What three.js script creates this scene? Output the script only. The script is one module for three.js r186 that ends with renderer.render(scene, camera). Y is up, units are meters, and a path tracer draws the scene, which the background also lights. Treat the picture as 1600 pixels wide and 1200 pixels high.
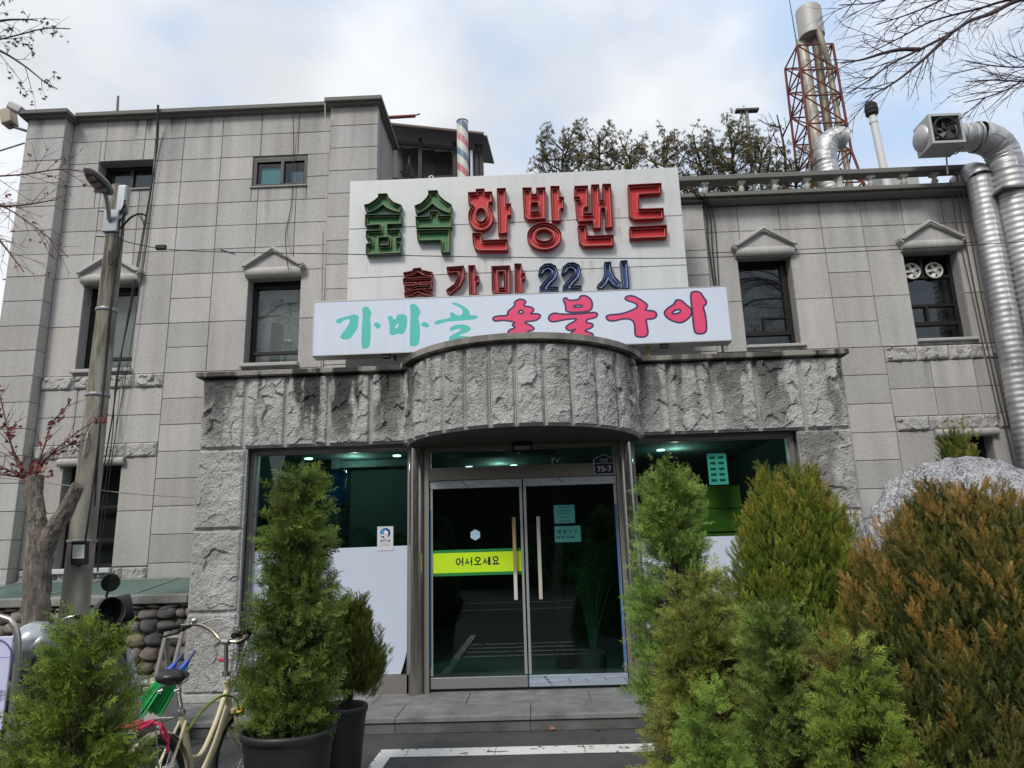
import * as THREE from 'three';
import { mergeGeometries } from 'three/addons/utils/BufferGeometryUtils.js';
import { RoundedBoxGeometry } from 'three/addons/geometries/RoundedBoxGeometry.js';

// ---------------------------------------------------------------- camera, sky, sun, exposure
const scene = new THREE.Scene();
const camera = new THREE.PerspectiveCamera(56.82, 4 / 3, 0.05, 3000);
camera.position.set(0, 1.6, 0);
camera.rotation.set(0.23202, 0.02557, -0.02995, 'YXZ');

function skyTexture() {
  const W = 1536, H = 768, data = new Float32Array(W * H * 4);
  for (let j = 0; j < H; j++) {
    const el = ((j + 0.5) / H - 0.5) * Math.PI, ce = Math.cos(el), sy = Math.sin(el);
    for (let i = 0; i < W; i++) {
      const az = ((i + 0.5) / W - 0.5) * 2 * Math.PI;            // u = 0.5 looks along +x
      const dx = Math.cos(az) * ce, dz = Math.sin(az) * ce;
      const k = 1 / (Math.max(sy, 0) + 0.28), px = dx * k, pz = dz * k;
      let n = fbm(px * 1.5 + 4.1, pz * 1.5 + 9.7, 6, 11), n2 = fbm(px * 4.2 - 3, pz * 4.2 + 5, 5, 23);
      const side = smooth(-0.3, 0.34, dx - 0.2 * (dz + 0.8) + (n - 0.5) * 0.8);       // cloudier to the left, more open to the right
      let cover = smooth(0.36, 0.6, n * 0.75 + n2 * 0.25 + (1 - side) * 0.14 - side * 0.0);
      cover = Math.min(1, cover + smooth(0.2, 0.0, sy) * 0.35);
      const up = Math.max(sy, 0), deep = Math.pow(up, 0.55);
      const blue = [0.50 - 0.18 * deep, 0.64 - 0.15 * deep, 0.83 - 0.07 * deep];
      const sh = 0.62 + 0.20 * smooth(0.3, 0.7, n2 * 0.6 + fbm(px * 2.1 + 7, pz * 2.1, 4, 5) * 0.4);
      const cl = [sh * 0.965, sh, sh * 1.05];
      const o = (j * W + i) * 4, below = smooth(0.0, -0.05, sy);
      for (let c = 0; c < 3; c++) {
        const s = blue[c] * (1 - cover) + cl[c] * cover;
        data[o + c] = s * (1 - below) + [0.2, 0.19, 0.18][c] * below;
      }
      data[o + 3] = 1;
    }
  }
  const t = new THREE.DataTexture(data, W, H, THREE.RGBAFormat, THREE.FloatType);
  t.mapping = THREE.EquirectangularReflectionMapping; t.magFilter = THREE.LinearFilter; t.minFilter = THREE.LinearFilter;
  t.wrapS = THREE.RepeatWrapping; t.needsUpdate = true;
  return t;
}
scene.background = skyTexture();
scene.environment = scene.background;

const sun = new THREE.DirectionalLight(new THREE.Color(1, 0.955, 0.885), 1.9);
sun.position.set(-9, 24, 13); sun.target.position.set(0, 2, -8);
sun.castShadow = true; sun.shadow.radius = 30; sun.shadow.mapSize.set(2048, 2048);
Object.assign(sun.shadow.camera, { left: -16, right: 16, top: 16, bottom: -16, near: 1, far: 70 });
scene.add(sun, sun.target);

const renderer = new THREE.WebGLRenderer({ antialias: true });
renderer.toneMapping = THREE.LinearToneMapping;
renderer.toneMappingExposure = 1.24;
renderer.shadowMap.enabled = true;

// ---------------------------------------------------------------- helpers
function smooth(a, b, x) { const t = Math.min(1, Math.max(0, (x - a) / (b - a))); return t * t * (3 - 2 * t); }
function hash2(x, y, s = 0) {
  let h = Math.imul(x | 0, 374761393) ^ Math.imul(y | 0, 668265263) ^ Math.imul(s | 0, 1274126177);
  h = Math.imul(h ^ (h >>> 13), 1274126177); h ^= h >>> 16;
  return (h >>> 0) / 4294967296;
}
function vn(x, y, s = 0) {
  const xi = Math.floor(x), yi = Math.floor(y), fx = x - xi, fy = y - yi, u = fx * fx * (3 - 2 * fx), v = fy * fy * (3 - 2 * fy);
  const a = hash2(xi, yi, s), b = hash2(xi + 1, yi, s), c = hash2(xi, yi + 1, s), d = hash2(xi + 1, yi + 1, s);
  return a + (b - a) * u + (c - a) * v + (a - b - c + d) * u * v;
}
function fbm(x, y, o = 4, s = 0) {
  let r = 0, a = 0.5, t = 0;
  for (let i = 0; i < o; i++) { r += a * vn(x, y, s + i * 17); t += a; a *= 0.5; x = x * 2.03 + 1.7; y = y * 2.03 - 2.3; }
  return r / t;
}
function rng(seed) { let a = seed >>> 0; return () => { a = (a + 0x6D2B79F5) | 0; let t = Math.imul(a ^ (a >>> 15), 1 | a); t = (t + Math.imul(t ^ (t >>> 7), 61 | t)) ^ t; return ((t ^ (t >>> 14)) >>> 0) / 4294967296; }; }
const V = (x, y, z) => new THREE.Vector3(x, y, z);
const lin = (r, g, b) => new THREE.Color().setRGB(r, g, b);
function mat(r, g, b, rough = 0.8, metal = 0, more = {}) { return new THREE.MeshStandardMaterial({ color: lin(r, g, b), roughness: rough, metalness: metal, side: THREE.DoubleSide, ...more }); }
const taken = new Map();
function numbered(n) { const k = taken.get(n) || 0; taken.set(n, k + 1); return k ? `${n}_${String(k).padStart(3, '0')}` : n; }
function tag(o, label, category, group) { o.userData.label = label; o.userData.category = category; if (group) o.userData.group = group; return o; }
function thing(name, label, category, group) { const o = new THREE.Group(); o.name = numbered(name); scene.add(o); return tag(o, label, category, group); }
function shadows(m) { m.castShadow = m.receiveShadow = true; return m; }
function part(parent, name, geo, m, label) {
  const o = shadows(new THREE.Mesh(Array.isArray(geo) ? merge(geo) : geo, m)); o.name = name;
  if (label) o.userData.label = label;
  parent.add(o); return o;
}
function struct(name, geo, m) { const o = shadows(new THREE.Mesh(Array.isArray(geo) ? merge(geo) : geo, m)); o.name = name; o.userData.kind = 'structure'; scene.add(o); return o; }
function settle(g, x, y, z) { g.position.set(x, y, z); for (const c of g.children) c.position.sub(g.position); return g; }   // geometry was built in place: move the origin to the base
function merge(list) {
  const L = list.map((g) => {
    g = g.index ? g.toNonIndexed() : g;
    for (const k of Object.keys(g.attributes)) if (!['position', 'normal', 'uv'].includes(k)) g.deleteAttribute(k);
    if (!g.attributes.uv) g.setAttribute('uv', new THREE.BufferAttribute(new Float32Array(g.attributes.position.count * 2), 2));
    if (!g.attributes.normal) g.computeVertexNormals();
    return g;
  });
  return L.length === 1 ? L[0] : mergeGeometries(L);
}
function box(x0, x1, y0, y1, z0, z1) { const g = new THREE.BoxGeometry(x1 - x0, y1 - y0, z1 - z0); g.translate((x0 + x1) / 2, (y0 + y1) / 2, (z0 + z1) / 2); return g; }
function rbox(x0, x1, y0, y1, z0, z1, r = 0.01, s = 2) { const g = new RoundedBoxGeometry(x1 - x0, y1 - y0, z1 - z0, s, r); g.translate((x0 + x1) / 2, (y0 + y1) / 2, (z0 + z1) / 2); return g; }
function rod(a, b, r0, r1 = r0, seg = 8) {
  const d = b.clone().sub(a), g = new THREE.CylinderGeometry(r1, r0, d.length(), seg, 1);
  g.applyQuaternion(new THREE.Quaternion().setFromUnitVectors(V(0, 1, 0), d.clone().normalize()));
  const c = a.clone().add(b).multiplyScalar(0.5); g.translate(c.x, c.y, c.z); return g;
}
function tube(pts, r, seg = 8, steps) { const c = new THREE.CatmullRomCurve3(pts, false, 'centripetal'); return new THREE.TubeGeometry(c, steps || pts.length * 6, r, seg, false); }
function lathe(prof, x, y, z, seg = 24) { const g = new THREE.LatheGeometry(prof.map(([r, h]) => new THREE.Vector2(r, h)), seg); g.translate(x, y, z); return g; }
function planarUV(g, fn) { const p = g.attributes.position, u = new Float32Array(p.count * 2); for (let i = 0; i < p.count; i++) { const [a, b] = fn(p.getX(i), p.getY(i), p.getZ(i)); u[2 * i] = a; u[2 * i + 1] = b; } g.setAttribute('uv', new THREE.BufferAttribute(u, 2)); return g; }
function dataTex(W, H, fn, srgb = true, repeat = true) {
  const d = new Uint8Array(W * H * 4);
  for (let j = 0; j < H; j++) for (let i = 0; i < W; i++) {
    const c = fn(i, j, i / W, j / H), o = (j * W + i) * 4;
    for (let k = 0; k < 3; k++) { const v = Array.isArray(c) ? c[k] : c; const s = srgb ? (v <= 0.0031308 ? v * 12.92 : 1.055 * Math.pow(v, 1 / 2.4) - 0.055) : v; d[o + k] = Math.max(0, Math.min(255, Math.round(s * 255))); }
    d[o + 3] = 255;
  }
  const t = new THREE.DataTexture(d, W, H, THREE.RGBAFormat); t.magFilter = THREE.LinearFilter; t.minFilter = THREE.LinearFilter;
  if (repeat) t.wrapS = t.wrapT = THREE.RepeatWrapping;
  if (srgb) t.colorSpace = THREE.SRGBColorSpace;
  t.needsUpdate = true; return t;
}
function canvasTex(w, h, draw) { const c = document.createElement('canvas'); c.width = w; c.height = h; const g = c.getContext('2d'); draw(g, w, h); const t = new THREE.CanvasTexture(c); t.colorSpace = THREE.SRGBColorSpace; return t; }

// small Hangul writer: strokes of each letter in a unit box, syllables composed from them
const JAMO = {
  g: [[0, .08, 1, .08, .95, 1]], n: [[.08, 0, .08, .92, 1, .92]], d: [[1, .06, .08, .06, .08, .92, 1, .92]], r: [[0, .05, .95, .05, .95, .48, .06, .48, .06, .95, 1, .95]],
  m: [[.06, .06, .94, .06, .94, .94, .06, .94, .06, .06]], b: [[.06, 0, .06, .95, .94, .95, .94, 0], [.06, .48, .94, .48]], s: [[.5, 0, .45, .45, 0, 1], [.48, .4, 1, 1]],
  o: ['o'], j: [[0, .08, 1, .08], [.5, .1, .45, .5, 0, 1], [.48, .5, 1, 1]],
  a: [[.3, -.05, .3, 1.05], [.3, .5, 1, .5]], eo: [[.8, -.05, .8, 1.05], [.1, .5, .8, .5]], i: [[.5, -.05, .5, 1.05]], yeo: [[.8, -.05, .8, 1.05], [.1, .35, .8, .35], [.1, .65, .8, .65]],
  e: [[.45, 0, .45, 1], [-.1, .5, .45, .5], [.95, -.05, .95, 1.05]],
  O: [[0, .85, 1, .85], [.5, .1, .5, .85]], yo: [[0, .85, 1, .85], [.32, .1, .32, .85], [.68, .1, .68, .85]], eu: [[0, .5, 1, .5]],
};
function jamo(g, k, x, y, w, h) {
  for (const s of JAMO[k]) {
    g.beginPath();
    if (s === 'o') g.ellipse(x + w / 2, y + h / 2, w / 2, h / 2, 0, 0, 7);
    else for (let i = 0; i < s.length; i += 2) g[i ? 'lineTo' : 'moveTo'](x + s[i] * w, y + s[i + 1] * h);
    g.stroke();
  }
}
function hangul(g, text, x, y, s, gap = 1.08) {                    // text like 'o+eo s+eo m+i+n'
  for (const syl of text.split(' ')) {
    const [a, v, f] = syl.split('+'), H = f ? s * 0.56 : s;
    if ('O yo eu'.split(' ').includes(v)) { jamo(g, a, x + s * .2, y, s * .6, H * .5); jamo(g, v, x + s * .02, y + H * .55, s * .96, H * .42); }
    else { jamo(g, a, x + s * .04, y + H * .12, s * .48, H * .72); jamo(g, v, x + s * .6, y, s * .34, H); }
    if (f) jamo(g, f, x + s * .14, y + s * .66, s * .72, s * .32);
    x += s * gap;
  }
}
function pathOf(pts, k = 1, ox = 0, oy = 0) { return pts.map(([x, y]) => new THREE.Vector2(x * k + ox, y * k + oy)); }

// ---------------------------------------------------------------- ground
const asphaltTex = dataTex(512, 512, (i, j) => { const g = hash2(i, j, 3), b = vn(i / 32, j / 32, 4); const f = fbm(i / 90, j / 90, 4, 9); const v = 0.022 + g * 0.03 + f * 0.03 + b * 0.008 + (g > 0.97 ? 0.07 : 0); return [v, v * 0.99, v * 1.04]; });
const asphaltBump = dataTex(512, 512, (i, j) => hash2(i, j, 3) * 0.7 + vn(i / 3, j / 3, 7) * 0.3, false);
{
  const g = new THREE.PlaneGeometry(3000, 3000); g.rotateX(-Math.PI / 2);
  planarUV(g, (x, y, z) => [x / 1.6, z / 1.6]);
  struct('ground', g, new THREE.MeshStandardMaterial({ map: asphaltTex, bumpMap: asphaltBump, bumpScale: 0.004, roughness: 0.92 }));
}
const lineTex = dataTex(512, 256, (i, j) => { const w = fbm(i / 14, j / 14, 4, 31), h = hash2(i, j, 5), c = smooth(0.24, 0.31, w) ; const crack = Math.abs((i % 171) - 80 + 6 * (vn(j / 20, i / 171, 2) - .5)) < 0.9 ? 0.35 : 1; const v = (0.14 + 0.56 * c - h * 0.09) * crack; return [v, v, v * 0.98]; });
{
  const L = [box(-1.24, 1.12, 0.004, 0.008, -6.5, -6.27), box(-1.36, -1.24, 0.004, 0.008, -6.5, -1.6)];
  L.push(box(3.4, 3.52, 0.004, 0.008, -3, 2.4), box(-3.9, -3.78, 0.004, 0.008, -4.2, -1.6));
  for (const z of [-4.7, -4.2, -3.7, -3.2]) L.push(box(-1.2, 1.0, 0.004, 0.008, z, z + 0.12));
  for (const z of [4.6, 7.4]) L.push(box(-9, 9, 0.004, 0.008, z, z + 0.15));
  const g = merge(L); planarUV(g, (x, y, z) => [x / 2.2, z / 1.1]);
  struct('parking_line', g, new THREE.MeshStandardMaterial({ map: lineTex, roughness: 0.85 }));
}

// ---------------------------------------------------------------- stone materials
const FW = 2048, FH = 1152;                                           // facade: 16 m x 9 m
const facadeTex = dataTex(FW, FH, (i, j) => {
  const x = i / 128 - 8, y = j / 128;
  const grain = hash2(i, j, 1) - 0.5, g2 = hash2(i >> 1, j >> 1, 2) - 0.5;
  const blotch = fbm(x * 0.9, y * 0.9, 4, 6) - 0.5, streak = fbm(x * 7, y * 0.45, 4, 8) - 0.5;
  const top = x < -2.2 ? 8.6 : 6.62;
  const near = smooth(2.2, 0, top - y);
  let v = 0.412 + grain * 0.10 + g2 * 0.06 + blotch * 0.10 + streak * (0.12 + near * 0.14) - near * 0.035;
  const drip = smooth(0.45, 0.0, top - y) * smooth(0.58, 0.75, fbm(x * 5 + 3, y * 0.3, 4, 15)) * (x < -5.6 && x > -7.1 ? 1.5 : 0.6);
  v *= 1 - 0.6 * Math.min(1, drip);
  for (const [x0, x1, sy] of [[-6.8, -5.85, 4.35], [-4.3, -3.35, 4.35], [3.1, 4.0, 4.35], [5.55, 6.45, 4.35], [-4.25, -3.38, 7.27], [-6.75, -5.85, 7.32]]) if (x > x0 && x < x1 && y < sy && y > sy - 1.1) v *= 1 - 0.22 * smooth(0.4, 0.7, fbm(x * 12, y * 0.4, 3, 19)) * smooth(sy - 1.1, sy, y);
  const low = smooth(2.4, 0.6, y) * (0.4 + fbm(x * 2, y * 2, 3, 44));
  v *= 1 - 0.16 * low;
  return [v * 1.015, v * 0.985, v * 0.945];
}, true, false);
const stoneBump = dataTex(256, 256, (i, j) => hash2(i, j, 41) * 0.6 + hash2(i >> 1, j >> 1, 42) * 0.4, false);
const bumpRep = stoneBump.clone(); bumpRep.repeat.set(26, 15); bumpRep.needsUpdate = true;
const facadeMat = new THREE.MeshStandardMaterial({ map: facadeTex, bumpMap: bumpRep, bumpScale: 0.0012, roughness: 0.82, vertexColors: true, side: THREE.DoubleSide });
const facUV = (g) => planarUV(g, (x, y, z) => [(x + (z + 10) * 0.3 + 8) / 16, (y + (z + 10) * 0.3) / 9]);
function tint(g, c) { const n = g.attributes.position.count, a = new Float32Array(n * 3); for (let i = 0; i < n; i++) { a[3 * i] = c[0]; a[3 * i + 1] = c[1]; a[3 * i + 2] = c[2]; } g.setAttribute('color', new THREE.BufferAttribute(a, 3)); return g; }
const stoneBox = (x0, x1, y0, y1, z0, z1, t = 1) => tint(facUV(box(x0, x1, y0, y1, z0, z1).toNonIndexed()), [t, t, t]);
// a chamfered slab: front face, four bevels, four sides
function slab(x0, x1, y0, y1, zb, zf, ch = 0.004) {
  const P = [], q = (a, b, c, d) => P.push(...a, ...b, ...c, ...a, ...c, ...d);
  const o = [[x0, y0], [x1, y0], [x1, y1], [x0, y1]], n = [[x0 + ch, y0 + ch], [x1 - ch, y0 + ch], [x1 - ch, y1 - ch], [x0 + ch, y1 - ch]];
  q(...n.map(([x, y]) => [x, y, zf]));
  for (let k = 0; k < 4; k++) { const m = (k + 1) % 4; q([...o[k], zf - ch], [...o[m], zf - ch], [...n[m], zf], [...n[k], zf]); q([...o[k], zb], [...o[m], zb], [...o[m], zf - ch], [...o[k], zf - ch]); }
  const g = new THREE.BufferGeometry(); g.setAttribute('position', new THREE.BufferAttribute(new Float32Array(P), 3)); g.computeVertexNormals(); return g;
}
const PW = 1792, PH = 896;                                            // porch: 7.6 m x 3.8 m
const porchTex = dataTex(PW, PH, (i, j) => {
  const x = i / PW * 7.6 - 3.9, y = j / PH * 3.8;
  const grain = hash2(i, j, 51) - 0.5, g2 = hash2(i >> 1, j >> 1, 52) - 0.5, blotch = fbm(x * 3, y * 3, 4, 53) - 0.5;
  let v = 0.42 + grain * 0.18 + g2 * 0.12 + blotch * 0.14;
  const curved = x > -1.42 && x < 1.22;
  const amt = curved ? 0.4 : x < -1.42 ? 0.85 + 0.5 * smooth(-3.5, -2.5, x) * smooth(-1.5, -2, x) : 0.75 + 0.35 * smooth(2.4, 3.3, x);
  const cell = curved ? 0.29 : 0.49, off = ((x + 3.84) / cell) % 1, mid = smooth(0, 0.3, off) * smooth(1, 0.7, off);
  const run = fbm(x * 6 + 11, y * 0.7, 4, 57);
  let st = smooth(0.40, 0.66, run + (fbm(x * 14, y * 5, 4, 58) - 0.5) * 0.45 + (mid - 0.6) * 0.16) * amt * smooth(2.78, 3.1, y) * (0.45 + 0.55 * smooth(3.0, 3.55, y) + 0.4 * smooth(3.2, 2.95, y) * run);
  if (y < 2.84) st = 0.3 * smooth(0.46, 0.7, fbm(x * 4, y * 2.2, 5, 61)) * (x > 2 ? 1.9 : 0.6);
  v *= 1 - 0.86 * Math.min(1, st);
  const warm = Math.min(1, st) * 0.03;
  return [v * (1 + warm), v * 0.985, v * (0.955 - warm * 0.6)];
}, true, false);
const porchBump = stoneBump.clone(); porchBump.repeat.set(7, 3.5); porchBump.needsUpdate = true;
const porchMat = new THREE.MeshStandardMaterial({ map: porchTex, bumpMap: porchBump, bumpScale: 0.012, roughness: 0.9, side: THREE.DoubleSide });
const porchUV = (g) => planarUV(g, (x, y, z) => [(x + 3.9) / 7.6, (y + (z + 8) * 0.2) / 3.8]);

// rock-faced relief: chipped facets (cells with their own tilt) plus roughness
function rockHeight(u, v, seed, cell) {
  let best = 9, second = 9, h = 0; const su = u / cell + 0.6 * (vn(u * 9, v * 9, seed) - .5), sv = v / cell * 0.8 + 0.6 * (vn(u * 9, v * 9, seed + 1) - .5), iu = Math.floor(su), iv = Math.floor(sv);
  for (let a = -1; a <= 1; a++) for (let b = -1; b <= 1; b++) {
    const cx = iu + a + hash2(iu + a, iv + b, seed), cy = iv + b + hash2(iu + a, iv + b, seed + 1), d = (cx - su) ** 2 + (cy - sv) ** 2;
    if (d < best) { second = best; best = d; h = 0.45 + 0.55 * hash2(iu + a, iv + b, seed + 2) + (su - cx) * (hash2(iu + a, iv + b, seed + 3) - 0.5) * 1.5 + (sv - cy) * (hash2(iu + a, iv + b, seed + 4) - 0.5) * 1.5; } else if (d < second) second = d;
  }
  return h * 0.7 + fbm(u * 16, v * 16, 4, seed + 7) * 0.45 + (fbm(u * 80, v * 80, 2, seed + 9) - .5) * 0.26;
}
// a block on the face (x0..x1, y0..y1); at(u, v, h) gives the point for height h above the bed face
function rockFace(w, h, depth, seed, step, at, margin = 0.014, cell = 0.13) {
  const nx = Math.max(4, Math.round(w / step)), ny = Math.max(4, Math.round(h / step)), P = [], I = [];
  for (let j = 0; j <= ny; j++) for (let i = 0; i <= nx; i++) {
    const u = i / nx * w, v = j / ny * h, e = Math.min(u, w - u), ev = Math.min(v, h - v);
    const k = smooth(margin * 0.7, margin + 0.022, e) * smooth(margin * 0.35, margin + 0.016, ev);
    P.push(...at(u, v, k * depth * Math.max(0.08, rockHeight(u + seed * 3.1, v, seed, cell))));
  }
  const id = (i, j) => j * (nx + 1) + i;
  for (let j = 0; j < ny; j++) for (let i = 0; i < nx; i++) I.push(id(i, j), id(i + 1, j), id(i + 1, j + 1), id(i, j), id(i + 1, j + 1), id(i, j + 1));
  const rim = []; for (let i = 0; i <= nx; i++) rim.push([i, 0]); for (let j = 1; j <= ny; j++) rim.push([nx, j]); for (let i = nx - 1; i >= 0; i--) rim.push([i, ny]); for (let j = ny - 1; j > 0; j--) rim.push([0, j]);
  const base = P.length / 3; for (const [i, j] of rim) P.push(...at(i / nx * w, j / ny * h, -0.03));
  rim.forEach(([i, j], k) => { const m = (k + 1) % rim.length, [i2, j2] = rim[m]; I.push(base + k, base + m, id(i2, j2), base + k, id(i2, j2), id(i, j)); });
  const g = new THREE.BufferGeometry(); g.setAttribute('position', new THREE.BufferAttribute(new Float32Array(P), 3)); g.setIndex(I); const f = g.toNonIndexed(); f.computeVertexNormals(); return f;
}

// ---------------------------------------------------------------- the building
const B = thing('stone_building', 'grey granite-clad two-storey building with a rock-faced entrance porch', 'building');
const rB = rng(77);
const OPEN = {
  smallL: [-6.74, -5.86, 7.35, 7.85], smallR: [-4.25, -3.38, 7.29, 7.79], midL: [-6.74, -5.9, 4.41, 5.77], midR: [-4.21, -3.41, 4.41, 5.77], lowL: [-6.74, -5.9, 1.55, 3.0],
  rightA: [3.17, 3.95, 4.41, 5.79], rightB: [5.61, 6.4, 4.41, 5.77], lowR: [5.67, 6.41, 1.6, 3.0],
};
function wallCore(x0, x1, y0, y1, holes, zf, d) {
  const s = new THREE.Shape([[x0, y0], [x1, y0], [x1, y1], [x0, y1]].map(([a, b]) => new THREE.Vector2(a, b)));
  for (const [a, b, c, e] of holes) s.holes.push(new THREE.Path([[a, c], [a, e], [b, e], [b, c]].map(([p, q]) => new THREE.Vector2(p, q))));
  const g = new THREE.ExtrudeGeometry(s, { depth: d, bevelEnabled: false }); g.translate(0, 0, zf - d);
  return tint(facUV(g), [0.8, 0.8, 0.8]);
}
part(B, 'wall', wallCore(-7.8, -2.26, 0, 8.59, [OPEN.smallL, OPEN.smallR, OPEN.midL, OPEN.midR, OPEN.lowL, [-3.3, -2.3, 0.1, 2.86]], -10.028, 0.3), facadeMat);
part(B, 'wall', wallCore(-2.258, 7.6, 0, 6.63, [OPEN.rightA, OPEN.rightB, OPEN.lowR, [-2.25, 3.1, 0.1, 2.86]], -10.028, 0.3), facadeMat);
part(B, 'wall', stoneBox(-2.5, -2.26, 6.4, 8.58, -11.2, -10.33, 0.85), facadeMat);
part(B, 'wall', stoneBox(-7.8, -7.5, 0, 8.59, -14, -10.33, 0.85), facadeMat);
part(B, 'roof', [box(-7.5, -2.5, 8.2, 8.3, -14, -10.33), box(-2.25, 7.6, 6.4, 6.55, -17, -10.33), box(-7.79, 7.59, 0.1, 6.3, -17.2, -17)], mat(0.12, 0.12, 0.12, 0.95));

let panelCount = 0;
function panel(x0, x1, y0, y1, zf = -10, d = 0.026) {
  for (const o of Object.values(OPEN)) if (zf === -10 && x0 < o[1] - 0.01 && x1 > o[0] + 0.01 && y0 < o[3] - 0.01 && y1 > o[2] + 0.01) {   // clip round the opening
    if (o[0] - x0 > 0.06) panel(x0, o[0], y0, y1, zf, d);
    if (x1 - o[1] > 0.06) panel(o[1], x1, y0, y1, zf, d);
    const a = Math.max(x0, o[0]), b = Math.min(x1, o[1]);
    if (o[2] - y0 > 0.05) panel(a, b, y0, o[2], zf, d);
    if (y1 - o[3] > 0.05) panel(a, b, o[3], y1, zf, d);
    return;
  }
  const t = 0.87 + rB() * 0.22, w = (rB() - 0.5) * 0.03, j = 0.0042, wob = (rB() - 0.5) * 0.004;
  part(B, 'stone_panel', tint(facUV(slab(x0 + j, x1 - j, y0 + j, y1 - j, zf - d, zf + wob)), [t + w, t, t - w]), facadeMat); panelCount++;
}
function column(x0, x1, rows, zf, d) { for (let k = 0; k + 1 < rows.length; k++) panel(x0, x1, rows[k + 1], rows[k], zf, d); }
const steps = (a, b, s) => { const r = []; for (let y = a; y > b + 0.05; y -= s) r.push(y); r.push(b); return r; };
const topRows = [8.6, 8.21, 7.82, 7.43, 7.04, 6.65, 6.26, 5.87], midTall = [5.87, 5.09, 4.32], midShort = [5.87, 5.48, 5.09, 4.71, 4.32], lowShort = [4.32, 3.93, 3.54, 3.15, 2.76, 2.37, 1.98, 1.59, 1.2, 0.6];
// left wing
column(-7.84, -7.22, [8.55, 8.18, 7.79, 7.4, 7.0, 6.6, 6.2, 5.85, 5.46, 5.07, 4.69, 4.3, 3.91, 3.52, 3.13, 2.74, 2.35, 1.96, 1.57, 1.18, 0.5], -9.8, 0.226);
const lx = [-7.22, -6.66, -6.03, -5.39, -4.77, -4.14, -3.54, -3.0];
for (let i = 0; i + 1 < lx.length; i++) column(lx[i], lx[i + 1], topRows);
column(-7.22, -6.74, midTall); column(-5.9, -5.39, midTall); column(-5.39, -4.77, midShort); column(-4.77, -4.21, midTall); column(-3.41, -3.0, midTall);
panel(-6.74, -5.9, 5.77, 5.87); panel(-4.21, -3.41, 5.77, 5.87); panel(-4.21, -3.41, 4.32, 4.41); panel(-6.74, -5.9, 4.32, 4.41);
column(-5.39, -4.77, lowShort); column(-4.77, -4.14, [4.32, 3.93, 3.54, 3.15, 2.76, 1.98, 1.2]); column(-4.14, -3.54, [4.32, 3.93, 3.5]); column(-3.54, -3.0, [4.32, 3.93, 3.5]);
for (let i = 0; i < 3; i++) column(lx[i], lx[i + 1], [4.11, 3.7, 3.29]);
column(-7.22, -6.74, [3.08, 2.32, 1.56]); column(-5.9, -5.39, [3.08, 2.32, 1.56]); panel(-6.74, -5.9, 3.0, 3.08);
column(-3.0, -2.24, [8.56, 8.21, 7.82, 7.43, 7.04, 6.65, 6.26, 5.87, 5.48, 5.09, 4.7, 4.31, 3.9], -9.86, 0.166);
// right wing
column(1.9, 2.7, [6.62, 6.2, 5.87, 5.48, 5.09, 4.7, 4.31, 3.9], -9.88, 0.146);
const rx = [2.7, 3.24, 3.86, 4.47, 5.08, 5.69, 6.29, 6.9, 7.58];
for (let i = 0; i + 1 < rx.length; i++) column(rx[i], rx[i + 1], [6.62, 6.2, 5.87]);
column(2.7, 3.17, [5.87, 5.09, 4.32]); column(3.95, 4.48, midTall); column(4.48, 5.09, midShort); column(5.09, 5.61, midTall); column(6.4, 6.9, midTall); column(6.9, 7.58, midTall);
panel(3.17, 3.95, 5.79, 5.87); panel(5.61, 6.4, 5.77, 5.87); panel(3.17, 3.95, 4.32, 4.41); panel(5.61, 6.4, 4.32, 4.41);
column(3.5, 4.1, [4.32, 3.91, 3.49]); column(4.1, 4.48, [4.32, 3.91, 3.49, 3.08, 2.69, 2.3, 1.9, 1.4]); column(4.48, 5.11, [4.32, 3.91, 3.49, 3.08, 2.69, 2.3, 1.9, 1.4, 0.6]);
for (const [a, b] of [[5.11, 5.73], [5.73, 6.34], [6.34, 6.95], [6.95, 7.58]]) column(a, b, [4.09, 3.69, 3.29]);
column(5.11, 5.67, [3.08, 2.3, 1.5, 0.7]); column(6.41, 6.95, [3.08, 2.3, 1.5, 0.7]); column(6.95, 7.58, [3.08, 2.3, 1.5, 0.7]); panel(5.67, 6.41, 3.0, 3.08); column(5.67, 6.41, [1.6, 0.7]);
// rough bands
let seed = 100;
function roughBand(xs, y0, y1) {
  for (let i = 0; i + 1 < xs.length; i++) {
    const x0 = xs[i] + 0.004, w = xs[i + 1] - xs[i] - 0.008, h = y1 - y0 - 0.008, s = seed++;
    part(B, 'rough_block', tint(facUV(rockFace(w, h, 0.055, s, 0.016, (u, v, k) => [x0 + u, y0 + 0.004 + v, -10 + k], 0.006, 0.1)), [1, 1, 1]), facadeMat);
  }
}
roughBand([-7.22, -6.72, -6.25, -5.83, -5.39], 4.11, 4.32); roughBand([-7.22, -6.72, -6.28, -5.86, -5.4], 3.08, 3.29); roughBand([-7.22, -6.66, -6.1, -5.75, -5.39], 1.28, 1.55);
roughBand([5.11, 5.56, 6.02, 6.5, 6.98, 7.5], 4.09, 4.31); roughBand([5.12, 5.58, 6.06, 6.53, 6.98, 7.5], 3.08, 3.29);

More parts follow.
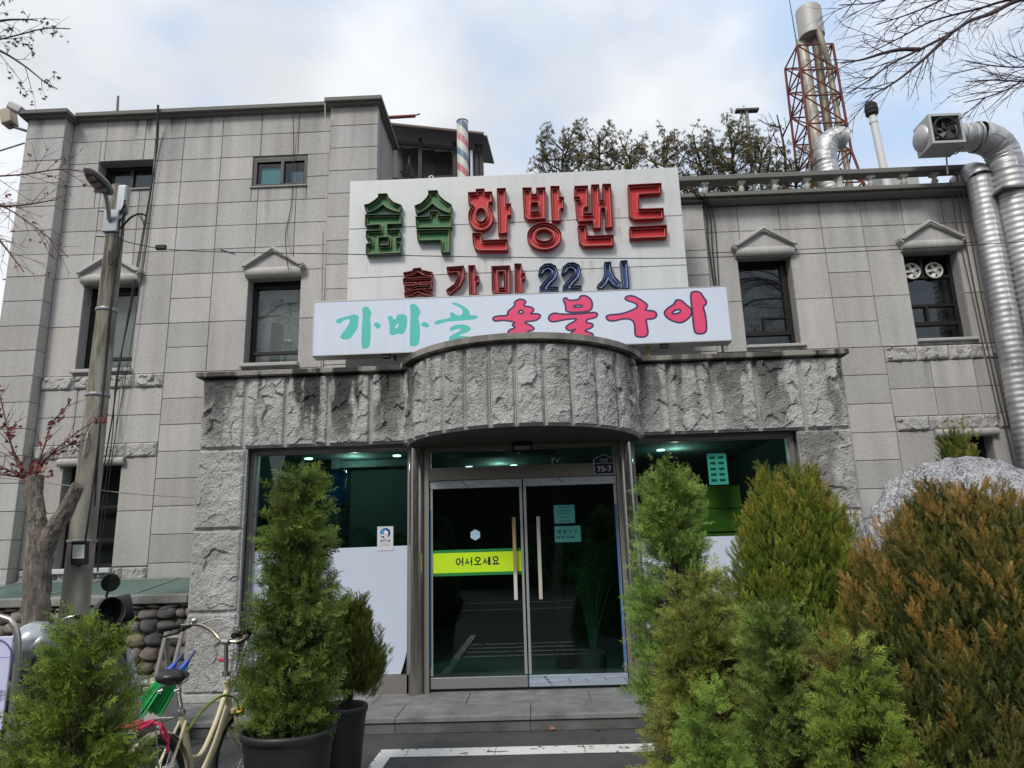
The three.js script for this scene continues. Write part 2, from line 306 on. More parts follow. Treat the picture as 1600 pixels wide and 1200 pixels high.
// copings, cornice and balustrade
const copMat = new THREE.MeshStandardMaterial({ map: facadeTex, roughness: 0.9, vertexColors: true, side: THREE.DoubleSide });
const dark = 0.42;
part(B, 'coping', [stoneBox(-7.93, -7.13, 8.55, 8.61, -14, -9.66), stoneBox(-7.9, -7.16, 8.52, 8.55, -10, -9.72)].map((g) => g), new THREE.MeshStandardMaterial({ color: lin(0.15, 0.145, 0.135), roughness: 0.9 }));
const copDark = mat(0.17, 0.165, 0.15, 0.92);
part(B, 'coping', [box(-7.13, -3.06, 8.6, 8.66, -10.5, -9.86), box(-7.13, -3.06, 8.57, 8.6, -10.02, -9.92)], copDark);
part(B, 'coping', [box(-3.06, -2.16, 8.57, 8.63, -11.2, -9.72), box(-3.03, -2.2, 8.54, 8.57, -10.9, -9.78)], copDark);
part(B, 'cornice', [box(1.8, 7.62, 6.67, 6.725, -10.4, -9.74), box(1.84, 7.6, 6.63, 6.67, -10.3, -9.8)], copDark);
part(B, 'balustrade_rail', [rbox(1.2, 7.35, 6.95, 7.03, -9.97, -9.77, 0.012)], mat(0.16, 0.155, 0.145, 0.9));
{
  const prof = [[0.055, 0], [0.055, 0.03], [0.035, 0.04], [0.03, 0.055], [0.05, 0.085], [0.042, 0.11], [0.028, 0.14], [0.034, 0.15], [0.05, 0.165], [0.05, 0.18]];
  const shaft = merge([new THREE.LatheGeometry(prof.map(([r, h]) => new THREE.Vector2(r, h)), 14), box(-0.055, 0.055, 0.18, 0.222, -0.055, 0.055), box(-0.065, 0.065, -0.002, 0.02, -0.065, 0.065)]);
  const bm = mat(0.42, 0.41, 0.38, 0.85);
  for (const x of [1.4, 1.85, 2.29, 2.75, 3.3, 3.8, 4.28, 5.23, 5.72, 6.18]) { const o = part(B, 'baluster', shaft, bm); o.position.set(x, 6.728, -9.87); }
  part(B, 'baluster', [lathe([[0.09, 0], [0.085, 0.06], [0.06, 0.1], [0.07, 0.15], [0.08, 0.222]], 4.77, 6.728, -9.87, 4)], bm, 'wider square post of the balustrade');
  part(B, 'baluster', [lathe([[0.1, 0], [0.09, 0.06], [0.07, 0.1], [0.08, 0.15], [0.09, 0.222]], 6.72, 6.728, -9.87, 4)], mat(0.3, 0.29, 0.26, .9));
}

// windows: stone reveal comes from the wall core; frame, panes and sill here
const frameDark = mat(0.016, 0.015, 0.014, 0.45, 0.3);
const paneMat = new THREE.MeshPhysicalMaterial({ color: lin(0.78, 0.82, 0.82), roughness: 0.02, transmission: 1, thickness: 0, ior: 1.52, specularIntensity: 1 });
const darkPane = new THREE.MeshPhysicalMaterial({ color: lin(0.02, 0.024, 0.026), roughness: 0.03, metalness: 0, clearcoat: 1, clearcoatRoughness: 0.02, reflectivity: 0.85 });
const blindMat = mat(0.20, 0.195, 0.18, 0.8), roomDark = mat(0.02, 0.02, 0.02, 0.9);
const sillMat = mat(0.4, 0.395, 0.385, 0.75);
function bars(x0, x1, y0, y1, t, z0, z1, extra = []) { return [box(x0, x1, y0, y0 + t, z0, z1), box(x0, x1, y1 - t, y1, z0, z1), box(x0, x0 + t, y0 + t, y1 - t, z0, z1), box(x1 - t, x1, y0 + t, y1 - t, z0, z1), ...extra]; }
function windowPart(o, extra, backing, panes) {
  const [x0, x1, y0, y1] = o, zf = -10.2;
  const w = part(B, 'window', bars(x0 + 0.002, x1 - 0.002, y0 + 0.002, y1 - 0.002, 0.055, zf - 0.06, zf, extra(x0, x1, y0, y1, zf)), frameDark);
  for (const [a, b, c, d, m] of panes) part(w, 'pane', box(a, b, c, d, zf - 0.04, zf - 0.034), m || paneMat);
  if (backing) part(w, 'backing', box(x0 - 0.05, x1 + 0.05, y0 - 0.05, y1 + 0.05, zf - 0.15, zf - 0.135), backing);  // a near-black sheet here stands in for the unlit room
  return w;
}
function sillPart(x0, x1, y, t = 0.055, out = 0.07, m = sillMat) { part(B, 'window_sill', [slab(x0, x1, y - t, y, -10.14, -10 + out, 0.008)], m); }
function pediment(x0, x1, yb, yt) {
  const c = (x0 + x1) / 2, S = (pts, d, z) => { const g = new THREE.ExtrudeGeometry(new THREE.Shape(pts.map(([a, b]) => new THREE.Vector2(a, b))), { depth: d, bevelEnabled: true, bevelSize: 0.006, bevelThickness: 0.006, bevelSegments: 1 }); g.translate(0, 0, z); return tint(facUV(g), [1.05, 1.05, 1.04]); };
  part(B, 'window_pediment', [S([[x0 + 0.05, yb], [x1 - 0.05, yb], [x1 - 0.05, yb + 0.05], [c, yt - 0.05], [x0 + 0.05, yb + 0.05]], 0.1, -10.02)].concat(
    S([[x0, yb + 0.03], [x0 + 0.035, yb - 0.01], [x0 + 0.06, yb + 0.05], [c, yt - 0.05], [x1 - 0.06, yb + 0.05], [x1 - 0.035, yb - 0.01], [x1, yb + 0.03], [x1, yb + 0.07], [c, yt + 0.015], [x0, yb + 0.07]], 0.15, -10.02),
    S([[x0 + 0.02, yb + 0.04], [x0 + 0.06, yb + 0.04], [c, yt - 0.02], [x1 - 0.06, yb + 0.04], [x1 - 0.02, yb + 0.04], [x1 - 0.02, yb + 0.06], [c, yt + 0.0], [x0 + 0.02, yb + 0.06]], 0.17, -10.02)), new THREE.MeshStandardMaterial({ map: facadeTex, roughness: 0.85 }));
  // rounded lintel roll under the gable
  const roll = new THREE.CylinderGeometry(0.09, 0.09, x1 - x0 - 0.08, 12, 1); roll.rotateZ(Math.PI / 2); roll.translate(c, yb - 0.02, -9.985);
  part(B, 'lintel', [facUV(roll)], new THREE.MeshStandardMaterial({ map: facadeTex, roughness: 0.85, color: lin(1.1, 1.1, 1.08) }));
}
const sheetGrey = mat(0.34, 0.33, 0.31, 0.85);
for (const k of ['midL', 'midR']) {
  const [a, b, c, d] = OPEN[k];
  windowPart(OPEN[k], (x0, x1, y0, y1, z) => [box(x0 + 0.05, x1 - 0.05, y0 + 0.19, y0 + 0.235, z - 0.05, z + 0.006), box(x0 + 0.055, x1 - 0.055, y1 - 0.12, y1 - 0.055, z - 0.05, z - 0.005)], null,
    [[a + 0.055, b - 0.055, c + 0.235, d - 0.12], [a + 0.055, b - 0.055, c + 0.055, c + 0.19]]).add(((m) => { m.name = 'grey_sheet'; return shadows(m); })(new THREE.Mesh(box(a - 0.1, b + 0.1, c - 0.1, d + 0.1, -10.36, -10.34), sheetGrey)));  // plain grey sheet added behind the glass to lighten the panes
  pediment(a - 0.07, b + 0.06, 5.86, 6.19); sillPart(a - 0.04, b + 0.02, 4.41);
}
for (const k of ['rightA', 'rightB']) {
  const [a, b, c, d] = OPEN[k], B2 = k === 'rightB';
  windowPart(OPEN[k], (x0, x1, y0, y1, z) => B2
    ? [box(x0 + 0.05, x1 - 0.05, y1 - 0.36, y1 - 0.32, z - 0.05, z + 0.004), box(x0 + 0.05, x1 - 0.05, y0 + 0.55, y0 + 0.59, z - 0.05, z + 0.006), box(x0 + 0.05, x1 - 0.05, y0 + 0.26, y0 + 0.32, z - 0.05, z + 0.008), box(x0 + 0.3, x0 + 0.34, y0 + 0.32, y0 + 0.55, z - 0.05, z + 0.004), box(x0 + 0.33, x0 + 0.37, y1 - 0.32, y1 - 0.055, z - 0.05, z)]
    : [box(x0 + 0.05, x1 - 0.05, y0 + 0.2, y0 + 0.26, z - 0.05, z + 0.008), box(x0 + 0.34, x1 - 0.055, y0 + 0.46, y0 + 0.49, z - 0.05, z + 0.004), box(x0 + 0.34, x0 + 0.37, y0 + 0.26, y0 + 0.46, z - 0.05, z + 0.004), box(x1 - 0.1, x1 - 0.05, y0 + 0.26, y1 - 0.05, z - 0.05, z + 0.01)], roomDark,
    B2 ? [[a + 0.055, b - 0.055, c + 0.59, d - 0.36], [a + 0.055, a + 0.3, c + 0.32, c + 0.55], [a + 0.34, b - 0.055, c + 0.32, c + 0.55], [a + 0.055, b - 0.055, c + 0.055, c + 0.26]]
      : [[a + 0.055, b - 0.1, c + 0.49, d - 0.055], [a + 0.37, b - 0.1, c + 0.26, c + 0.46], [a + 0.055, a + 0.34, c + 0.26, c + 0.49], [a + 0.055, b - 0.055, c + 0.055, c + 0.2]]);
  pediment(a - 0.08, b + 0.08, 5.87, 6.19); sillPart(a - 0.01, b + 0.06, 4.41, 0.045, 0.05);
}
for (const k of ['smallL', 'smallR']) {
  const [a, b, c, d] = OPEN[k], R2 = k === 'smallR', m = (a + b) / 2 + (R2 ? 0.03 : 0);
  windowPart(OPEN[k], (x0, x1, y0, y1, z) => [box(m - 0.025, m + 0.025, y0 + 0.05, y1 - 0.05, z - 0.05, z + 0.006)], R2 ? null : mat(0.22, 0.21, 0.19, 0.8), [[a + 0.055, m - 0.025, c + 0.055, d - 0.055], [m + 0.025, b - 0.055, c + 0.055, d - 0.055]]);
  if (R2) { const w = B.children[B.children.length - 1]; w.position.z = 0.17; part(w, 'backing', [box(a + 0.1, m - 0.03, c + 0.08, d - 0.12, -10.3, -10.29)], mat(0.12, 0.42, 0.45, 0.7), 'turquoise blinds behind the left pane'); part(w, 'backing', [box(m + 0.12, b - 0.1, c + 0.09, d - 0.2, -10.3, -10.29)], mat(0.16, 0.22, 0.3, 0.7)); part(w, 'backing', [box(a - 0.1, b + 0.1, c - 0.1, d + 0.1, -10.52, -10.51)], roomDark); }  // rearmost black sheet stands in for the unlit room
  sillPart(a - 0.02, b + 0.01, c, 0.03, 0.03, mat(0.3, 0.29, 0.28, 0.8));
}
for (const k of ['lowL', 'lowR']) {
  const [a, b, c, d] = OPEN[k];
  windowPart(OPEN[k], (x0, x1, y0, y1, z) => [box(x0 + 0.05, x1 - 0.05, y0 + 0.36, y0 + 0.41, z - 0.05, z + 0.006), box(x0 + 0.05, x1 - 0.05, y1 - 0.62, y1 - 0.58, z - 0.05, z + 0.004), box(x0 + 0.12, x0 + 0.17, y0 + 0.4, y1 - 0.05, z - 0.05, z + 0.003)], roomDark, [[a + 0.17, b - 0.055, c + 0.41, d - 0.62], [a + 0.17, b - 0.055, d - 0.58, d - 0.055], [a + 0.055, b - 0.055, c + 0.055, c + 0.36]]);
  sillPart(a - 0.08, b + 0.03, c, 0.07, 0.1, mat(0.55, 0.55, 0.56, 0.7));
  const roll = new THREE.CylinderGeometry(0.06, 0.06, b - a + 0.12, 10, 1); roll.rotateZ(Math.PI / 2); roll.translate((a + b) / 2, 3.03, -9.97); part(B, 'lintel', [facUV(roll)], new THREE.MeshStandardMaterial({ map: facadeTex, roughness: 0.85 }));
}

// ---------------------------------------------------------------- entrance porch
const porchPlain = new THREE.MeshStandardMaterial({ map: porchTex, color: lin(0.75, 0.75, 0.75), roughness: 0.9, side: THREE.DoubleSide });
part(B, 'porch_wall', [box(-3.82, -1.3, 2.87, 3.68, -8.3, -8.028), box(1.1, 3.58, 2.87, 3.68, -8.3, -8.028), box(-1.3, 1.1, 2.87, 3.68, -8.45, -8.25), box(-3.82, -3.6, 2.87, 3.68, -9.97, -8.3), box(3.36, 3.58, 2.87, 3.68, -9.97, -8.3), box(-3.82, -3.3, 0.14, 2.87, -9.97, -8.03), box(3.02, 3.58, 0.14, 2.87, -9.97, -8.03)].map(porchUV), porchPlain);
part(B, 'porch_roof', [box(-3.8, 3.56, 3.6, 3.67, -9.97, -8.31)], mat(0.2, 0.2, 0.19, 0.9));
function porchBlock(x0, x1, y0, y1, depth = 0.052, cell = 0.15) {
  const s = seed++, w = x1 - x0 - 0.006, h = y1 - y0 - 0.006;
  part(B, 'rough_block', porchUV(rockFace(w, h, depth, s, 0.0135, (u, v, k) => [x0 + 0.003 + u, y0 + 0.003 + v, -8.03 + k], 0.012, cell)), porchMat);
}
const pl = [-3.84, -3.32, -2.84, -2.34, -1.85, -1.36], pr = [1.17, 1.6, 2.09, 2.59, 3.1, 3.6];
for (let i = 0; i < 5; i++) { porchBlock(pl[i], pl[i + 1], 2.845, 3.69); porchBlock(pr[i], pr[i + 1], 2.845, 3.69); }
for (const [a, b] of [[1.94, 2.84], [1.05, 1.935], [0.22, 1.045]]) { porchBlock(-3.84, -3.27, a, b, 0.05, 0.24); porchBlock(2.99, 3.6, a, b, 0.05, 0.24); }
part(B, 'pillar_base', porchUV(rbox(-3.9, -3.24, 0.142, 0.22, -8.2, -7.95, 0.008)), porchMat); part(B, 'pillar_base', porchUV(rbox(2.96, 3.66, 0.142, 0.22, -8.2, -7.95, 0.008)), porchMat);
const coping2 = new THREE.MeshStandardMaterial({ map: porchTex, color: lin(0.62, 0.6, 0.55), roughness: 0.92 });
part(B, 'porch_coping', porchUV(rbox(-3.9, -1.38, 3.692, 3.75, -9.95, -7.93, 0.008)), coping2); part(B, 'porch_coping', porchUV(rbox(1.2, 3.66, 3.692, 3.75, -9.95, -7.93, 0.008)), coping2);
// the curved front over the door
const CX = -0.095, CZ = -8.33, RAD = (d) => d * Math.PI / 180;
const joints = [-84, -71.5, -59.5, -47.5, -36, -24.5, -13, -2, 10, 22, 34.5, 47, 59.5, 71.5, 84];
const curveUV = (g) => planarUV(g, (x, y, z) => [(Math.atan2(x - CX, z - CZ) * 1.4 + CX + 3.9) / 7.6, y / 3.8]);
for (let i = 0; i + 1 < joints.length; i++) {
  const a0 = RAD(joints[i] + 0.1), w = RAD(joints[i + 1] - joints[i] - 0.2) * 1.37, s = seed++;
  part(B, 'rough_block', curveUV(rockFace(w, 0.86, 0.055, s, 0.0135, (u, v, k) => { const t = a0 + u / 1.37, r = 1.36 + k; return [CX + Math.sin(t) * r, 2.815 + v, CZ + Math.cos(t) * r]; }, 0.012, 0.15)), porchMat);
}
{
  const arc = (r0, r1, y0, y1) => { const s = new THREE.Shape(); s.absarc(0, 0, r1, 0, Math.PI, false); s.absarc(0, 0, r0, Math.PI, 0, true); const g = new THREE.ExtrudeGeometry(s, { depth: y1 - y0, bevelEnabled: false, curveSegments: 48 }); g.rotateX(Math.PI / 2); g.translate(CX, y1, CZ); return g; };
  part(B, 'porch_coping', [arc(0.9, 1.455, 3.695, 3.76)].map(curveUV), coping2, 'curved coping over the door');
  part(B, 'porch_wall', [arc(1.24, 1.335, 2.83, 3.694)], porchPlain);
  const disc = (r, y0, y1) => { const s = new THREE.Shape(); s.absarc(0, 0, r, 0, Math.PI, false); const g = new THREE.ExtrudeGeometry(s, { depth: y1 - y0, bevelEnabled: false, curveSegments: 40 }); g.rotateX(Math.PI / 2); g.translate(CX, y1, CZ); return g; };
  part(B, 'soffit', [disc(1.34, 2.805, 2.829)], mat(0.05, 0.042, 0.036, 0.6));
  part(B, 'porch_roof', [disc(1.3, 3.62, 3.69)], mat(0.2, 0.2, 0.19, 0.9));
}
// stainless columns, jambs, shop windows and doors
const brushed = dataTex(64, 256, (i, j) => 0.5 + (hash2(i, j >> 3, 71) - 0.5) * 0.3 + (vn(i / 5, j / 60, 72) - .5) * 0.3, false);
const steel = new THREE.MeshStandardMaterial({ color: lin(0.40, 0.37, 0.33), metalness: 0.9, roughness: 0.34, roughnessMap: brushed });
const steelDull = new THREE.MeshStandardMaterial({ color: lin(0.30, 0.285, 0.26), metalness: 0.75, roughness: 0.5 });
const alu = mat(0.5, 0.5, 0.5, 0.42, 0.7);
for (const [c, j0, j1, w0, w1] of [[-1.345, -1.262, -1.204, -1.45, -1.425], [1.075, 0.957, 1.0, 1.155, 1.18]]) {
  part(B, 'steel_column', [rod(V(c, 0.142, -8.17), V(c, 2.804, -8.17), 0.078, 0.078, 28)], steel);
  part(B, 'door_jamb', [box(j0, j1, 0.142, 2.8, -8.3, -8.19), box(Math.min(j1, c), Math.max(j1, c), 0.142, 2.8, -8.34, -8.24), box(w0, w1, 0.142, 2.82, -8.3, -8.2)], steelDull);
}
const greenGlass = new THREE.MeshPhysicalMaterial({ color: lin(0.50, 0.79, 0.75), roughness: 0.0, transmission: 1, thickness: 0, ior: 1.52 });
const doorGlass = new THREE.MeshPhysicalMaterial({ color: lin(0.60, 0.82, 0.79), roughness: 0.0, transmission: 1, thickness: 0, ior: 1.52 });
const filmWhite = mat(0.54, 0.60, 0.72, 0.5);
function shopWindow(x0, x1, left) {
  const w = part(B, 'shop_window', [box(x0 - 0.0, x1, 2.8, 2.85, -8.32, -8.16), box(x0, x1, 0.142, 0.33, -8.32, -8.2), box(left ? x0 : x1 - 0.05, left ? x0 + 0.05 : x1, 0.33, 2.8, -8.32, -8.16)], steelDull);
  const a = left ? x0 + 0.05 : x0, b = left ? x1 : x1 - 0.05;
  part(w, 'frame_strip', [box(a, b, 2.785, 2.8, -8.27, -8.215), left ? box(a, a + 0.02, 0.33, 2.785, -8.27, -8.215) : box(b - 0.02, b, 0.33, 2.785, -8.27, -8.215)], alu);
  part(w, 'pane', [box(a + 0.002, b - 0.002, 0.335, 2.783, -8.252, -8.246)], greenGlass);
  const s = new THREE.Shape();
  if (left) { s.moveTo(a + 0.02, 0.335); s.lineTo(b - 0.1, 0.335); s.quadraticCurveTo(b - 0.02, 0.55, b - 0.004, 0.78); s.lineTo(b - 0.004, 1.705); s.lineTo(a + 0.02, 1.69); } else { s.moveTo(a, 0.335); s.lineTo(b - 0.02, 0.335); s.lineTo(b - 0.02, 1.7); s.lineTo(a, 1.705); }
  const g = new THREE.ExtrudeGeometry(s, { depth: 0.002, bevelEnabled: false, curveSegments: 16 }); g.translate(0, 0, -8.243);
  part(w, 'white_film', [g], filmWhite, left ? 'white film with its lower right corner torn off' : undefined);
}
shopWindow(-3.28, -1.425, true); shopWindow(1.155, 3.0, false);

const filmTex = canvasTex(1024, 64, (g, w, h) => {
  g.fillStyle = '#b9bbbd'; g.fillRect(0, 0, w, h); const r = rng(5);
  for (let i = 0; i < 90; i++) { g.fillStyle = `rgba(${r() < .5 ? '240,240,242' : '150,152,156'},.25)`; g.fillRect(r() * w, r() * h, r() * 120, r() * 10); }
  g.strokeStyle = 'rgba(40,44,52,.75)'; g.lineWidth = 2.4;
  for (let i = 0; i < 13; i++) { const x = 20 + i * 80 + r() * 20, y = 12 + r() * 22; g.beginPath(); g.moveTo(x, y); g.lineTo(x + 9 + r() * 8, y + 12 + r() * 12); g.stroke(); }
  g.strokeStyle = 'rgba(24,28,40,.85)'; g.lineWidth = 3.4; for (const x of [172, 690]) for (let k = 0; k < 3; k++) { g.beginPath(); g.moveTo(x + k * 9, 12 + k * 11); g.lineTo(x + 14 + k * 8, 16 + k * 12); g.moveTo(x + 4 + k * 9, 20 + k * 11); g.lineTo(x + 12 + k * 7, 10 + k * 13); g.stroke(); }
});
const filmMat = new THREE.MeshStandardMaterial({ map: filmTex, roughness: 0.45 });
part(B, 'transom', [box(-1.204, 0.957, 2.425, 2.57, -8.31, -8.2), box(-1.204, 0.957, 2.755, 2.804, -8.31, -8.2), box(-1.204, -1.185, 2.57, 2.755, -8.3, -8.21), box(0.938, 0.957, 2.57, 2.755, -8.3, -8.21)], new THREE.MeshStandardMaterial({ color: lin(0.26, 0.235, 0.2), metalness: 0.6, roughness: 0.45 }));
part(B, 'transom_pane', [box(-1.184, 0.937, 2.571, 2.754, -8.263, -8.257)], greenGlass);
function door(x0, x1, hx, left) {
  const d = part(B, 'door', [rbox(x0 + 0.004, x0 + 0.034, 0.3, 2.33, -8.275, -8.235, 0.004), rbox(x1 - 0.034, x1 - 0.004, 0.3, 2.33, -8.275, -8.235, 0.004)], alu);
  part(d, 'glass', [box(x0 + 0.035, x1 - 0.035, 0.29, 2.335, -8.26, -8.25)], doorGlass);
  const rail = box(x0 + 0.004, x1 - 0.004, 2.332, 2.42, -8.285, -8.225); planarUV(rail, (x, y) => [(x + 1.2) / 2.2, (y - 2.332) / 0.088]); part(d, 'top_rail', rail, filmMat);
  const low = rbox(x0 + 0.004, x1 - 0.004, 0.172, 0.288, -8.285, -8.225, 0.005); planarUV(low, (x, y) => [(x + 0.4) / 2.6, (y - 0.16) / 0.14]);
  part(d, 'bottom_rail', low, left ? mat(0.3, 0.3, 0.3, 0.42, 0.6) : new THREE.MeshStandardMaterial({ color: lin(0.62, 0.7, 0.84), map: filmTex, roughness: 0.45 }), left ? undefined : 'bottom rail still in pale blue protective film');
  part(d, 'handle', [rbox(hx - 0.02, hx + 0.02, 1.08, 1.98, -8.19, -8.165, 0.006), rod(V(hx, 1.2, -8.25), V(hx, 1.2, -8.19), 0.01), rod(V(hx, 1.86, -8.25), V(hx, 1.86, -8.19), 0.01)], new THREE.MeshStandardMaterial({ map: dataTex(32, 256, (i, j) => { const f = smooth(left ? 0.28 : -0.3, left ? 0.36 : -0.2, j / 256), g = vn(i / 4, j / 30, 6) * 0.1; return left ? [0.5 - f * 0.22 + g, 0.49 - f * 0.3 + g, 0.47 - f * 0.39 + g * .6] : [0.42 + g, 0.39 + g, 0.33 + g]; }), roughness: 0.5 }));
  part(d, 'protective_tape', [box(left ? x0 + 0.006 : x1 - 0.034, left ? x0 + 0.02 : x1 - 0.014, 0.4, 2.1, -8.233, -8.231)], mat(0.06, 0.16, 0.42, 0.5));
}
door(-1.2, -0.13, -0.235, true); door(-0.122, 0.953, 0.04, false);
// the room behind the glass: dark walls, shelves and lamps
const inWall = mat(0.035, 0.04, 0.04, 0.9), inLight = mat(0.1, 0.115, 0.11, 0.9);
part(B, 'interior_wall', [box(-3.25, 3.0, 0.1, 2.9, -15.2, -15.1), box(-3.35, -3.25, 0.1, 2.9, -15.2, -10.4), box(3.0, 3.1, 0.1, 2.9, -15.2, -10.4), box(-3.28, -1.6, 0.142, 2.86, -10.02, -9.95), box(2.98, 3.015, 0.142, 2.86, -10.4, -8.33), box(-3.297, -3.27, 0.142, 2.86, -10.4, -8.33)], inWall);  // last two boxes: dark lining added so the porch sides look unlit
part(B, 'interior_wall', [box(-2.55, -1.62, 0.142, 2.86, -9.94, -9.9), box(-2.66, -2.58, 0.142, 2.86, -9.4, -9.3)], inLight);
part(B, 'ceiling', [box(-3.3, 3.02, 2.86, 2.9, -15.1, -8.34)], mat(0.09, 0.1, 0.095, 0.9));
part(B, 'interior_floor', [box(-3.3, 3.02, 0.1, 0.142, -15.1, -8.3)], mat(0.14, 0.16, 0.155, 0.35));
part(B, 'ceiling_trim', [box(-1.1, 0.3, 2.8, 2.855, -9.2, -9.1), box(-3.2, -1.5, 2.76, 2.85, -9.5, -9.42)], inLight);
const glow = mat(1, 1, 0.95, 0.5, 0, { emissive: lin(1, 0.97, 0.9), emissiveIntensity: 5 });
for (const [x, z] of [[-2.9, -9.1], [-1.75, -9.1], [-1.05, -8.9], [-0.2, -8.9], [-0.95, -10.6], [-0.28, -10.6], [-0.72, -12.4], [-0.66, -13.2], [-0.6, -14], [1.7, -9.4]]) part(B, 'ceiling_lamp', [rod(V(x, 2.845, z), V(x, 2.858, z), 0.05, 0.05, 14)], glow);
for (const [x, z] of [[-2.3, -9.1], [-0.5, -10.4], [1.9, -9.4]]) { const l = new THREE.PointLight(lin(1, 0.97, 0.9), 0.5, 0, 2); l.position.set(x, 2.75, z); l.castShadow = true; scene.add(l); }

// entrance step: paving slabs on a riser of granite blocks
const stepTex = dataTex(512, 512, (i, j) => { const g = hash2(i, j, 81) - .5, b = fbm(i / 60, j / 60, 4, 82) - .5; const v = 0.185 + g * 0.09 + b * 0.16; return [v * 0.97, v, v * 0.985]; });
const stepMat = new THREE.MeshStandardMaterial({ map: stepTex, bumpMap: stoneBump, bumpScale: 0.002, roughness: 0.85, vertexColors: true, side: THREE.DoubleSide });
const stepDark = new THREE.MeshStandardMaterial({ map: stepTex, color: lin(0.62, 0.62, 0.62), bumpMap: stoneBump, bumpScale: 0.002, roughness: 0.9 });
const ST = new THREE.Group(); ST.name = 'entrance_step'; ST.userData.kind = 'structure'; scene.add(ST);
{
  part(ST, 'bed', [box(-4.28, 4.3, 0.0, 0.098, -8.6, -7.06)], mat(0.12, 0.12, 0.12, 0.95));
  const xs = [-4.3, -3.7, -2.55, -1.35, -0.1, 1.15, 2.4, 3.5, 4.32], sh = [-4.3, -3.2, -2.0, -1.72, -0.75, 0.5, 0.98, 2.1, 3.2, 4.32], rs = rng(8);
  const flat = (x0, x1, z0, z1, y) => { const g = slab(x0 + 0.003, x1 - 0.003, z0 + 0.002, z1 - 0.002, 0, 0.04, 0.004); g.rotateX(-Math.PI / 2); g.translate(0, y, 0); const t = 0.92 + rs() * 0.16; return tint(planarUV(g, (x, yy, z) => [x / 1.3, (z + yy) / 1.3]), [t, t, t]); };
  for (let i = 0; i + 1 < xs.length; i++) part(ST, 'paving_slab', flat(xs[i], xs[i + 1], 7.03, 7.6, 0.1), stepMat);
  for (let i = 0; i + 1 < sh.length; i++) part(ST, 'paving_slab', flat(sh[i], sh[i + 1], 7.6, 8.18, 0.1), stepMat);
  part(ST, 'paving_slab', flat(-3.3, 3.0, 8.18, 8.4, 0.1), stepMat);
  for (let i = 0; i + 1 < xs.length; i++) part(ST, 'riser_block', [planarUV(slab(xs[i] + 0.004, xs[i + 1] - 0.004, 0, 0.098, -7.1, -7.05, 0.004), (x, y) => [x / 1.3, y / 1.3])], stepDark);
}
settle(B, 0, 0, -10);

// things on the entrance
{
  const t = thing('wall_lamp', 'small black lantern lamp under the curved porch above the doors', 'lamp');
  part(t, 'housing', [box(-0.225, 0.005, 2.772, 2.804, -8.06, -7.92), ...bars(-0.22, 0.0, 2.69, 2.772, 0.014, -8.05, -7.93), rod(V(-0.11, 2.665, -7.99), V(-0.11, 2.69, -7.99), 0.02, 0.05, 10)], mat(0.012, 0.011, 0.01, 0.4, 0.5));
  part(t, 'glass', [rbox(-0.205, -0.015, 2.704, 2.772, -8.035, -7.945, 0.006)], mat(0.34, 0.34, 0.34, 0.6));
  settle(t, -0.11, 2.69, -7.99);
}
{
  const t = thing('house_number_plate', 'dark navy house number plate reading 75-7 right of the transom', 'number plate');
  const tex = canvasTex(256, 256, (g, w, h) => {
    g.fillStyle = '#10121f'; g.fillRect(0, 0, w, h); g.strokeStyle = '#c9cdd6'; g.lineWidth = 8; g.beginPath(); g.moveTo(6, 250); g.lineTo(6, 62); g.lineTo(128, 8); g.lineTo(250, 62); g.lineTo(250, 250); g.closePath(); g.stroke();
    g.fillStyle = '#c9cdd6'; g.fillRect(8, 114, 240, 5); g.font = 'bold 92px sans-serif'; g.textAlign = 'center'; g.fillText('75-7', 128, 218);
    g.strokeStyle = '#b9bdc9'; g.lineWidth = 4; for (const x of [82, 110, 138, 162]) { g.strokeRect(x, 62, 9, 10); g.beginPath(); g.moveTo(x + 15, 58); g.lineTo(x + 15, 82); g.moveTo(x, 82); g.lineTo(x + 12, 82); g.stroke(); } g.fillRect(84, 96, 94, 4);
  });
  const s = new THREE.Shape([[0.70, 2.43], [0.94, 2.43], [0.94, 2.62], [0.82, 2.67], [0.70, 2.62]].map(([a, b]) => new THREE.Vector2(a, b)));
  const g = new THREE.ExtrudeGeometry(s, { depth: 0.012, bevelEnabled: false }); g.translate(0, 0, -8.198); planarUV(g, (x, y) => [(x - 0.7) / 0.24, (y - 2.43) / 0.24]);
  part(t, 'plate', g, new THREE.MeshStandardMaterial({ map: tex, roughness: 0.4 })); settle(t, 0.82, 2.43, -8.2);
}
function sheet(name, label, cat, x0, x1, y0, y1, z, tex, th = 0.001, group, rough = 0.6) {
  const t = thing(name, label, cat, group), g = box(x0, x1, y0, y1, z - th, z); planarUV(g, (x, y) => [(x - x0) / (x1 - x0), (y - y0) / (y1 - y0)]);
  part(t, 'print', g, new THREE.MeshStandardMaterial({ map: tex, roughness: rough })); return settle(t, (x0 + x1) / 2, y0, z);
}
sheet('welcome_banner', 'lime green welcome strip with dark green edges across the left door', 'sticker', -1.164, -0.166, 1.355, 1.64, -8.247, canvasTex(1024, 292, (g, w, h) => {
  g.fillStyle = '#0f7a35'; g.fillRect(0, 0, w, h); g.fillStyle = '#bfe60a'; g.fillRect(0, 34, w, h - 68); g.strokeStyle = '#0a1208'; g.lineWidth = 15; g.lineJoin = 'round'; hangul(g, 'o+eo s+eo o+O s+e o+yo', 268, 92, 88, 1.18);
}));
{
  const t = thing('hexagon_sticker', 'small pale blue hexagon sticker above the lime strip', 'sticker'), g = new THREE.CylinderGeometry(0.062, 0.062, 0.001, 6); g.rotateX(Math.PI / 2); g.translate(-0.68, 1.8, -8.2465);
  part(t, 'print', g, mat(0.42, 0.62, 0.78, 0.5)); settle(t, -0.68, 1.8, -8.247);
}
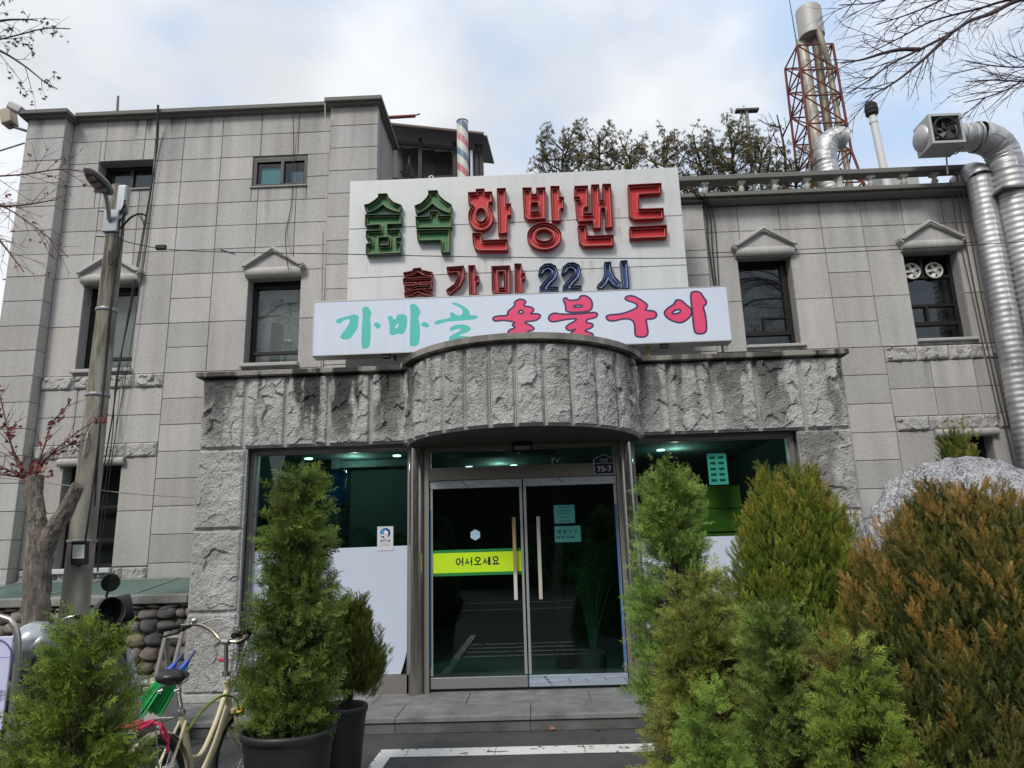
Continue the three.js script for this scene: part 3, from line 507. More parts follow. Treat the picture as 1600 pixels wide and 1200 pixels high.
const illegible = (g, x, y, n, s, r) => { for (let k = 0; k < n; k++) { const px = x + k * s * 1.12; if (r() < 0.15) continue; g.beginPath(); g.moveTo(px, y + s * .2 * r()); g.lineTo(px + s * .7, y + s * .1); g.lineTo(px + s * .6, y + s * .5); g.moveTo(px + s * .1, y + s * .6); g.lineTo(px + s * .8, y + s * .6); g.moveTo(px + s * .45, y + s * .3); g.lineTo(px + s * .45, y + s); g.stroke(); } };
sheet('door_notice', 'upper turquoise-looking paper notice with five lines inside the right door', 'notice', 0.225, 0.462, 1.9, 2.105, -8.262, canvasTex(256, 224, (g, w, h) => { g.fillStyle = '#f4f6f6'; g.fillRect(0, 0, w, h); g.strokeStyle = '#243038'; g.lineWidth = 3; const r = rng(3); [[46, 22, 8], [34, 62, 9], [22, 102, 10], [80, 146, 5], [26, 192, 12]].forEach(([x, y, n], i) => illegible(g, x, y, n, i === 4 ? 14 : 18, r)); }));
sheet('opening_hours_notice', 'lower turquoise-looking paper with opening hours inside the right door', 'notice', 0.222, 0.52, 1.69, 1.868, -8.262, canvasTex(320, 192, (g, w, h) => { g.fillStyle = '#f4f6f6'; g.fillRect(0, 0, w, h); g.strokeStyle = '#10181c'; g.lineWidth = 6; hangul(g, 'o+yeo+ng o+eo+b s+i g+a+n'.replace('ng', 'o'), 40, 44, 40, 1.65); g.fillStyle = '#10181c'; g.font = 'bold 40px sans-serif'; g.fillText('06:30~22:00', 22, 148); }));
{
  const t = sheet('no_smoking_sign', 'white no-smoking sign with a blue disc on the left shop window', 'sign', -1.8, -1.617, 1.655, 1.925, -8.235, canvasTex(192, 288, (g, w, h) => {
    g.fillStyle = '#c8d0d4'; g.fillRect(0, 0, w, h); g.fillStyle = '#17246e'; g.beginPath(); g.arc(96, 80, 62, 0, 7); g.fill(); g.fillStyle = '#2f8fc8'; g.beginPath(); g.arc(80, 66, 40, 0, 7); g.fill();
    g.fillStyle = '#dfe8ee'; g.beginPath(); g.roundRect(80, 50, 50, 88, 22); g.fill(); g.strokeStyle = '#dfe8ee'; g.lineWidth = 14; g.beginPath(); g.moveTo(36, 92); g.quadraticCurveTo(60, 108, 88, 110); g.stroke();
    g.strokeStyle = '#d05a62'; g.lineWidth = 5; g.beginPath(); g.arc(106, 106, 18, 0, 7); g.moveTo(94, 94); g.lineTo(118, 118); g.stroke();
    g.strokeStyle = '#20242c'; g.lineWidth = 5; hangul(g, 'g+eu+m o+yeo+n s+i s+eo+r', 34, 156, 27, 1.2); g.fillStyle = '#b06a70'; for (const y of [200, 216, 228]) g.fillRect(36, y, 120, 4);
  }), 0.004); t.rotation.x = 0.03;
}
// things inside the room
{
  const t = thing('storage_shelf', 'dark storage shelf behind the left shop window', 'shelf');
  for (const y of [0.5, 0.95, 1.4, 1.85, 2.2]) part(t, 'shelf_board', [rbox(-3.2, -2.3, y, y + 0.03, -8.95, -8.55, 0.005)], mat(0.02, 0.025, 0.025, 0.7));
  for (const x of [-3.2, -2.33]) for (const z of [-8.93, -8.58]) part(t, 'post', [rod(V(x, 0.142, z), V(x, 2.25, z), 0.015)], mat(0.03, 0.03, 0.03, 0.6));
  settle(t, -2.75, 0.142, -8.75);
  const b = thing('storage_box', 'dark grey storage boxes standing on the shelf behind the left window', 'box');
  part(b, 'body', [rbox(-3.1, -2.75, 1.88, 2.12, -8.9, -8.6, 0.01), rbox(-2.95, -2.5, 1.43, 1.6, -8.9, -8.6, 0.01)], mat(0.05, 0.06, 0.06, 0.7)); settle(b, -2.9, 1.43, -8.75);
  const w = thing('water_bottle', 'large blue water bottle upside down behind the left window', 'water bottle');
  part(w, 'bottle', [lathe([[0.02, 0.0], [0.05, 0.06], [0.13, 0.12], [0.135, 0.3], [0.125, 0.32], [0.135, 0.34], [0.135, 0.45], [0.1, 0.5], [0, 0.5]], -2.42, 2.15, -8.72)], mat(0.02, 0.1, 0.34, 0.25)); settle(w, -2.42, 2.15, -8.72);
  const y = thing('carton_stack', 'yellow cartons stacked behind the right shop window', 'carton');
  for (const [i, yy] of [1.2, 1.48, 1.76, 2.03].entries()) part(y, 'carton', [rbox(1.98 + (i % 2) * 0.01, 2.46, yy - 0.002, yy + 0.262, -8.95, -8.6, 0.008)], mat(0.46, 0.2, 0.012, 0.7));
  part(y, 'table', [rbox(1.8, 2.8, 1.1, 1.19, -9.1, -8.5, 0.01), rod(V(1.9, 0.142, -8.8), V(1.9, 1.1, -8.8), 0.03), rod(V(2.7, 0.142, -8.8), V(2.7, 1.1, -8.8), 0.03)], mat(0.06, 0.05, 0.04, 0.7)); settle(y, 2.2, 0.142, -8.8);
  sheet('paper_poster', 'white printed paper inside the right shop window above the cartons', 'poster', 2.02, 2.24, 2.28, 2.64, -8.262, canvasTex(192, 320, (g, w, h) => { g.fillStyle = '#e9eee9'; g.fillRect(0, 0, w, h); g.fillStyle = '#54605c'; for (let i = 0; i < 5; i++) for (let j = 0; j < 2; j++) g.fillRect(24 + j * 84, 30 + i * 58, 56, 26); }));
  for (const [x, z, lab] of [[0.62, -8.75, 'leafy palm in a dark pot just behind the right door'], [-1.75, -8.9, 'leafy indoor palm behind the left shop window near the column'], [0.35, -9.7, 'tall indoor palm deeper inside behind the right door']]) {
    const p = thing('indoor_palm', lab, 'plant', null), r = rng(Math.round(x * 100 + 999)), L = [];
    part(p, 'pot', [lathe([[0.0, 0], [0.14, 0], [0.17, 0.3], [0.15, 0.3], [0.14, 0.26], [0, 0.26]], x, 0.142, z)], mat(0.04, 0.035, 0.03, 0.6));
    for (let k = 0; k < 16; k++) {
      const a = r() * 6.28, h = 1.1 + r() * 0.8, out = 0.35 + r() * 0.3, top = V(x + Math.cos(a) * out * .5, 0.4 + h, Math.min(-8.4, z + Math.sin(a) * out * .5)), tip = V(x + Math.cos(a) * out * 1.3, 0.4 + h * 0.82, Math.min(-8.34, z + Math.sin(a) * out));
      const c = new THREE.QuadraticBezierCurve3(V(x, 0.4, z), top, tip); L.push(new THREE.TubeGeometry(c, 8, 0.006, 4));
      for (let q = 0.4; q < 1; q += 0.05) for (const s of [-1, 1]) { const b0 = c.getPoint(q), e = b0.clone().add(V(-Math.sin(a) * s * 0.16 + (r() - .5) * .05, -0.1, Math.cos(a) * s * 0.1)); e.z = Math.min(e.z, -8.3); const g = new THREE.BufferGeometry(); const n = V(0, 0.012, 0.008); g.setAttribute('position', new THREE.BufferAttribute(new Float32Array([...b0.clone().add(n).toArray(), ...b0.clone().sub(n).toArray(), ...e.toArray()]), 3)); g.computeVertexNormals(); L.push(g); }
    }
    part(p, 'leaves', L, mat(0.03, 0.08, 0.025, 0.6)); settle(p, x, 0.142, z);
  }
}

// ---------------------------------------------------------------- the big sign: three white boards with open channel letters
// outlines in half centimetres: [syllable, colour, outline, hole]
const LETTERS = [
  ['a', 'green', [[-401,1296],[-375,1296],[-371,1283],[-357,1269],[-335,1259],[-340,1237],[-356,1242],[-375,1251],[-388,1262],[-400,1252],[-419,1243],[-433,1239],[-440,1264],[-424,1268],[-410,1278],[-401,1286]]],
  ['a', 'green', [[-436,1235],[-336,1232],[-335,1203],[-374,1203],[-374,1187],[-338,1187],[-337,1162],[-349,1161],[-349,1146],[-336,1147],[-336,1117],[-432,1117],[-432,1148],[-419,1149],[-420,1165],[-433,1165],[-433,1187],[-394,1187],[-395,1203],[-436,1202]], [[-397,1165],[-371,1165],[-370,1143],[-397,1142]]],
  ['b', 'green', [[-262,1299],[-235,1299],[-231,1283],[-217,1269],[-196,1253],[-201,1228],[-217,1234],[-237,1246],[-250,1259],[-262,1248],[-276,1238],[-295,1230],[-300,1255],[-282,1262],[-268,1276],[-262,1286]]],
  ['b', 'green', [[-259,1237],[-233,1237],[-234,1222],[-197,1222],[-197,1186],[-295,1189],[-297,1222],[-259,1222]]],
  ['b', 'green', [[-294,1183],[-202,1181],[-203,1113],[-227,1114],[-228,1150],[-291,1151]]],
  ['c', 'red', [[-130,1298],[-105,1298],[-105,1288],[-84,1288],[-84,1258],[-94,1256],[-95,1248],[-88,1239],[-84,1229],[-82,1218],[-83,1206],[-86,1196],[-92,1186],[-99,1180],[-108,1175],[-118,1174],[-127,1176],[-136,1181],[-143,1189],[-149,1198],[-152,1209],[-152,1221],[-150,1232],[-145,1242],[-138,1250],[-151,1258],[-152,1289],[-130,1289]], [[-104,1220],[-105,1211],[-109,1205],[-114,1201],[-120,1201],[-125,1205],[-128,1212],[-130,1221],[-128,1229],[-124,1236],[-119,1239],[-113,1239],[-108,1235],[-105,1228]]],
  ['c', 'red', [[-72,1297],[-46,1297],[-47,1250],[-33,1250],[-34,1215],[-44,1215],[-46,1163],[-71,1163]]],
  ['c', 'red', [[-142,1167],[-116,1167],[-114,1145],[-45,1145],[-45,1112],[-124,1115],[-136,1123],[-141,1139]]],
  ['d', 'red', [[-1,1296],[25,1295],[25,1275],[36,1276],[37,1294],[63,1294],[60,1201],[11,1200],[0,1214]], [[22,1250],[40,1250],[40,1224],[21,1223]]],
  ['d', 'red', [[76,1297],[102,1296],[101,1263],[113,1263],[111,1230],[101,1229],[101,1192],[76,1194]]],
  ['d', 'red', [[101,1148],[99,1137],[94,1128],[86,1120],[76,1114],[64,1111],[52,1110],[40,1112],[29,1116],[20,1123],[12,1131],[8,1141],[7,1152],[9,1162],[14,1171],[22,1179],[32,1185],[43,1189],[55,1190],[68,1188],[79,1183],[88,1176],[95,1168],[100,1158]], [[75,1151],[73,1144],[68,1139],[61,1136],[53,1135],[44,1137],[37,1141],[33,1146],[31,1153],[33,1159],[38,1165],[46,1168],[54,1169],[62,1167],[69,1163],[74,1158]]],
  ['e', 'red', [[142,1294],[180,1294],[178,1231],[166,1229],[165,1212],[186,1212],[188,1296],[211,1296],[210,1249],[218,1250],[219,1297],[243,1296],[242,1168],[220,1167],[222,1225],[212,1225],[209,1166],[187,1167],[187,1189],[149,1188],[144,1199],[142,1254],[155,1254],[155,1261],[140,1261]]],
  ['e', 'red', [[145,1176],[170,1177],[170,1145],[241,1145],[240,1114],[159,1115],[147,1127]]],
  ['f', 'red', [[289,1291],[381,1292],[379,1262],[318,1261],[315,1218],[381,1217],[380,1187],[300,1187],[287,1199]]],
  ['f', 'red', [[285,1166],[386,1167],[383,1132],[284,1132]]],
  ['g', 'crimson', [[-302,1071],[-282,1072],[-278,1065],[-250,1058],[-252,1044],[-276,1050],[-291,1060],[-303,1051],[-327,1047],[-330,1060],[-306,1064]]],
  ['g', 'crimson', [[-330,1044],[-251,1044],[-251,1028],[-282,1028],[-282,1023],[-254,1024],[-253,1010],[-326,1008],[-327,1022],[-299,1022],[-299,1028],[-330,1029]]],
  ['g', 'crimson', [[-325,1025],[-252,1025],[-252,1012],[-272,1009],[-252,1000],[-254,989],[-274,994],[-290,1003],[-305,994],[-325,989],[-327,1002],[-305,1010],[-325,1014]]],
  ['h', 'crimson', [[-213,1071],[-165,1073],[-165,1040],[-177,1015],[-203,994],[-215,1005],[-192,1022],[-183,1044],[-183,1055],[-211,1055]]],
  ['h', 'crimson', [[-154,1073],[-135,1073],[-135,1042],[-125,1041],[-126,1024],[-134,1023],[-134,988],[-153,989]]],
  ['i', 'crimson', [[-92,1068],[-41,1068],[-43,993],[-47,989],[-86,990],[-92,999]], [[-73,1052],[-59,1052],[-60,1007],[-72,1007]]],
  ['i', 'crimson', [[-30,1073],[-10,1072],[-10,1046],[-1,1046],[-2,1028],[-10,1028],[-9,989],[-31,988]]],
  ['j', 'blue', [[33,1040],[37,1057],[51,1069],[68,1070],[82,1061],[87,1045],[81,1028],[65,1013],[57,1003],[86,1002],[85,989],[34,989],[35,1003],[52,1023],[66,1038],[68,1048],[61,1054],[52,1051],[46,1041]]],
  ['k', 'blue', [[95,1040],[99,1057],[113,1069],[130,1070],[144,1062],[149,1045],[143,1028],[127,1013],[119,1003],[147,1003],[147,989],[95,989],[97,1003],[114,1023],[128,1038],[130,1048],[123,1055],[114,1052],[107,1041]]],
  ['l', 'blue', [[211,1067],[230,1067],[229,1046],[236,1026],[252,1005],[245,993],[230,1001],[220,1016],[212,1003],[198,991],[188,1001],[201,1015],[209,1034]]],
  ['l', 'blue', [[254,1069],[273,1070],[273,991],[255,991]]],
];
const BRUSH = [
  ['a', 'teal', [[-490,909],[-486,914],[-475,917],[-457,920],[-447,925],[-431,920],[-436,899],[-434,890],[-445,873],[-455,859],[-474,860],[-478,869],[-466,883],[-453,904],[-455,916],[-472,911],[-478,904],[-487,903]]],
  ['a', 'teal', [[-423,940],[-418,944],[-408,943],[-399,925],[-405,914],[-401,894],[-402,838],[-414,833],[-423,835],[-422,895],[-420,920]]],
  ['a', 'teal', [[-393,896],[-385,902],[-375,892],[-378,885],[-385,886],[-388,892]]],
  ['b', 'teal', [[-358,916],[-346,916],[-342,903],[-331,913],[-334,918],[-317,921],[-306,912],[-312,873],[-323,867],[-330,872],[-344,865],[-352,870],[-349,892]], [[-340,890],[-327,902],[-329,884],[-338,880]]],
  ['b', 'teal', [[-301,944],[-288,948],[-275,930],[-274,921],[-281,909],[-275,889],[-276,837],[-295,835],[-300,838],[-298,894],[-297,931]]],
  ['b', 'teal', [[-273,891],[-261,898],[-251,888],[-254,883],[-263,885]]],
  ['c', 'teal', [[-195,945],[-179,945],[-157,931],[-147,921],[-149,910],[-126,909],[-129,901],[-158,899],[-188,898],[-209,897],[-231,889],[-237,893],[-234,899],[-198,904],[-193,910],[-198,916],[-190,921],[-185,912],[-168,909],[-163,919],[-164,929],[-179,939]]],
  ['c', 'teal', [[-199,879],[-178,887],[-158,885],[-144,877],[-148,869],[-172,861],[-182,856],[-155,855],[-138,848],[-145,839],[-172,838],[-197,846],[-201,853],[-189,861],[-172,869],[-165,875],[-180,878],[-195,870]]],
  ['d', 'pink', [[-90,901],[-75,907],[-48,905],[-51,917],[-30,931],[-33,942],[-15,951],[1,941],[-12,931],[15,926],[18,915],[4,908],[32,908],[34,898],[21,889],[-14,888],[14,875],[17,865],[-8,861],[18,851],[5,841],[-49,845],[-52,867],[-28,873],[-42,881],[-28,887],[-62,895],[-83,891]], [[-25,911],[-15,922],[-7,910]]],
  ['e', 'pink', [[92,944],[101,949],[106,940],[135,941],[136,952],[153,952],[168,937],[165,910],[135,907],[97,909],[100,926]], [[119,927],[141,927],[141,921],[120,921]]],
  ['e', 'pink', [[53,896],[61,907],[76,908],[78,905],[116,903],[157,905],[176,906],[179,897],[170,890],[153,889],[146,880],[166,876],[164,865],[141,859],[155,853],[165,849],[162,833],[104,837],[108,854],[124,865],[107,858],[95,866],[101,875],[122,885],[126,892],[91,889],[67,884],[56,887]]],
  ['f', 'pink', [[249,940],[257,947],[274,946],[294,932],[307,921],[304,912],[297,906],[323,904],[329,893],[321,882],[299,883],[301,867],[303,841],[290,835],[273,837],[269,843],[271,868],[266,882],[246,887],[218,880],[203,883],[199,892],[205,898],[240,898],[275,911],[282,918],[276,927],[256,933]]],
  ['g', 'pink', [[346,899],[357,910],[375,920],[378,931],[393,930],[403,917],[417,905],[414,887],[399,874],[385,868],[365,875],[350,886]], [[365,897],[378,905],[389,904],[387,896],[370,893]]],
  ['g', 'pink', [[416,947],[426,952],[442,950],[450,933],[456,924],[454,915],[445,910],[450,890],[450,850],[444,839],[423,838],[417,848],[418,902]]],
];

function inset(pts, d) {
  const n = pts.length, area = pts.reduce((s, p, i) => { const q = pts[(i + 1) % n]; return s + p.x * q.y - q.x * p.y; }, 0), sg = area > 0 ? 1 : -1;
  return pts.map((p, i) => {
    const a = pts[(i + n - 1) % n], b = pts[(i + 1) % n], e1 = p.clone().sub(a).normalize(), e2 = b.clone().sub(p).normalize();
    const n1 = new THREE.Vector2(-e1.y, e1.x).multiplyScalar(sg), n2 = new THREE.Vector2(-e2.y, e2.x).multiplyScalar(sg), m = n1.clone().add(n2), l = m.length();
    if (l < 0.2) return p.clone().addScaledVector(n1, d);
    m.divideScalar(l); return p.clone().addScaledVector(m, Math.min(d / Math.max(0.35, m.dot(n1)), d * 1.7));
  });
}
const boardTex = dataTex(768, 448, (i, j) => {
  const x = i / 768 * 4.7 - 2.5, y = 4.06 + j / 448 * 2.7; let v = 0.60 + (fbm(x * 2, y * 2, 4, 91) - .5) * 0.06 - 0.05 * smooth(0.5, 0.8, fbm(x * 9, y * 0.8, 4, 92));
  let rust = 0; for (const [a, b, t] of [[1.05, 1.6, 6.15], [1.0, 1.62, 5.88], [-0.8, -0.3, 5.5], [0.7, 1.2, 5.4], [-0.2, 0.3, 4.95], [-2.2, -1.7, 5.5]]) if (x > a && x < b && y < t && y > t - 0.32) rust = Math.max(rust, smooth(0.5, 0.75, fbm(x * 22, y * 1.2, 3, 94)) * smooth(t - 0.32, t - 0.02, y) * 0.55);
  v *= 1 - 0.5 * rust; return [v * (0.955 + rust * 0.1), v * 0.985, v * (0.985 - rust * 0.12)];
}, true, false);
{
  const t = thing('large_signboard', 'large white board sign with green and red channel letters above the porch', 'sign');
  const bm = new THREE.MeshStandardMaterial({ map: boardTex, roughness: 0.4 });
  const uv = (g) => planarUV(g, (x, y) => [(x + 2.5) / 4.7, (y - 4.06) / 2.7]);
  for (const [a, b] of [[4.0, 4.556], [4.564, 5.281], [5.289, 6.006], [6.014, 6.742]]) part(t, 'board', [uv(rbox(-2.425, 2.168, a, b, -9.12, -9.0, 0.006))], bm);
  part(t, 'frame', [box(-2.38, 2.12, 3.76, 6.7, -9.2, -9.125), box(-2.35, -2.25, 3.76, 6.6, -9.9, -9.2), box(2.0, 2.1, 3.76, 6.6, -9.9, -9.2)], mat(0.18, 0.18, 0.18, 0.7));
  { const g = new THREE.TorusGeometry(0.028, 0.009, 8, 18); g.translate(-1.285, 6.775, -9.05); part(t, 'lifting_eye', g, mat(0.5, 0.5, 0.5, 0.4, 0.6)); }
  const colours = { green: [0.03, 0.17, 0.05], red: [0.56, 0.008, 0.014], crimson: [0.42, 0.006, 0.014], blue: [0.02, 0.075, 0.26] };
  const bySyl = {};
  for (const [k, c, o, ...holes] of LETTERS) (bySyl[k] = bySyl[k] || { c, list: [] }).list.push([o, holes]);
  const tubeMats = { green: mat(0.36, 0.34, 0.16, 0.5), red: mat(0.62, 0.34, 0.28, 0.5), crimson: mat(0.5, 0.3, 0.28, 0.5), blue: mat(0.6, 0.64, 0.7, 0.5) };
  for (const [k, { c, list }] of Object.entries(bySyl)) {
    const col = colours[c], rims = [], faces = [], tubes = [];
    for (const [o, holes] of list) {
      const O = pathOf(o, 0.005), H = holes.map((h) => pathOf(h, 0.005)), small = c === 'crimson' || c === 'blue';
      const faceShape = new THREE.Shape(O); faceShape.holes = H.map((h) => new THREE.Path(h));
      const f = new THREE.ExtrudeGeometry(faceShape, { depth: 0.03, bevelEnabled: false }); f.translate(0, 0, -8.998); faces.push(f);
      const rim = (p, d) => { const s = new THREE.Shape(d > 0 ? p : inset(p, d)); s.holes = [new THREE.Path(d > 0 ? inset(p, d) : p)]; const g = new THREE.ExtrudeGeometry(s, { depth: 0.07, bevelEnabled: false }); g.translate(0, 0, -8.967); rims.push(g); };
      rim(O, 0.008); H.forEach((h) => rim(h, -0.007));
      const loop = (p, d) => { const q = inset(p, d), n = q.length; for (let i = 0; i < n; i++) { const a = q[i], b = q[(i + 1) % n]; if (a.distanceTo(b) > 0.02) tubes.push(rod(V(a.x, a.y, -8.935), V(b.x, b.y, -8.935), 0.0045, 0.0045, 5)); } };
      loop(O, small ? 0.019 : 0.024); H.forEach((h) => loop(h, -0.02));
    }
    const l = part(t, 'letter', faces, mat(...col, 0.55));
    part(l, 'letter_rim', rims, mat(col[0] * 0.42, col[1] * 0.42, col[2] * 0.42, 0.5)); part(l, 'neon_tube', tubes, tubeMats[c]);  // rim is the face colour darkened, channel shade put into it
  }
  settle(t, -0.13, 3.76, -9.06);
}
// ---------------------------------------------------------------- the long light box in front of it, brush lettering printed on its face
{
  const t = thing('light_box_sign', 'long pale blue light box sign with teal and pink brush lettering', 'sign');
  const X0 = -2.752, X1 = 2.556, Y0 = 4.088, Y1 = 4.82, K = 2048 / (X1 - X0), TH = Math.round((Y1 - Y0) * K);
  const tex = canvasTex(2048, TH, (g, w, h) => {
    g.fillStyle = '#cfd8e8'; g.fillRect(0, 0, w, h);
    const r = rng(12); for (let i = 0; i < 60; i++) { g.fillStyle = `rgba(${r() < .5 ? '255,255,255' : '170,180,190'},.05)`; g.fillRect(r() * w, r() * h * .5, 4 + r() * 20, h); }
    const draw = (o) => { const p = o.map(([x, y]) => [(x * 0.005 - X0) * K, (Y1 - y * 0.005) * K]), n = p.length; g.moveTo((p[n - 1][0] + p[0][0]) / 2, (p[n - 1][1] + p[0][1]) / 2); for (let i = 0; i < n; i++) { const a = p[i], b = p[(i + 1) % n]; g.quadraticCurveTo(a[0], a[1], (a[0] + b[0]) / 2, (a[1] + b[1]) / 2); } g.closePath(); };
    g.lineJoin = 'round';
    for (const [, c, o, ...holes] of BRUSH) { g.beginPath(); draw(o); holes.forEach(draw); g.lineWidth = c === 'pink' ? 9 : 9; g.strokeStyle = c === 'pink' ? '#3c2450' : '#52bfb2'; g.fillStyle = c === 'pink' ? '#e2436f' : '#52bfb2'; if (c === 'pink') { g.fill('evenodd'); g.stroke(); } else { g.fill('evenodd'); g.lineWidth = 5; g.stroke(); } }
  });
  const face = rbox(X0 + 0.012, X1 - 0.012, Y0 + 0.012, Y1 - 0.012, -8.61, -8.6, 0.002); planarUV(face, (x, y) => [(x - X0) / (X1 - X0), (y - Y0) / (Y1 - Y0)]);
  part(t, 'case', [box(X0, X1, Y0, Y1, -8.82, -8.612), ...bars(X0, X1, Y0, Y1, 0.012, -8.612, -8.596)], mat(0.42, 0.42, 0.42, 0.4, 0.4));
  part(t, 'printed_face', face, new THREE.MeshPhysicalMaterial({ map: tex, roughness: 0.25, clearcoat: 0.3 }));
  for (const x of [-1.62, 1.42]) part(t, 'bracket', [rod(V(x, 3.76, -8.62), V(x - 0.1, 4.09, -8.72), 0.02), rod(V(x + 0.1, 3.76, -8.72), V(x + 0.1, 4.09, -8.72), 0.018)], mat(x > 0 ? 0.3 : 0.05, x > 0 ? 0.17 : 0.05, 0.05, 0.7, 0.3));
  for (const x of [-1.86, 1.66]) part(t, 'junction_box', [rbox(x, x + 0.1, 4.04, 4.09, -8.7, -8.62, 0.01)], mat(0.01, 0.01, 0.01, 0.5));
  settle(t, -0.1, 3.76, -8.7);
}
{
  const t = thing('roof_cabinet', 'low white cabinet on the porch roof right of the curved front', 'cabinet');
  part(t, 'body', [rbox(1.35, 2.2, 3.68, 4.02, -8.98, -8.88, 0.01)], mat(0.62, 0.66, 0.7, 0.6)); part(t, 'lid', [rbox(1.33, 2.22, 4.02, 4.05, -8.99, -8.87, 0.005)], mat(0.5, 0.52, 0.54, 0.6)); settle(t, 1.78, 3.68, -8.93);
}

// ---------------------------------------------------------------- twigs: tapered tubes along a curve, with side shoots
function limb(out, pts, r0, r1, seg = 5, steps) {
  const c = new THREE.CatmullRomCurve3(pts, false, 'centripetal'), n = steps || Math.max(3, pts.length * 3), P = [], I = [];
  const fr = c.computeFrenetFrames(n, false);
  for (let i = 0; i <= n; i++) { const p = c.getPointAt(i / n), r = r0 + (r1 - r0) * i / n; for (let k = 0; k < seg; k++) { const a = k / seg * 6.2832, q = p.clone().addScaledVector(fr.normals[i], Math.cos(a) * r).addScaledVector(fr.binormals[i], Math.sin(a) * r); P.push(q.x, q.y, q.z); } }
  for (let i = 0; i < n; i++) for (let k = 0; k < seg; k++) { const a = i * seg + k, b = i * seg + (k + 1) % seg; I.push(a, b, a + seg, b, b + seg, a + seg); }
  const g = new THREE.BufferGeometry(); g.setAttribute('position', new THREE.BufferAttribute(new Float32Array(P), 3)); g.setIndex(I); g.computeVertexNormals(); out.push(g); return c;
}
function shoots(out, c, r, o, level = 0, tips) {
  const L = c.getLength(), n = Math.round(L * o.per[level] * (0.8 + r() * 0.4));
  for (let k = 0; k < n; k++) {
    const t = (level ? 0.12 : o.from || 0.08) + 0.88 * (k + r()) / n; if (t > 1) continue;
    const p = c.getPointAt(Math.min(1, t)), d = c.getTangentAt(Math.min(1, t)), side = V(r() - .5, r() - .5, r() - .5).cross(d).normalize();
    const dir = d.clone().multiplyScalar(o.fwd || 0.75).addScaledVector(side, 0.55 + r() * 0.4).add(V(0, o.lift || 0, 0)).normalize(), len = o.len[level] * (0.45 + r() * 0.8) * (1.1 - 0.5 * t);
    const sag = V((r() - .5) * .25, (o.sag || 0) + (r() - .5) * .3, (r() - .5) * .25), a = p.clone().addScaledVector(dir, len * .5).addScaledVector(sag, len * .12), b = p.clone().addScaledVector(dir, len).addScaledVector(sag, len * .45);
    const c2 = limb(out, [p, a, b], o.rad[level], o.rad[level] * 0.45, level > 1 ? 3 : 4, level > 1 ? 3 : 5);
    if (tips) tips.push([b, dir], [c2.getPointAt(.6), dir]);
    if (level + 1 < o.len.length) shoots(out, c2, r, o, level + 1, tips);
  }
}
function instanced(parent, name, geo, m, list) {                     // list of [position, quaternion, scale, colour]
  const im = new THREE.InstancedMesh(geo, m, list.length), M = new THREE.Matrix4();
  list.forEach(([p, q, s, c], i) => { im.setMatrixAt(i, M.compose(p, q, typeof s === 'number' ? V(s, s, s) : s)); if (c) im.setColorAt(i, c); });
  im.name = name; im.userData.kind = 'stuff'; shadows(im); parent.add(im); return im;
}
function aim(dir, roll) { const q = new THREE.Quaternion().setFromUnitVectors(V(0, 1, 0), dir); return q.multiply(new THREE.Quaternion().setFromAxisAngle(V(0, 1, 0), roll)); }

// ---------------------------------------------------------------- on the roofs
const rust = mat(0.17, 0.045, 0.036, 0.8, 0.2), galv = new THREE.MeshStandardMaterial({ map: dataTex(256, 256, (i, j) => { const v = 0.47 + (fbm(i / 26, j / 60, 5, 305) - .5) * 0.36 - 0.14 * smooth(0.55, 0.75, fbm(i / 12, j / 90, 4, 306)); return [v, v, v * 1.01]; }), metalness: 0.75, roughness: 0.55, bumpMap: dataTex(128, 128, (i, j) => fbm(i / 14, j / 20, 4, 301), false), bumpScale: 0.02 });
const galvDull = mat(0.45, 0.45, 0.45, 0.5, 0.6), matteBlack = mat(0.02, 0.02, 0.02, 0.8);
function ribbed(pts, r, pitch = 0.05, amp = 0.006, seg = 28) {          // spiral-seam metal duct
  const c = new THREE.CatmullRomCurve3(pts, false, 'centripetal'), L = c.getLength(), n = Math.round(L / pitch) * 4, g = new THREE.TubeGeometry(c, n, r, seg, false), p = g.attributes.position;
  for (let i = 0; i <= n; i++) { const q = c.getPointAt(i / n), k = 1 + (i % 4 === 0 ? amp / r : 0); for (let s = 0; s <= seg; s++) { const id = i * (seg + 1) + s, v = V(p.getX(id), p.getY(id), p.getZ(id)).sub(q).multiplyScalar(k).add(q); p.setXYZ(id, v.x, v.y, v.z); } }
  g.computeVertexNormals(); return g;
}
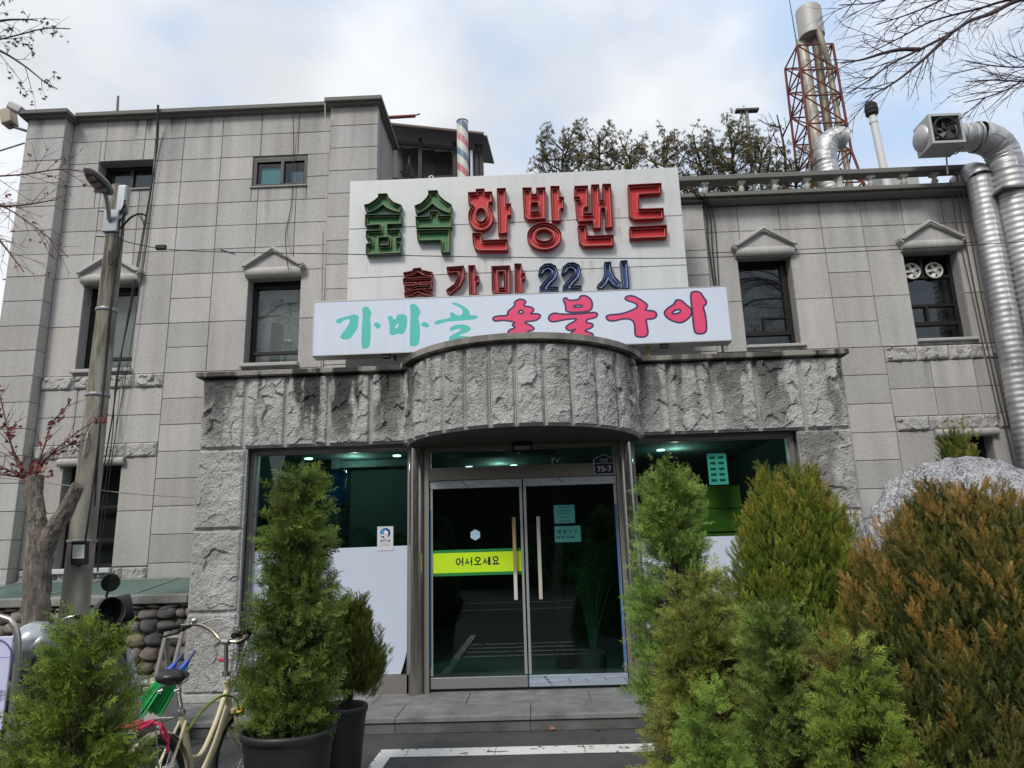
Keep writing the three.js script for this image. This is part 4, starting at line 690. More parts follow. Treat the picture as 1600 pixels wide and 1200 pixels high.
{
  const t = thing('exhaust_duct', 'tall bright galvanised duct bending over the roof edge with a square fan mouth', 'duct');
  part(t, 'pipe', [ribbed([V(7.02, 0.3, -9.5), V(7.02, 3, -9.5), V(7.0, 5.5, -9.5), V(7.0, 6.7, -9.5)], 0.222, 0.09, 0.012)], galv);
  part(t, 'elbow', [ribbed([V(7.0, 6.7, -9.5), V(6.99, 6.95, -9.5), V(6.93, 7.09, -9.47), V(6.79, 7.2, -9.43), V(6.6, 7.24, -9.4)], 0.222, 0.12, 0.006), ...[6.58, 6.3].map((x) => { const g = new THREE.TorusGeometry(0.215, 0.012, 6, 30); g.rotateY(Math.PI / 2); g.translate(x, 7.24, -9.4); return g; })], galv);
  part(t, 'pipe', [ribbed([V(6.6, 7.24, -9.4), V(6.3, 7.24, -9.38), V(6.15, 7.24, -9.37)], 0.2, 0.1, 0.004)], galv, 'level run of the duct');
  const hood = new THREE.SphereGeometry(0.2, 24, 16); hood.scale(0.55, 1, 1); hood.translate(5.8, 7.23, -9.35);
  part(t, 'mouth_box', [...bars(5.77, 6.23, 7.0, 7.46, 0.035, -9.24, -9.1), box(5.77, 6.23, 7.0, 7.46, -9.5, -9.24), hood], galvDull);
  const fan = new THREE.TorusGeometry(0.17, 0.018, 8, 30); fan.translate(6.0, 7.23, -9.11);
  part(t, 'fan_ring', [fan, box(5.806, 6.194, 7.036, 7.424, -9.238, -9.2)], matteBlack);  // black box fills the mouth in place of its unlit inside
  for (let k = 0; k < 5; k++) { const g = new THREE.BoxGeometry(0.075, 0.13, 0.006); g.rotateY(0.5); g.translate(0, 0.09, 0); g.rotateZ(k * 1.2566); g.translate(6.0, 7.23, -9.16); part(t, 'fan_blade', g, mat(0.07, 0.07, 0.07, 0.5)); }
  part(t, 'stay', [rod(V(6.15, 6.73, -9.5), V(6.15, 7.02, -9.45), 0.012)], galvDull); part(t, 'clamp', [box(6.7, 7.3, 6.34, 6.37, -9.78, -9.22)], mat(0.12, 0.1, 0.09, 0.7));
  settle(t, 7.0, 0.3, -9.5);
  const s = thing('exhaust_duct', 'narrower dull galvanised duct standing left of the tall bright one', 'duct');
  part(s, 'pipe', [ribbed([V(6.62, 0.3, -9.62), V(6.63, 3, -9.62), V(6.65, 5, -9.62), V(6.68, 6.7, -9.64)], 0.165, 0.085, 0.009)], galv);
  part(s, 'elbow', [ribbed([V(6.68, 6.7, -9.64), V(6.685, 6.8, -9.68), V(6.69, 6.87, -9.8), V(6.7, 6.88, -10.1)], 0.165, 0.06, 0.006)], galvDull);
  settle(s, 6.62, 0.3, -9.62);
}
{
  const t = thing('lattice_tower', 'tall red steel lattice tower carrying flue pipes behind the right roof', 'tower');
  const cx = 6.68, cz = -14.4, tier = [6.6, 7.9, 9.0, 9.8, 10.5, 11.2, 11.85, 12.5], half = (y) => y < 9.6 ? 0.43 + (9.6 - y) * 0.16 : 0.43 - (y - 9.6) * 0.012, cor = (k, y) => { const h = half(y); return V(cx + [-1, 1, 1, -1][k] * h, y, cz + [-1, -1, 1, 1][k] * h); };
  for (let k = 0; k < 4; k++) { const L = []; for (let i = 0; i + 1 < tier.length; i++) L.push(rod(cor(k, tier[i]), cor(k, tier[i + 1]), 0.028, 0.028, 6)); part(t, 'leg', L, rust); }
  for (let i = 0; i + 1 < tier.length; i++) for (let k = 0; k < 4; k++) { const m = (k + 1) % 4; part(t, 'brace', [rod(cor(k, tier[i]), cor(m, tier[i + 1]), 0.017, 0.017, 5), rod(cor(m, tier[i]), cor(k, tier[i + 1]), 0.017, 0.017, 5), rod(cor(k, tier[i + 1]), cor(m, tier[i + 1]), 0.019, 0.019, 5)], rust); }
  const brown = mat(0.30, 0.255, 0.20, 0.55, 0.35);
  part(t, 'flue_pipe', [rod(V(6.58, 6.6, -14.35), V(6.56, 12.9, -14.35), 0.125, 0.125, 20)], mat(0.46, 0.43, 0.37, 0.5, 0.3)); part(t, 'flue_pipe', [rod(V(6.86, 6.6, -14.3), V(6.84, 11.7, -14.3), 0.095, 0.095, 18), tube([V(6.84, 11.7, -14.3), V(6.83, 12.2, -14.25), V(6.8, 12.8, -14.2)], 0.092, 14)], mat(0.2, 0.17, 0.13, 0.55, 0.4)); part(t, 'flue_pipe', [rod(V(7.08, 6.6, -14.1), V(7.0, 11.6, -14.15), 0.065, 0.065, 16), tube([V(7.0, 11.6, -14.15), V(6.97, 12.0, -14.1), V(6.85, 12.45, -13.98), V(6.78, 12.9, -13.97)], 0.065, 14)], brown);
  part(t, 'tank', [lathe([[0, 0], [0.27, 0], [0.28, 0.02], [0.28, 0.72], [0.26, 0.76], [0, 0.8]], 6.73, 12.82, -14.2, 36)], mat(0.42, 0.41, 0.39, 0.6, 0.3)); part(t, 'lightning_rod', [rod(V(6.3, 11.6, -14.0), V(6.25, 13.9, -14.0), 0.018, 0.008, 6)], mat(0.08, 0.08, 0.08, 0.6));
  settle(t, cx, 6.6, cz);
}
{
  const t = thing('curved_vent', 'short silver gooseneck vent in front of the lattice tower', 'vent');
  part(t, 'pipe', [ribbed([V(5.62, 7.1, -11.9), V(5.58, 7.7, -11.9), V(5.56, 8.35, -11.9)], 0.2, 0.08, 0.008)], galv); part(t, 'elbow', [ribbed([V(5.56, 8.35, -11.9), V(5.58, 8.6, -11.9), V(5.68, 8.78, -11.9), V(5.82, 8.86, -11.9), V(5.98, 8.82, -11.9)], 0.2, 0.1, 0.004)], galv);
  part(t, 'open_end', [rod(V(5.975, 8.825, -11.9), V(5.99, 8.815, -11.9), 0.185, 0.185, 20)], mat(0.2, 0.2, 0.2, .7)); part(t, 'base', [ribbed([V(5.62, 6.6, -11.9), V(5.62, 7.1, -11.9)], 0.24, 0.1, 0.01), ribbed([V(5.62, 7.3, -11.9), V(6.0, 7.2, -11.9), V(6.6, 7.2, -11.9)], 0.16, 0.06, 0.008)], galvDull); settle(t, 5.62, 6.6, -11.9);
}
{
  const t = thing('vent_pipe', 'slim white vent pipe with a ribbed black cap behind the balustrade', 'pipe');
  part(t, 'pipe', [rod(V(5.9, 6.6, -10.6), V(5.82, 8.46, -10.6), 0.062, 0.058, 20), rod(V(5.824, 8.3, -10.6), V(5.822, 8.34, -10.6), 0.066, 0.066, 20)], mat(0.62, 0.62, 0.62, 0.45));
  part(t, 'cap', [lathe([[0, 0], [0.075, 0], [0.1, 0.03], [0.1, 0.055], [0.075, 0.07], [0.105, 0.09], [0.105, 0.125], [0.08, 0.14], [0.1, 0.16], [0.095, 0.2], [0.05, 0.25], [0, 0.26]], 5.82, 8.44, -10.6, 24)], matteBlack); settle(t, 5.9, 6.6, -10.6);
  const p = thing('vent_pipe', 'short white bent pipe low behind the right balustrade', 'pipe'); part(p, 'pipe', [tube([V(6.2, 6.62, -10.2), V(6.2, 6.76, -10.2), V(6.25, 6.86, -10.2), V(6.36, 6.9, -10.2)], 0.06, 14)], mat(0.6, 0.6, 0.58, 0.5)); settle(p, 6.2, 6.6, -10.2);
}
{
  const t = thing('roof_unit', 'grey-green metal equipment box on the right roof beside the white vent pipe', 'roof unit');
  part(t, 'cabinet', [rbox(6.35, 7.0, 6.62, 7.98, -12.4, -11.6, 0.02)], mat(0.36, 0.39, 0.36, 0.6, 0.2)); part(t, 'duct', [ribbed([V(5.9, 7.4, -11.8), V(6.35, 7.45, -11.8)], 0.12, 0.05, 0.006)], galvDull); part(t, 'hatch', [rbox(6.45, 6.9, 7.0, 7.7, -11.6, -11.585, 0.006)], mat(0.33, 0.36, 0.33, 0.6, 0.2)); settle(t, 6.7, 6.62, -12);
}
{
  const t = thing('barber_pole', 'faded red, white and blue striped pole rising behind the white sign', 'barber pole');
  const tex = canvasTex(256, 1024, (g, w, h) => { g.fillStyle = '#c9c9c4'; g.fillRect(0, 0, w, h); for (let k = -2; k < 9; k++) { g.fillStyle = k % 2 ? '#b9696c' : '#62798e'; g.beginPath(); const y = k * 150; g.moveTo(0, y); g.lineTo(w, y + 300); g.lineTo(w, y + 372); g.lineTo(0, y + 72); g.fill(); } const r = rng(4); g.fillStyle = 'rgba(205,205,198,.35)'; for (let i = 0; i < 200; i++) g.fillRect(r() * w, r() * h, 3 + r() * 10, 20 + r() * 90); });
  const g = new THREE.CylinderGeometry(0.097, 0.097, 2.0, 28, 1, true); g.translate(-0.995, 7.8, -10.8); part(t, 'striped_tube', g, new THREE.MeshStandardMaterial({ map: tex, roughness: 0.5, side: THREE.DoubleSide }));
  part(t, 'cap', [lathe([[0, 0], [0.1, 0], [0.102, 0.02], [0.06, 0.035], [0, 0.04]], -0.995, 8.79, -10.8)], mat(0.16, 0.17, 0.17, 0.5, 0.3)); settle(t, -0.995, 6.6, -10.8);
}
{
  const t = thing('roof_shed', 'dark weathered lean-to shed with a sloping roof behind the white sign', 'shed');
  const wood = mat(0.06, 0.055, 0.055, 0.9), wood2 = mat(0.10, 0.09, 0.085, 0.9), tin = mat(0.085, 0.08, 0.085, 0.6, 0.3);
  for (let k = 0; k < 8; k++) part(t, 'plank', [box(-2.5, -0.85, 6.6 + k * 0.24, 6.6 + k * 0.24 + 0.215, -12.06 - (k % 2) * 0.012, -12.0)], k % 2 ? wood : wood2);
  for (const x of [-2.45, -1.9, -1.25, -0.84, -0.75]) part(t, 'post', [box(x - 0.035, x + 0.035, 6.6, 9.33 - (x + 2.5) * 0.16, -11.98, -11.9)], wood);
  for (let k = 0; k < 8; k++) { const g = box(-0.13, 0.13, -0.012, 0.012, -1.2, 0.35); g.rotateX(0.22); g.rotateZ(-0.165); g.translate(-2.38 + k * 0.235, 9.4 - k * 0.039, -11.95); part(t, 'roof_sheet', g, tin); }
  part(t, 'gutter', [rod(V(-2.55, 9.38, -11.6), V(-0.68, 9.07, -11.6), 0.035, 0.035, 8)], mat(0.16, 0.12, 0.1, 0.8)); part(t, 'beam', [rod(V(-2.5, 9.2, -11.92), V(-0.72, 8.9, -11.92), 0.04, 0.04, 6)], wood); part(t, 'downpipe', [rod(V(-0.93, 6.6, -11.86), V(-0.93, 8.9, -11.86), 0.03, 0.03, 8)], mat(0.5, 0.52, 0.58, 0.5)); for (let k = 0; k < 6; k++) part(t, 'back_plank', [box(-2.6 + k * 0.31, -2.295 + k * 0.31, 6.6, 9.33 - k * 0.05, -12.36 - (k % 2) * 0.02, -12.3)], k % 2 ? wood : tin);
  settle(t, -1.6, 6.6, -12);
  const p = thing('rusty_pipe', 'thin rusty brown pipe sticking out from the left roof corner', 'pipe'); part(p, 'pipe', [rod(V(-2.45, 9.02, -10.9), V(-1.82, 9.03, -10.9), 0.032, 0.03, 10), rod(V(-1.83, 9.04, -10.9), V(-1.74, 9.07, -10.9), 0.012)], rust); settle(p, -2.45, 9.0, -10.9);
  const w = thing('loose_cables', 'tangle of thin cables hanging beside the left wing roof corner', 'cable'); const r = rng(31), L = [];
  for (let k = 0; k < 14; k++) { const x = -2.14 + r() * 0.5; L.push(tube([V(-2.16 + r() * 0.2, 8.5 - r() * .4, -11.3), V(x + r() * .1, 7.7, -11.3 - r() * .3), V(x + r() * 0.35, 6.7, -11.3)], 0.006 + r() * 0.006, 4)); } part(w, 'cable', L, mat(0.05, 0.05, 0.055, 0.7)); settle(w, -2, 6.7, -11.3);
}
{
  const t = thing('roof_lamp_post', 'thin grey post with a flat T-shaped lamp among the roof pines', 'lamp post'); part(t, 'post', [rod(V(4.3, 6.6, -12.2), V(4.34, 9.68, -12.2), 0.04, 0.035, 10)], mat(0.25, 0.24, 0.22, 0.8)); part(t, 'lamp_head', [rbox(4.13, 4.57, 9.68, 9.73, -12.26, -12.14, 0.01)], mat(0.05, 0.05, 0.05, 0.6)); settle(t, 4.3, 6.6, -12.2);
  const a = thing('roof_antenna', 'short dark upright stub on the left roof edge', 'pole'); part(a, 'stub', [rod(V(-6.53, 8.66, -10), V(-6.55, 9.03, -10), 0.022, 0.018, 8)], mat(0.15, 0.14, 0.13, 0.7)); settle(a, -6.53, 8.66, -10);
  const c = thing('security_camera', 'beige camera housing on a short arm at the left roof corner', 'camera'); part(c, 'arm', [rod(V(-7.85, 8.37, -9.9), V(-8.2, 8.5, -9.9), 0.022)], mat(0.12, 0.1, 0.09, 0.6)); part(c, 'housing', [rbox(-0.09, 0.09, -0.14, 0.14, -0.1, 0.1, 0.03).rotateZ(0.25).translate(-8.24, 8.64, -9.9)], mat(0.36, 0.31, 0.24, 0.6)); settle(c, -7.85, 8.37, -9.9);
  const b = thing('roof_floodlight', 'small grey floodlight perched on the left roof corner', 'floodlight'); part(b, 'head', [rbox(-0.13, 0.13, -0.06, 0.06, -0.08, 0.08, 0.025).rotateZ(-0.5).translate(-7.98, 8.67, -9.72)], mat(0.3, 0.3, 0.31, 0.5, 0.3)); settle(b, -7.98, 8.6, -9.72);
}
// window fans
for (const [x, lab] of [[5.79, 'left white exhaust fan in the top of the far right window'], [6.12, 'right white exhaust fan in the top of the far right window']]) {
  const t = thing('window_fan', lab, 'fan', 'fans in the far right window'), W = mat(0.62, 0.6, 0.56, 0.5), y = 5.52, z = -10.17, g = new THREE.TorusGeometry(0.118, 0.014, 8, 26); g.translate(x, y, z);
  part(t, 'ring', [g, ...[0.3, 1.87, 3.44, 5.0].map((a) => rod(V(x, y, z + 0.02), V(x + Math.cos(a) * 0.12, y + Math.sin(a) * 0.12, z + 0.02), 0.006))], W); part(t, 'back', [rod(V(x, y, z - 0.03), V(x, y, z - 0.025), 0.11, 0.11, 20)], mat(0.1, 0.1, 0.1, 0.8)); part(t, 'hub', [rod(V(x, y, z - 0.015), V(x, y, z + 0.025), 0.034, 0.03, 14)], W);
  for (let k = 0; k < 5; k++) { const b = new THREE.BoxGeometry(0.06, 0.075, 0.004); b.rotateY(0.5); b.translate(0, 0.066, 0); b.rotateZ(k * 1.2566 + 0.3); b.translate(x, y, z - 0.005); part(t, 'blade', b, W); } settle(t, x, y, z);
}
// pines along the roof edge: trunk, limbs and tufts with the sky between them
const tuftGeo = (() => { const P = []; const r = rng(9); for (let k = 0; k < 13; k++) { const a = r() * 6.28, e = 0.25 + r() * 1.1, d = V(Math.cos(a) * Math.sin(e), Math.cos(e), Math.sin(a) * Math.sin(e)), s = V(-Math.sin(a), 0, Math.cos(a)).multiplyScalar(0.075), m = d.clone().multiplyScalar(0.55), q = d.clone().multiplyScalar(0.8 + r() * 0.3); P.push(0, 0, 0, m.x + s.x, m.y, m.z + s.z, q.x, q.y, q.z, 0, 0, 0, q.x, q.y, q.z, m.x - s.x, m.y, m.z - s.z); } const g = new THREE.BufferGeometry(); g.setAttribute('position', new THREE.BufferAttribute(new Float32Array(P), 3)); g.computeVertexNormals(); return g; })();
const leafMat = new THREE.MeshStandardMaterial({ color: 0xffffff, roughness: 0.7, side: THREE.DoubleSide }), barkMat = mat(0.06, 0.045, 0.038, 0.95);
function roofPine(label, x, z, top, w, dens, sd, bare) {
  const t = thing('roof_pine', label, 'tree'), r = rng(sd), L = [], tips = [], b = 6.6, H = top - b;
  const c = limb(L, [V(x, b, z), V(x + (r() - .5) * .1, b + H * .4, z), V(x + (r() - .5) * .2, b + H * .75, z), V(x + (r() - .5) * .15, top - 0.1, z)], 0.055, 0.012, 6);
  const nl = bare ? 10 : 22;
  for (let k = 0; k < nl; k++) { const q = 0.28 + 0.7 * k / nl, p = c.getPointAt(q), a = k * 2.4 + r(), len = w * (bare ? 0.6 : (0.55 + 0.5 * Math.sin(Math.min(1, (q - .15) * 1.25) * 3.0))) * (0.75 + r() * 0.4), d = V(Math.cos(a), 0.35 + r() * 0.45, Math.sin(a)); const c2 = limb(L, [p, p.clone().addScaledVector(d, len * .5), p.clone().addScaledVector(d, len * .85).add(V(0, len * .15, 0))], 0.02, 0.006, 4); shoots(L, c2, r, { per: [9, 8], len: [0.3, 0.14], rad: [0.007, 0.004], lift: 0.25 }, 0, tips); }
  part(t, 'trunk', L, barkMat);
  const list = [];
  for (const [p, d] of tips) if (r() < dens) { const n = bare ? 1 : 2; for (let k = 0; k < n; k++) { const v = r(), col = v < 0.3 ? lin(0.22, 0.15, 0.07) : lin(0.10 + r() * 0.07, 0.105 + r() * 0.06, 0.04 + r() * 0.02); list.push([p.clone().add(V((r() - .5) * .14, (r() - .5) * .14, (r() - .5) * .14)), aim(d.clone().add(V((r() - .5) * .8, r() * .7, (r() - .5) * .8)).normalize(), r() * 6.28), 0.045 + r() * 0.038, col]); } }
  if (list.length) instanced(t, 'crown', tuftGeo, leafMat, list);
  return settle(t, x, b, z);
}
roofPine('leftmost rounded pine on the roof, just above the white sign', 0.86, -12.2, 9.42, 0.65, 0.85, 1);
roofPine('second pine from the left along the right roof edge', 1.5, -12.1, 9.34, 0.56, 0.8, 2);
roofPine('third pine from the left, above the sign centre right', 2.13, -12.3, 9.22, 0.54, 0.77, 3);
roofPine('fourth pine from the left, beside the upper right sign corner', 2.72, -12.2, 9.14, 0.56, 0.66, 4);
roofPine('fifth pine from the left, right of the sign corner', 3.28, -12.0, 8.97, 0.61, 0.66, 5);
roofPine('broad pine left of the T-shaped roof lamp', 4.02, -12.1, 9.17, 0.80, 0.8, 6);
roofPine('pine right of the T-shaped roof lamp', 4.62, -12.4, 9.22, 0.58, 0.61, 7);
roofPine('thin nearly bare sapling between the pines and the lattice tower', 4.98, -12.3, 9.75, 0.75, 0.04, 8, true);
roofPine('low brownish pine beside the silver gooseneck vent', 5.2, -12.5, 8.67, 0.61, 0.66, 11);
{
  const t = thing('roof_planter', 'dark low planter wall with soil under the roof pines', 'planter'); part(t, 'trough', [rbox(0.4, 5.6, 6.6, 6.98, -12.9, -11.6, 0.02)], mat(0.05, 0.045, 0.04, 0.95)); settle(t, 3, 6.6, -12.2);
}

// ---------------------------------------------------------------- utility pole with its fittings
const concreteTex = dataTex(256, 1024, (i, j) => { const v = 0.25 + (fbm(i / 24, j / 60, 5, 110) - .5) * 0.34 + (hash2(i, j, 111) - .5) * 0.1, m = smooth(0.44, 0.68, fbm(i / 20, j / 70, 5, 112)) * 0.62 * smooth(0.2, 0.55, j / 1024) + smooth(0.3, 0.9, j / 1024) * 0.12; return [v * (1.04 - m * .75), v * (0.99 - m * .74), v * (0.84 - m * .72)]; });
{
  const t = thing('utility_pole', 'round mossy concrete utility pole in front of the left wing', 'pole'), x = -4.83, z = -7.6;
  const g = new THREE.CylinderGeometry(0.088, 0.15, 6.0, 32, 24); const p = g.attributes.position; for (let i = 0; i < p.count; i++) { const a = Math.atan2(p.getZ(i), p.getX(i)), k = 1 + (fbm(a * 3 + 9, p.getY(i) * 4, 3, 115) - .5) * 0.03; p.setX(i, p.getX(i) * k); p.setZ(i, p.getZ(i) * k); } g.computeVertexNormals(); g.translate(x, 3.0, z);
  part(t, 'shaft', g, new THREE.MeshStandardMaterial({ map: concreteTex, bumpMap: concreteTex, bumpScale: 0.01, roughness: 0.95 }));
  const band = (y, r, h = 0.03) => lathe([[r, 0], [r + 0.006, 0], [r + 0.006, h], [r, h]], x, y, z, 28);
  for (const [y, r] of [[5.33, 0.093], [4.42, 0.11], [3.42, 0.121], [1.83, 0.136]]) part(t, 'steel_band', [band(y, r)], mat(0.35, 0.35, 0.36, 0.45, 0.7));
  part(t, 'bolt', [rod(V(x - 0.1, 5.66, z + 0.05), V(x - 0.17, 5.66, z + 0.08), 0.014), rod(V(x - 0.1, 5.34, z + 0.05), V(x - 0.18, 5.34, z + 0.08), 0.014)], galvDull);
  part(t, 'bare_peg', [tube([V(x + 0.02, 3.0, z + 0.13), V(x + 0.03, 2.92, z + 0.16), V(x + 0.01, 2.75, z + 0.15)], 0.008, 6)], mat(0.5, 0.48, 0.42, 0.7));
  settle(t, x, 0, z);
  const l = thing('street_lamp', 'grey oval street lamp head on the top of the concrete pole', 'street lamp');
  part(l, 'bracket', [rbox(x - 0.085, x + 0.095, 5.36, 5.64, z + 0.02, z + 0.13, 0.012), rbox(x + 0.02, x + 0.14, 5.62, 5.98, z - 0.02, z + 0.1, 0.03)], mat(0.36, 0.38, 0.40, 0.4, 0.6));
  part(l, 'arm', [tube([V(x + 0.0, 5.5, z + 0.14), V(x + 0.02, 5.58, z + 0.2), V(x + 0.05, 5.68, z + 0.3), V(x + 0.06, 5.73, z + 0.36)], 0.026, 10)], galvDull);
  const head = new THREE.SphereGeometry(1, 24, 14); head.scale(0.115, 0.04, 0.2); head.rotateX(-0.42); head.rotateY(-0.35); head.translate(x + 0.065, 5.79, z + 0.5); part(l, 'lamp_head', head, mat(0.30, 0.30, 0.31, 0.4, 0.4));
  const lens = new THREE.SphereGeometry(1, 20, 10); lens.scale(0.092, 0.018, 0.16); lens.rotateX(-0.42); lens.rotateY(-0.35); lens.translate(x + 0.06, 5.755, z + 0.51); part(l, 'lens', lens, mat(0.05, 0.05, 0.05, 0.25));
  for (let k = -1; k <= 1; k++) { const b = new THREE.BoxGeometry(0.11, 0.01, 0.05); b.translate(0, -0.018, k * 0.08); b.rotateX(-0.42); b.rotateY(-0.35); b.translate(x + 0.06, 5.755, z + 0.51); part(l, 'light_module', b, mat(0.25, 0.23, 0.2, 0.4)); }
  settle(l, x, 5.36, z);
  const f = thing('pole_floodlight', 'small black square LED floodlight strapped low on the concrete pole', 'floodlight');
  part(f, 'housing', [rbox(-0.085, 0.085, -0.12, 0.12, -0.025, 0.025, 0.012).rotateX(0.12).translate(x + 0.12, 1.72, z + 0.2), rod(V(x + 0.1, 1.6, z + 0.16), V(x + 0.06, 1.62, z + 0.1), 0.02)], mat(0.015, 0.015, 0.015, 0.5));
  part(f, 'lens', [rbox(-0.062, 0.062, -0.07, 0.07, 0.024, 0.03, 0.002).rotateX(0.12).translate(x + 0.12, 1.735, z + 0.2)], new THREE.MeshStandardMaterial({ map: canvasTex(64, 64, (g2) => { g2.fillStyle = '#c4ccc4'; g2.fillRect(0, 0, 64, 64); g2.fillStyle = '#8d988f'; for (const q of [14, 30, 46]) for (const w of [14, 30, 46]) g2.fillRect(q, w, 6, 4); }), roughness: 0.2 })); settle(f, x + 0.12, 1.6, z + 0.2);
  const blk = mat(0.012, 0.012, 0.013, 0.6);
  const c1 = thing('pole_cable', 'black cables running down the right side of the concrete pole', 'cable');
  part(c1, 'cable', [tube([V(-4.66, 5.74, -7.45), V(-4.67, 5.2, -7.47), V(-4.70, 4.4, -7.45), V(-4.66, 3.4, -7.43), V(-4.66, 2.6, -7.43), V(-4.67, 1.78, -7.4)], 0.011, 6), tube([V(-4.7, 5.5, -7.45), V(-4.69, 4.4, -7.46), V(-4.67, 3, -7.45), V(-4.64, 2.2, -7.45)], 0.012, 6), tube([V(-4.7, 5.55, -7.44), V(-4.62, 5.66, -7.4), V(-4.6, 5.55, -7.4), V(-4.68, 5.45, -7.42)], 0.01, 6), tube([V(-4.78, 5.1, -7.45), V(-4.74, 4.92, -7.42), V(-4.68, 4.98, -7.42), V(-4.7, 5.2, -7.44)], 0.008, 6)], blk);
  part(c1, 'loose_end', [tube([V(-4.68, 5.38, -7.45), V(-4.52, 5.5, -7.4), V(-4.42, 5.53, -7.4), V(-4.36, 5.5, -7.4)], 0.012, 6), tube([V(-4.42, 5.53, -7.4), V(-4.38, 5.4, -7.4), V(-4.36, 5.34, -7.4)], 0.006, 5), tube([V(-4.45, 5.52, -7.4), V(-4.4, 5.45, -7.4), V(-4.32, 5.4, -7.4)], 0.006, 5)], blk); settle(c1, -4.67, 1.7, -7.45);
  const w = thing('overhead_wire', 'thin black wire sagging from the concrete pole across both signs', 'cable');
  part(w, 'wire', [tube([V(-4.69, 5.27, -7.55), V(-4.28, 5.18, -7.6), V(-2.04, 5.01, -7.6), V(-0.15, 4.89, -7.6), V(1.74, 4.8, -7.6), V(3.37, 4.79, -7.6), V(5.62, 4.83, -7.6), V(8.5, 4.95, -7.6)], 0.0055, 5, 80)], blk); part(w, 'insulator', [rbox(-4.32, -4.2, 5.16, 5.22, -7.62, -7.57, 0.012), rod(V(-3.55, 5.13, -7.6), V(-3.38, 5.07, -7.6), 0.008)], blk); settle(w, -4.69, 5.2, -7.6);
  const w2 = thing('overhead_wire', 'low pale wire crossing behind the concrete pole to the porch pillar', 'cable'); part(w2, 'wire', [tube([V(-7.5, 2.78, -7.9), V(-5.42, 2.5, -7.75), V(-4.54, 2.36, -7.78), V(-3.82, 2.3, -8.0)], 0.006, 5, 30)], mat(0.3, 0.3, 0.3, 0.6)); settle(w2, -4.5, 2.36, -7.8);
  const w3 = thing('overhead_wire', 'short pale cable running off left from the left roof corner', 'cable'); part(w3, 'wire', [tube([V(-7.83, 8.1, -9.78), V(-9, 7.75, -9.78), V(-11, 7.3, -9.8)], 0.014, 5, 12)], mat(0.22, 0.22, 0.22, 0.6)); settle(w3, -7.83, 8.1, -9.8);
  // cables on the facade
  const cab = (name, label, list, m) => { const o = thing(name, label, 'cable'); part(o, 'cable', list.map(([pts, r]) => tube(pts.map((p) => V(...p)), r, 5, 40)), m); return settle(o, list[0][0][0][0], list[0][0][0][1], -9.9); };
  cab('facade_cable', 'bundle of black cables hanging down the left wing beside the pole', [[[[-5.76, 8.7, -9.82], [-5.79, 8.17, -9.95], [-5.84, 7.22, -9.96], [-5.9, 6.3, -9.94], [-5.95, 5.3, -9.9], [-6.0, 4.4, -9.88], [-6.03, 3.6, -9.88], [-6.08, 2.8, -9.88], [-6.1, 1.6, -9.9]], 0.011], [[[-5.77, 8.7, -9.81], [-5.81, 7.8, -9.96], [-5.86, 6.6, -9.95], [-5.95, 5.2, -9.92], [-6.03, 4.2, -9.88], [-6.0, 3.4, -9.88], [-6.05, 2.4, -9.9], [-6.03, 1.5, -9.9]], 0.008], [[[-5.75, 8.7, -9.82], [-5.8, 7, -9.97], [-5.84, 5.6, -9.94], [-5.9, 4.3, -9.9], [-5.98, 3.2, -9.9], [-6.02, 1.5, -9.9]], 0.006]], blk);
  cab('facade_cable', 'two thin white cables hanging on the left wing beside the big sign', [[[[-3.04, 8.5, -9.7], [-3.02, 7.1, -9.84], [-3.0, 5.5, -9.84], [-2.98, 3.9, -9.84]], 0.008], [[[-3.1, 6.5, -9.97], [-3.08, 5.2, -9.97], [-3.06, 4, -9.97]], 0.006]], mat(0.5, 0.48, 0.44, 0.6));
  cab('facade_cable', 'thin dark cable wandering over the left wing window gable', [[[[-3.6, 8.55, -9.85], [-3.6, 7.9, -9.97], [-3.6, 6.9, -9.97], [-3.66, 6.5, -9.97], [-3.58, 6.1, -9.8], [-3.55, 5.8, -9.85]], 0.006]], blk);
  cab('facade_cable', 'dark cables dropping behind the right end of the big sign', [[[[2.55, 6.7, -9.7], [2.72, 6.6, -9.85], [2.73, 6.0, -9.9], [2.78, 4.6, -9.9], [2.78, 3.8, -9.9]], 0.014], [[[2.6, 6.7, -9.7], [2.78, 6.55, -9.88], [2.79, 5.8, -9.93], [2.8, 4.5, -9.93]], 0.01], [[[2.68, 6.7, -9.7], [2.84, 6.5, -9.9], [2.84, 5.3, -9.95], [2.86, 4.4, -9.95]], 0.008]], blk);
  cab('facade_cable', 'thin brown cables running down the wall left of the ducts', [[[[6.42, 6.9, -9.7], [6.5, 6.4, -9.9], [6.52, 5.2, -9.95], [6.55, 4.0, -9.95], [6.6, 2.5, -9.95]], 0.01], [[[6.3, 6.75, -9.7], [6.42, 6.2, -9.93], [6.47, 5, -9.95], [6.52, 3.2, -9.95]], 0.007], [[[6.5, 6.95, -9.75], [6.58, 6.1, -9.9], [6.6, 4.7, -9.95], [6.63, 3.1, -9.95]], 0.007]], mat(0.10, 0.075, 0.055, 0.7));
}
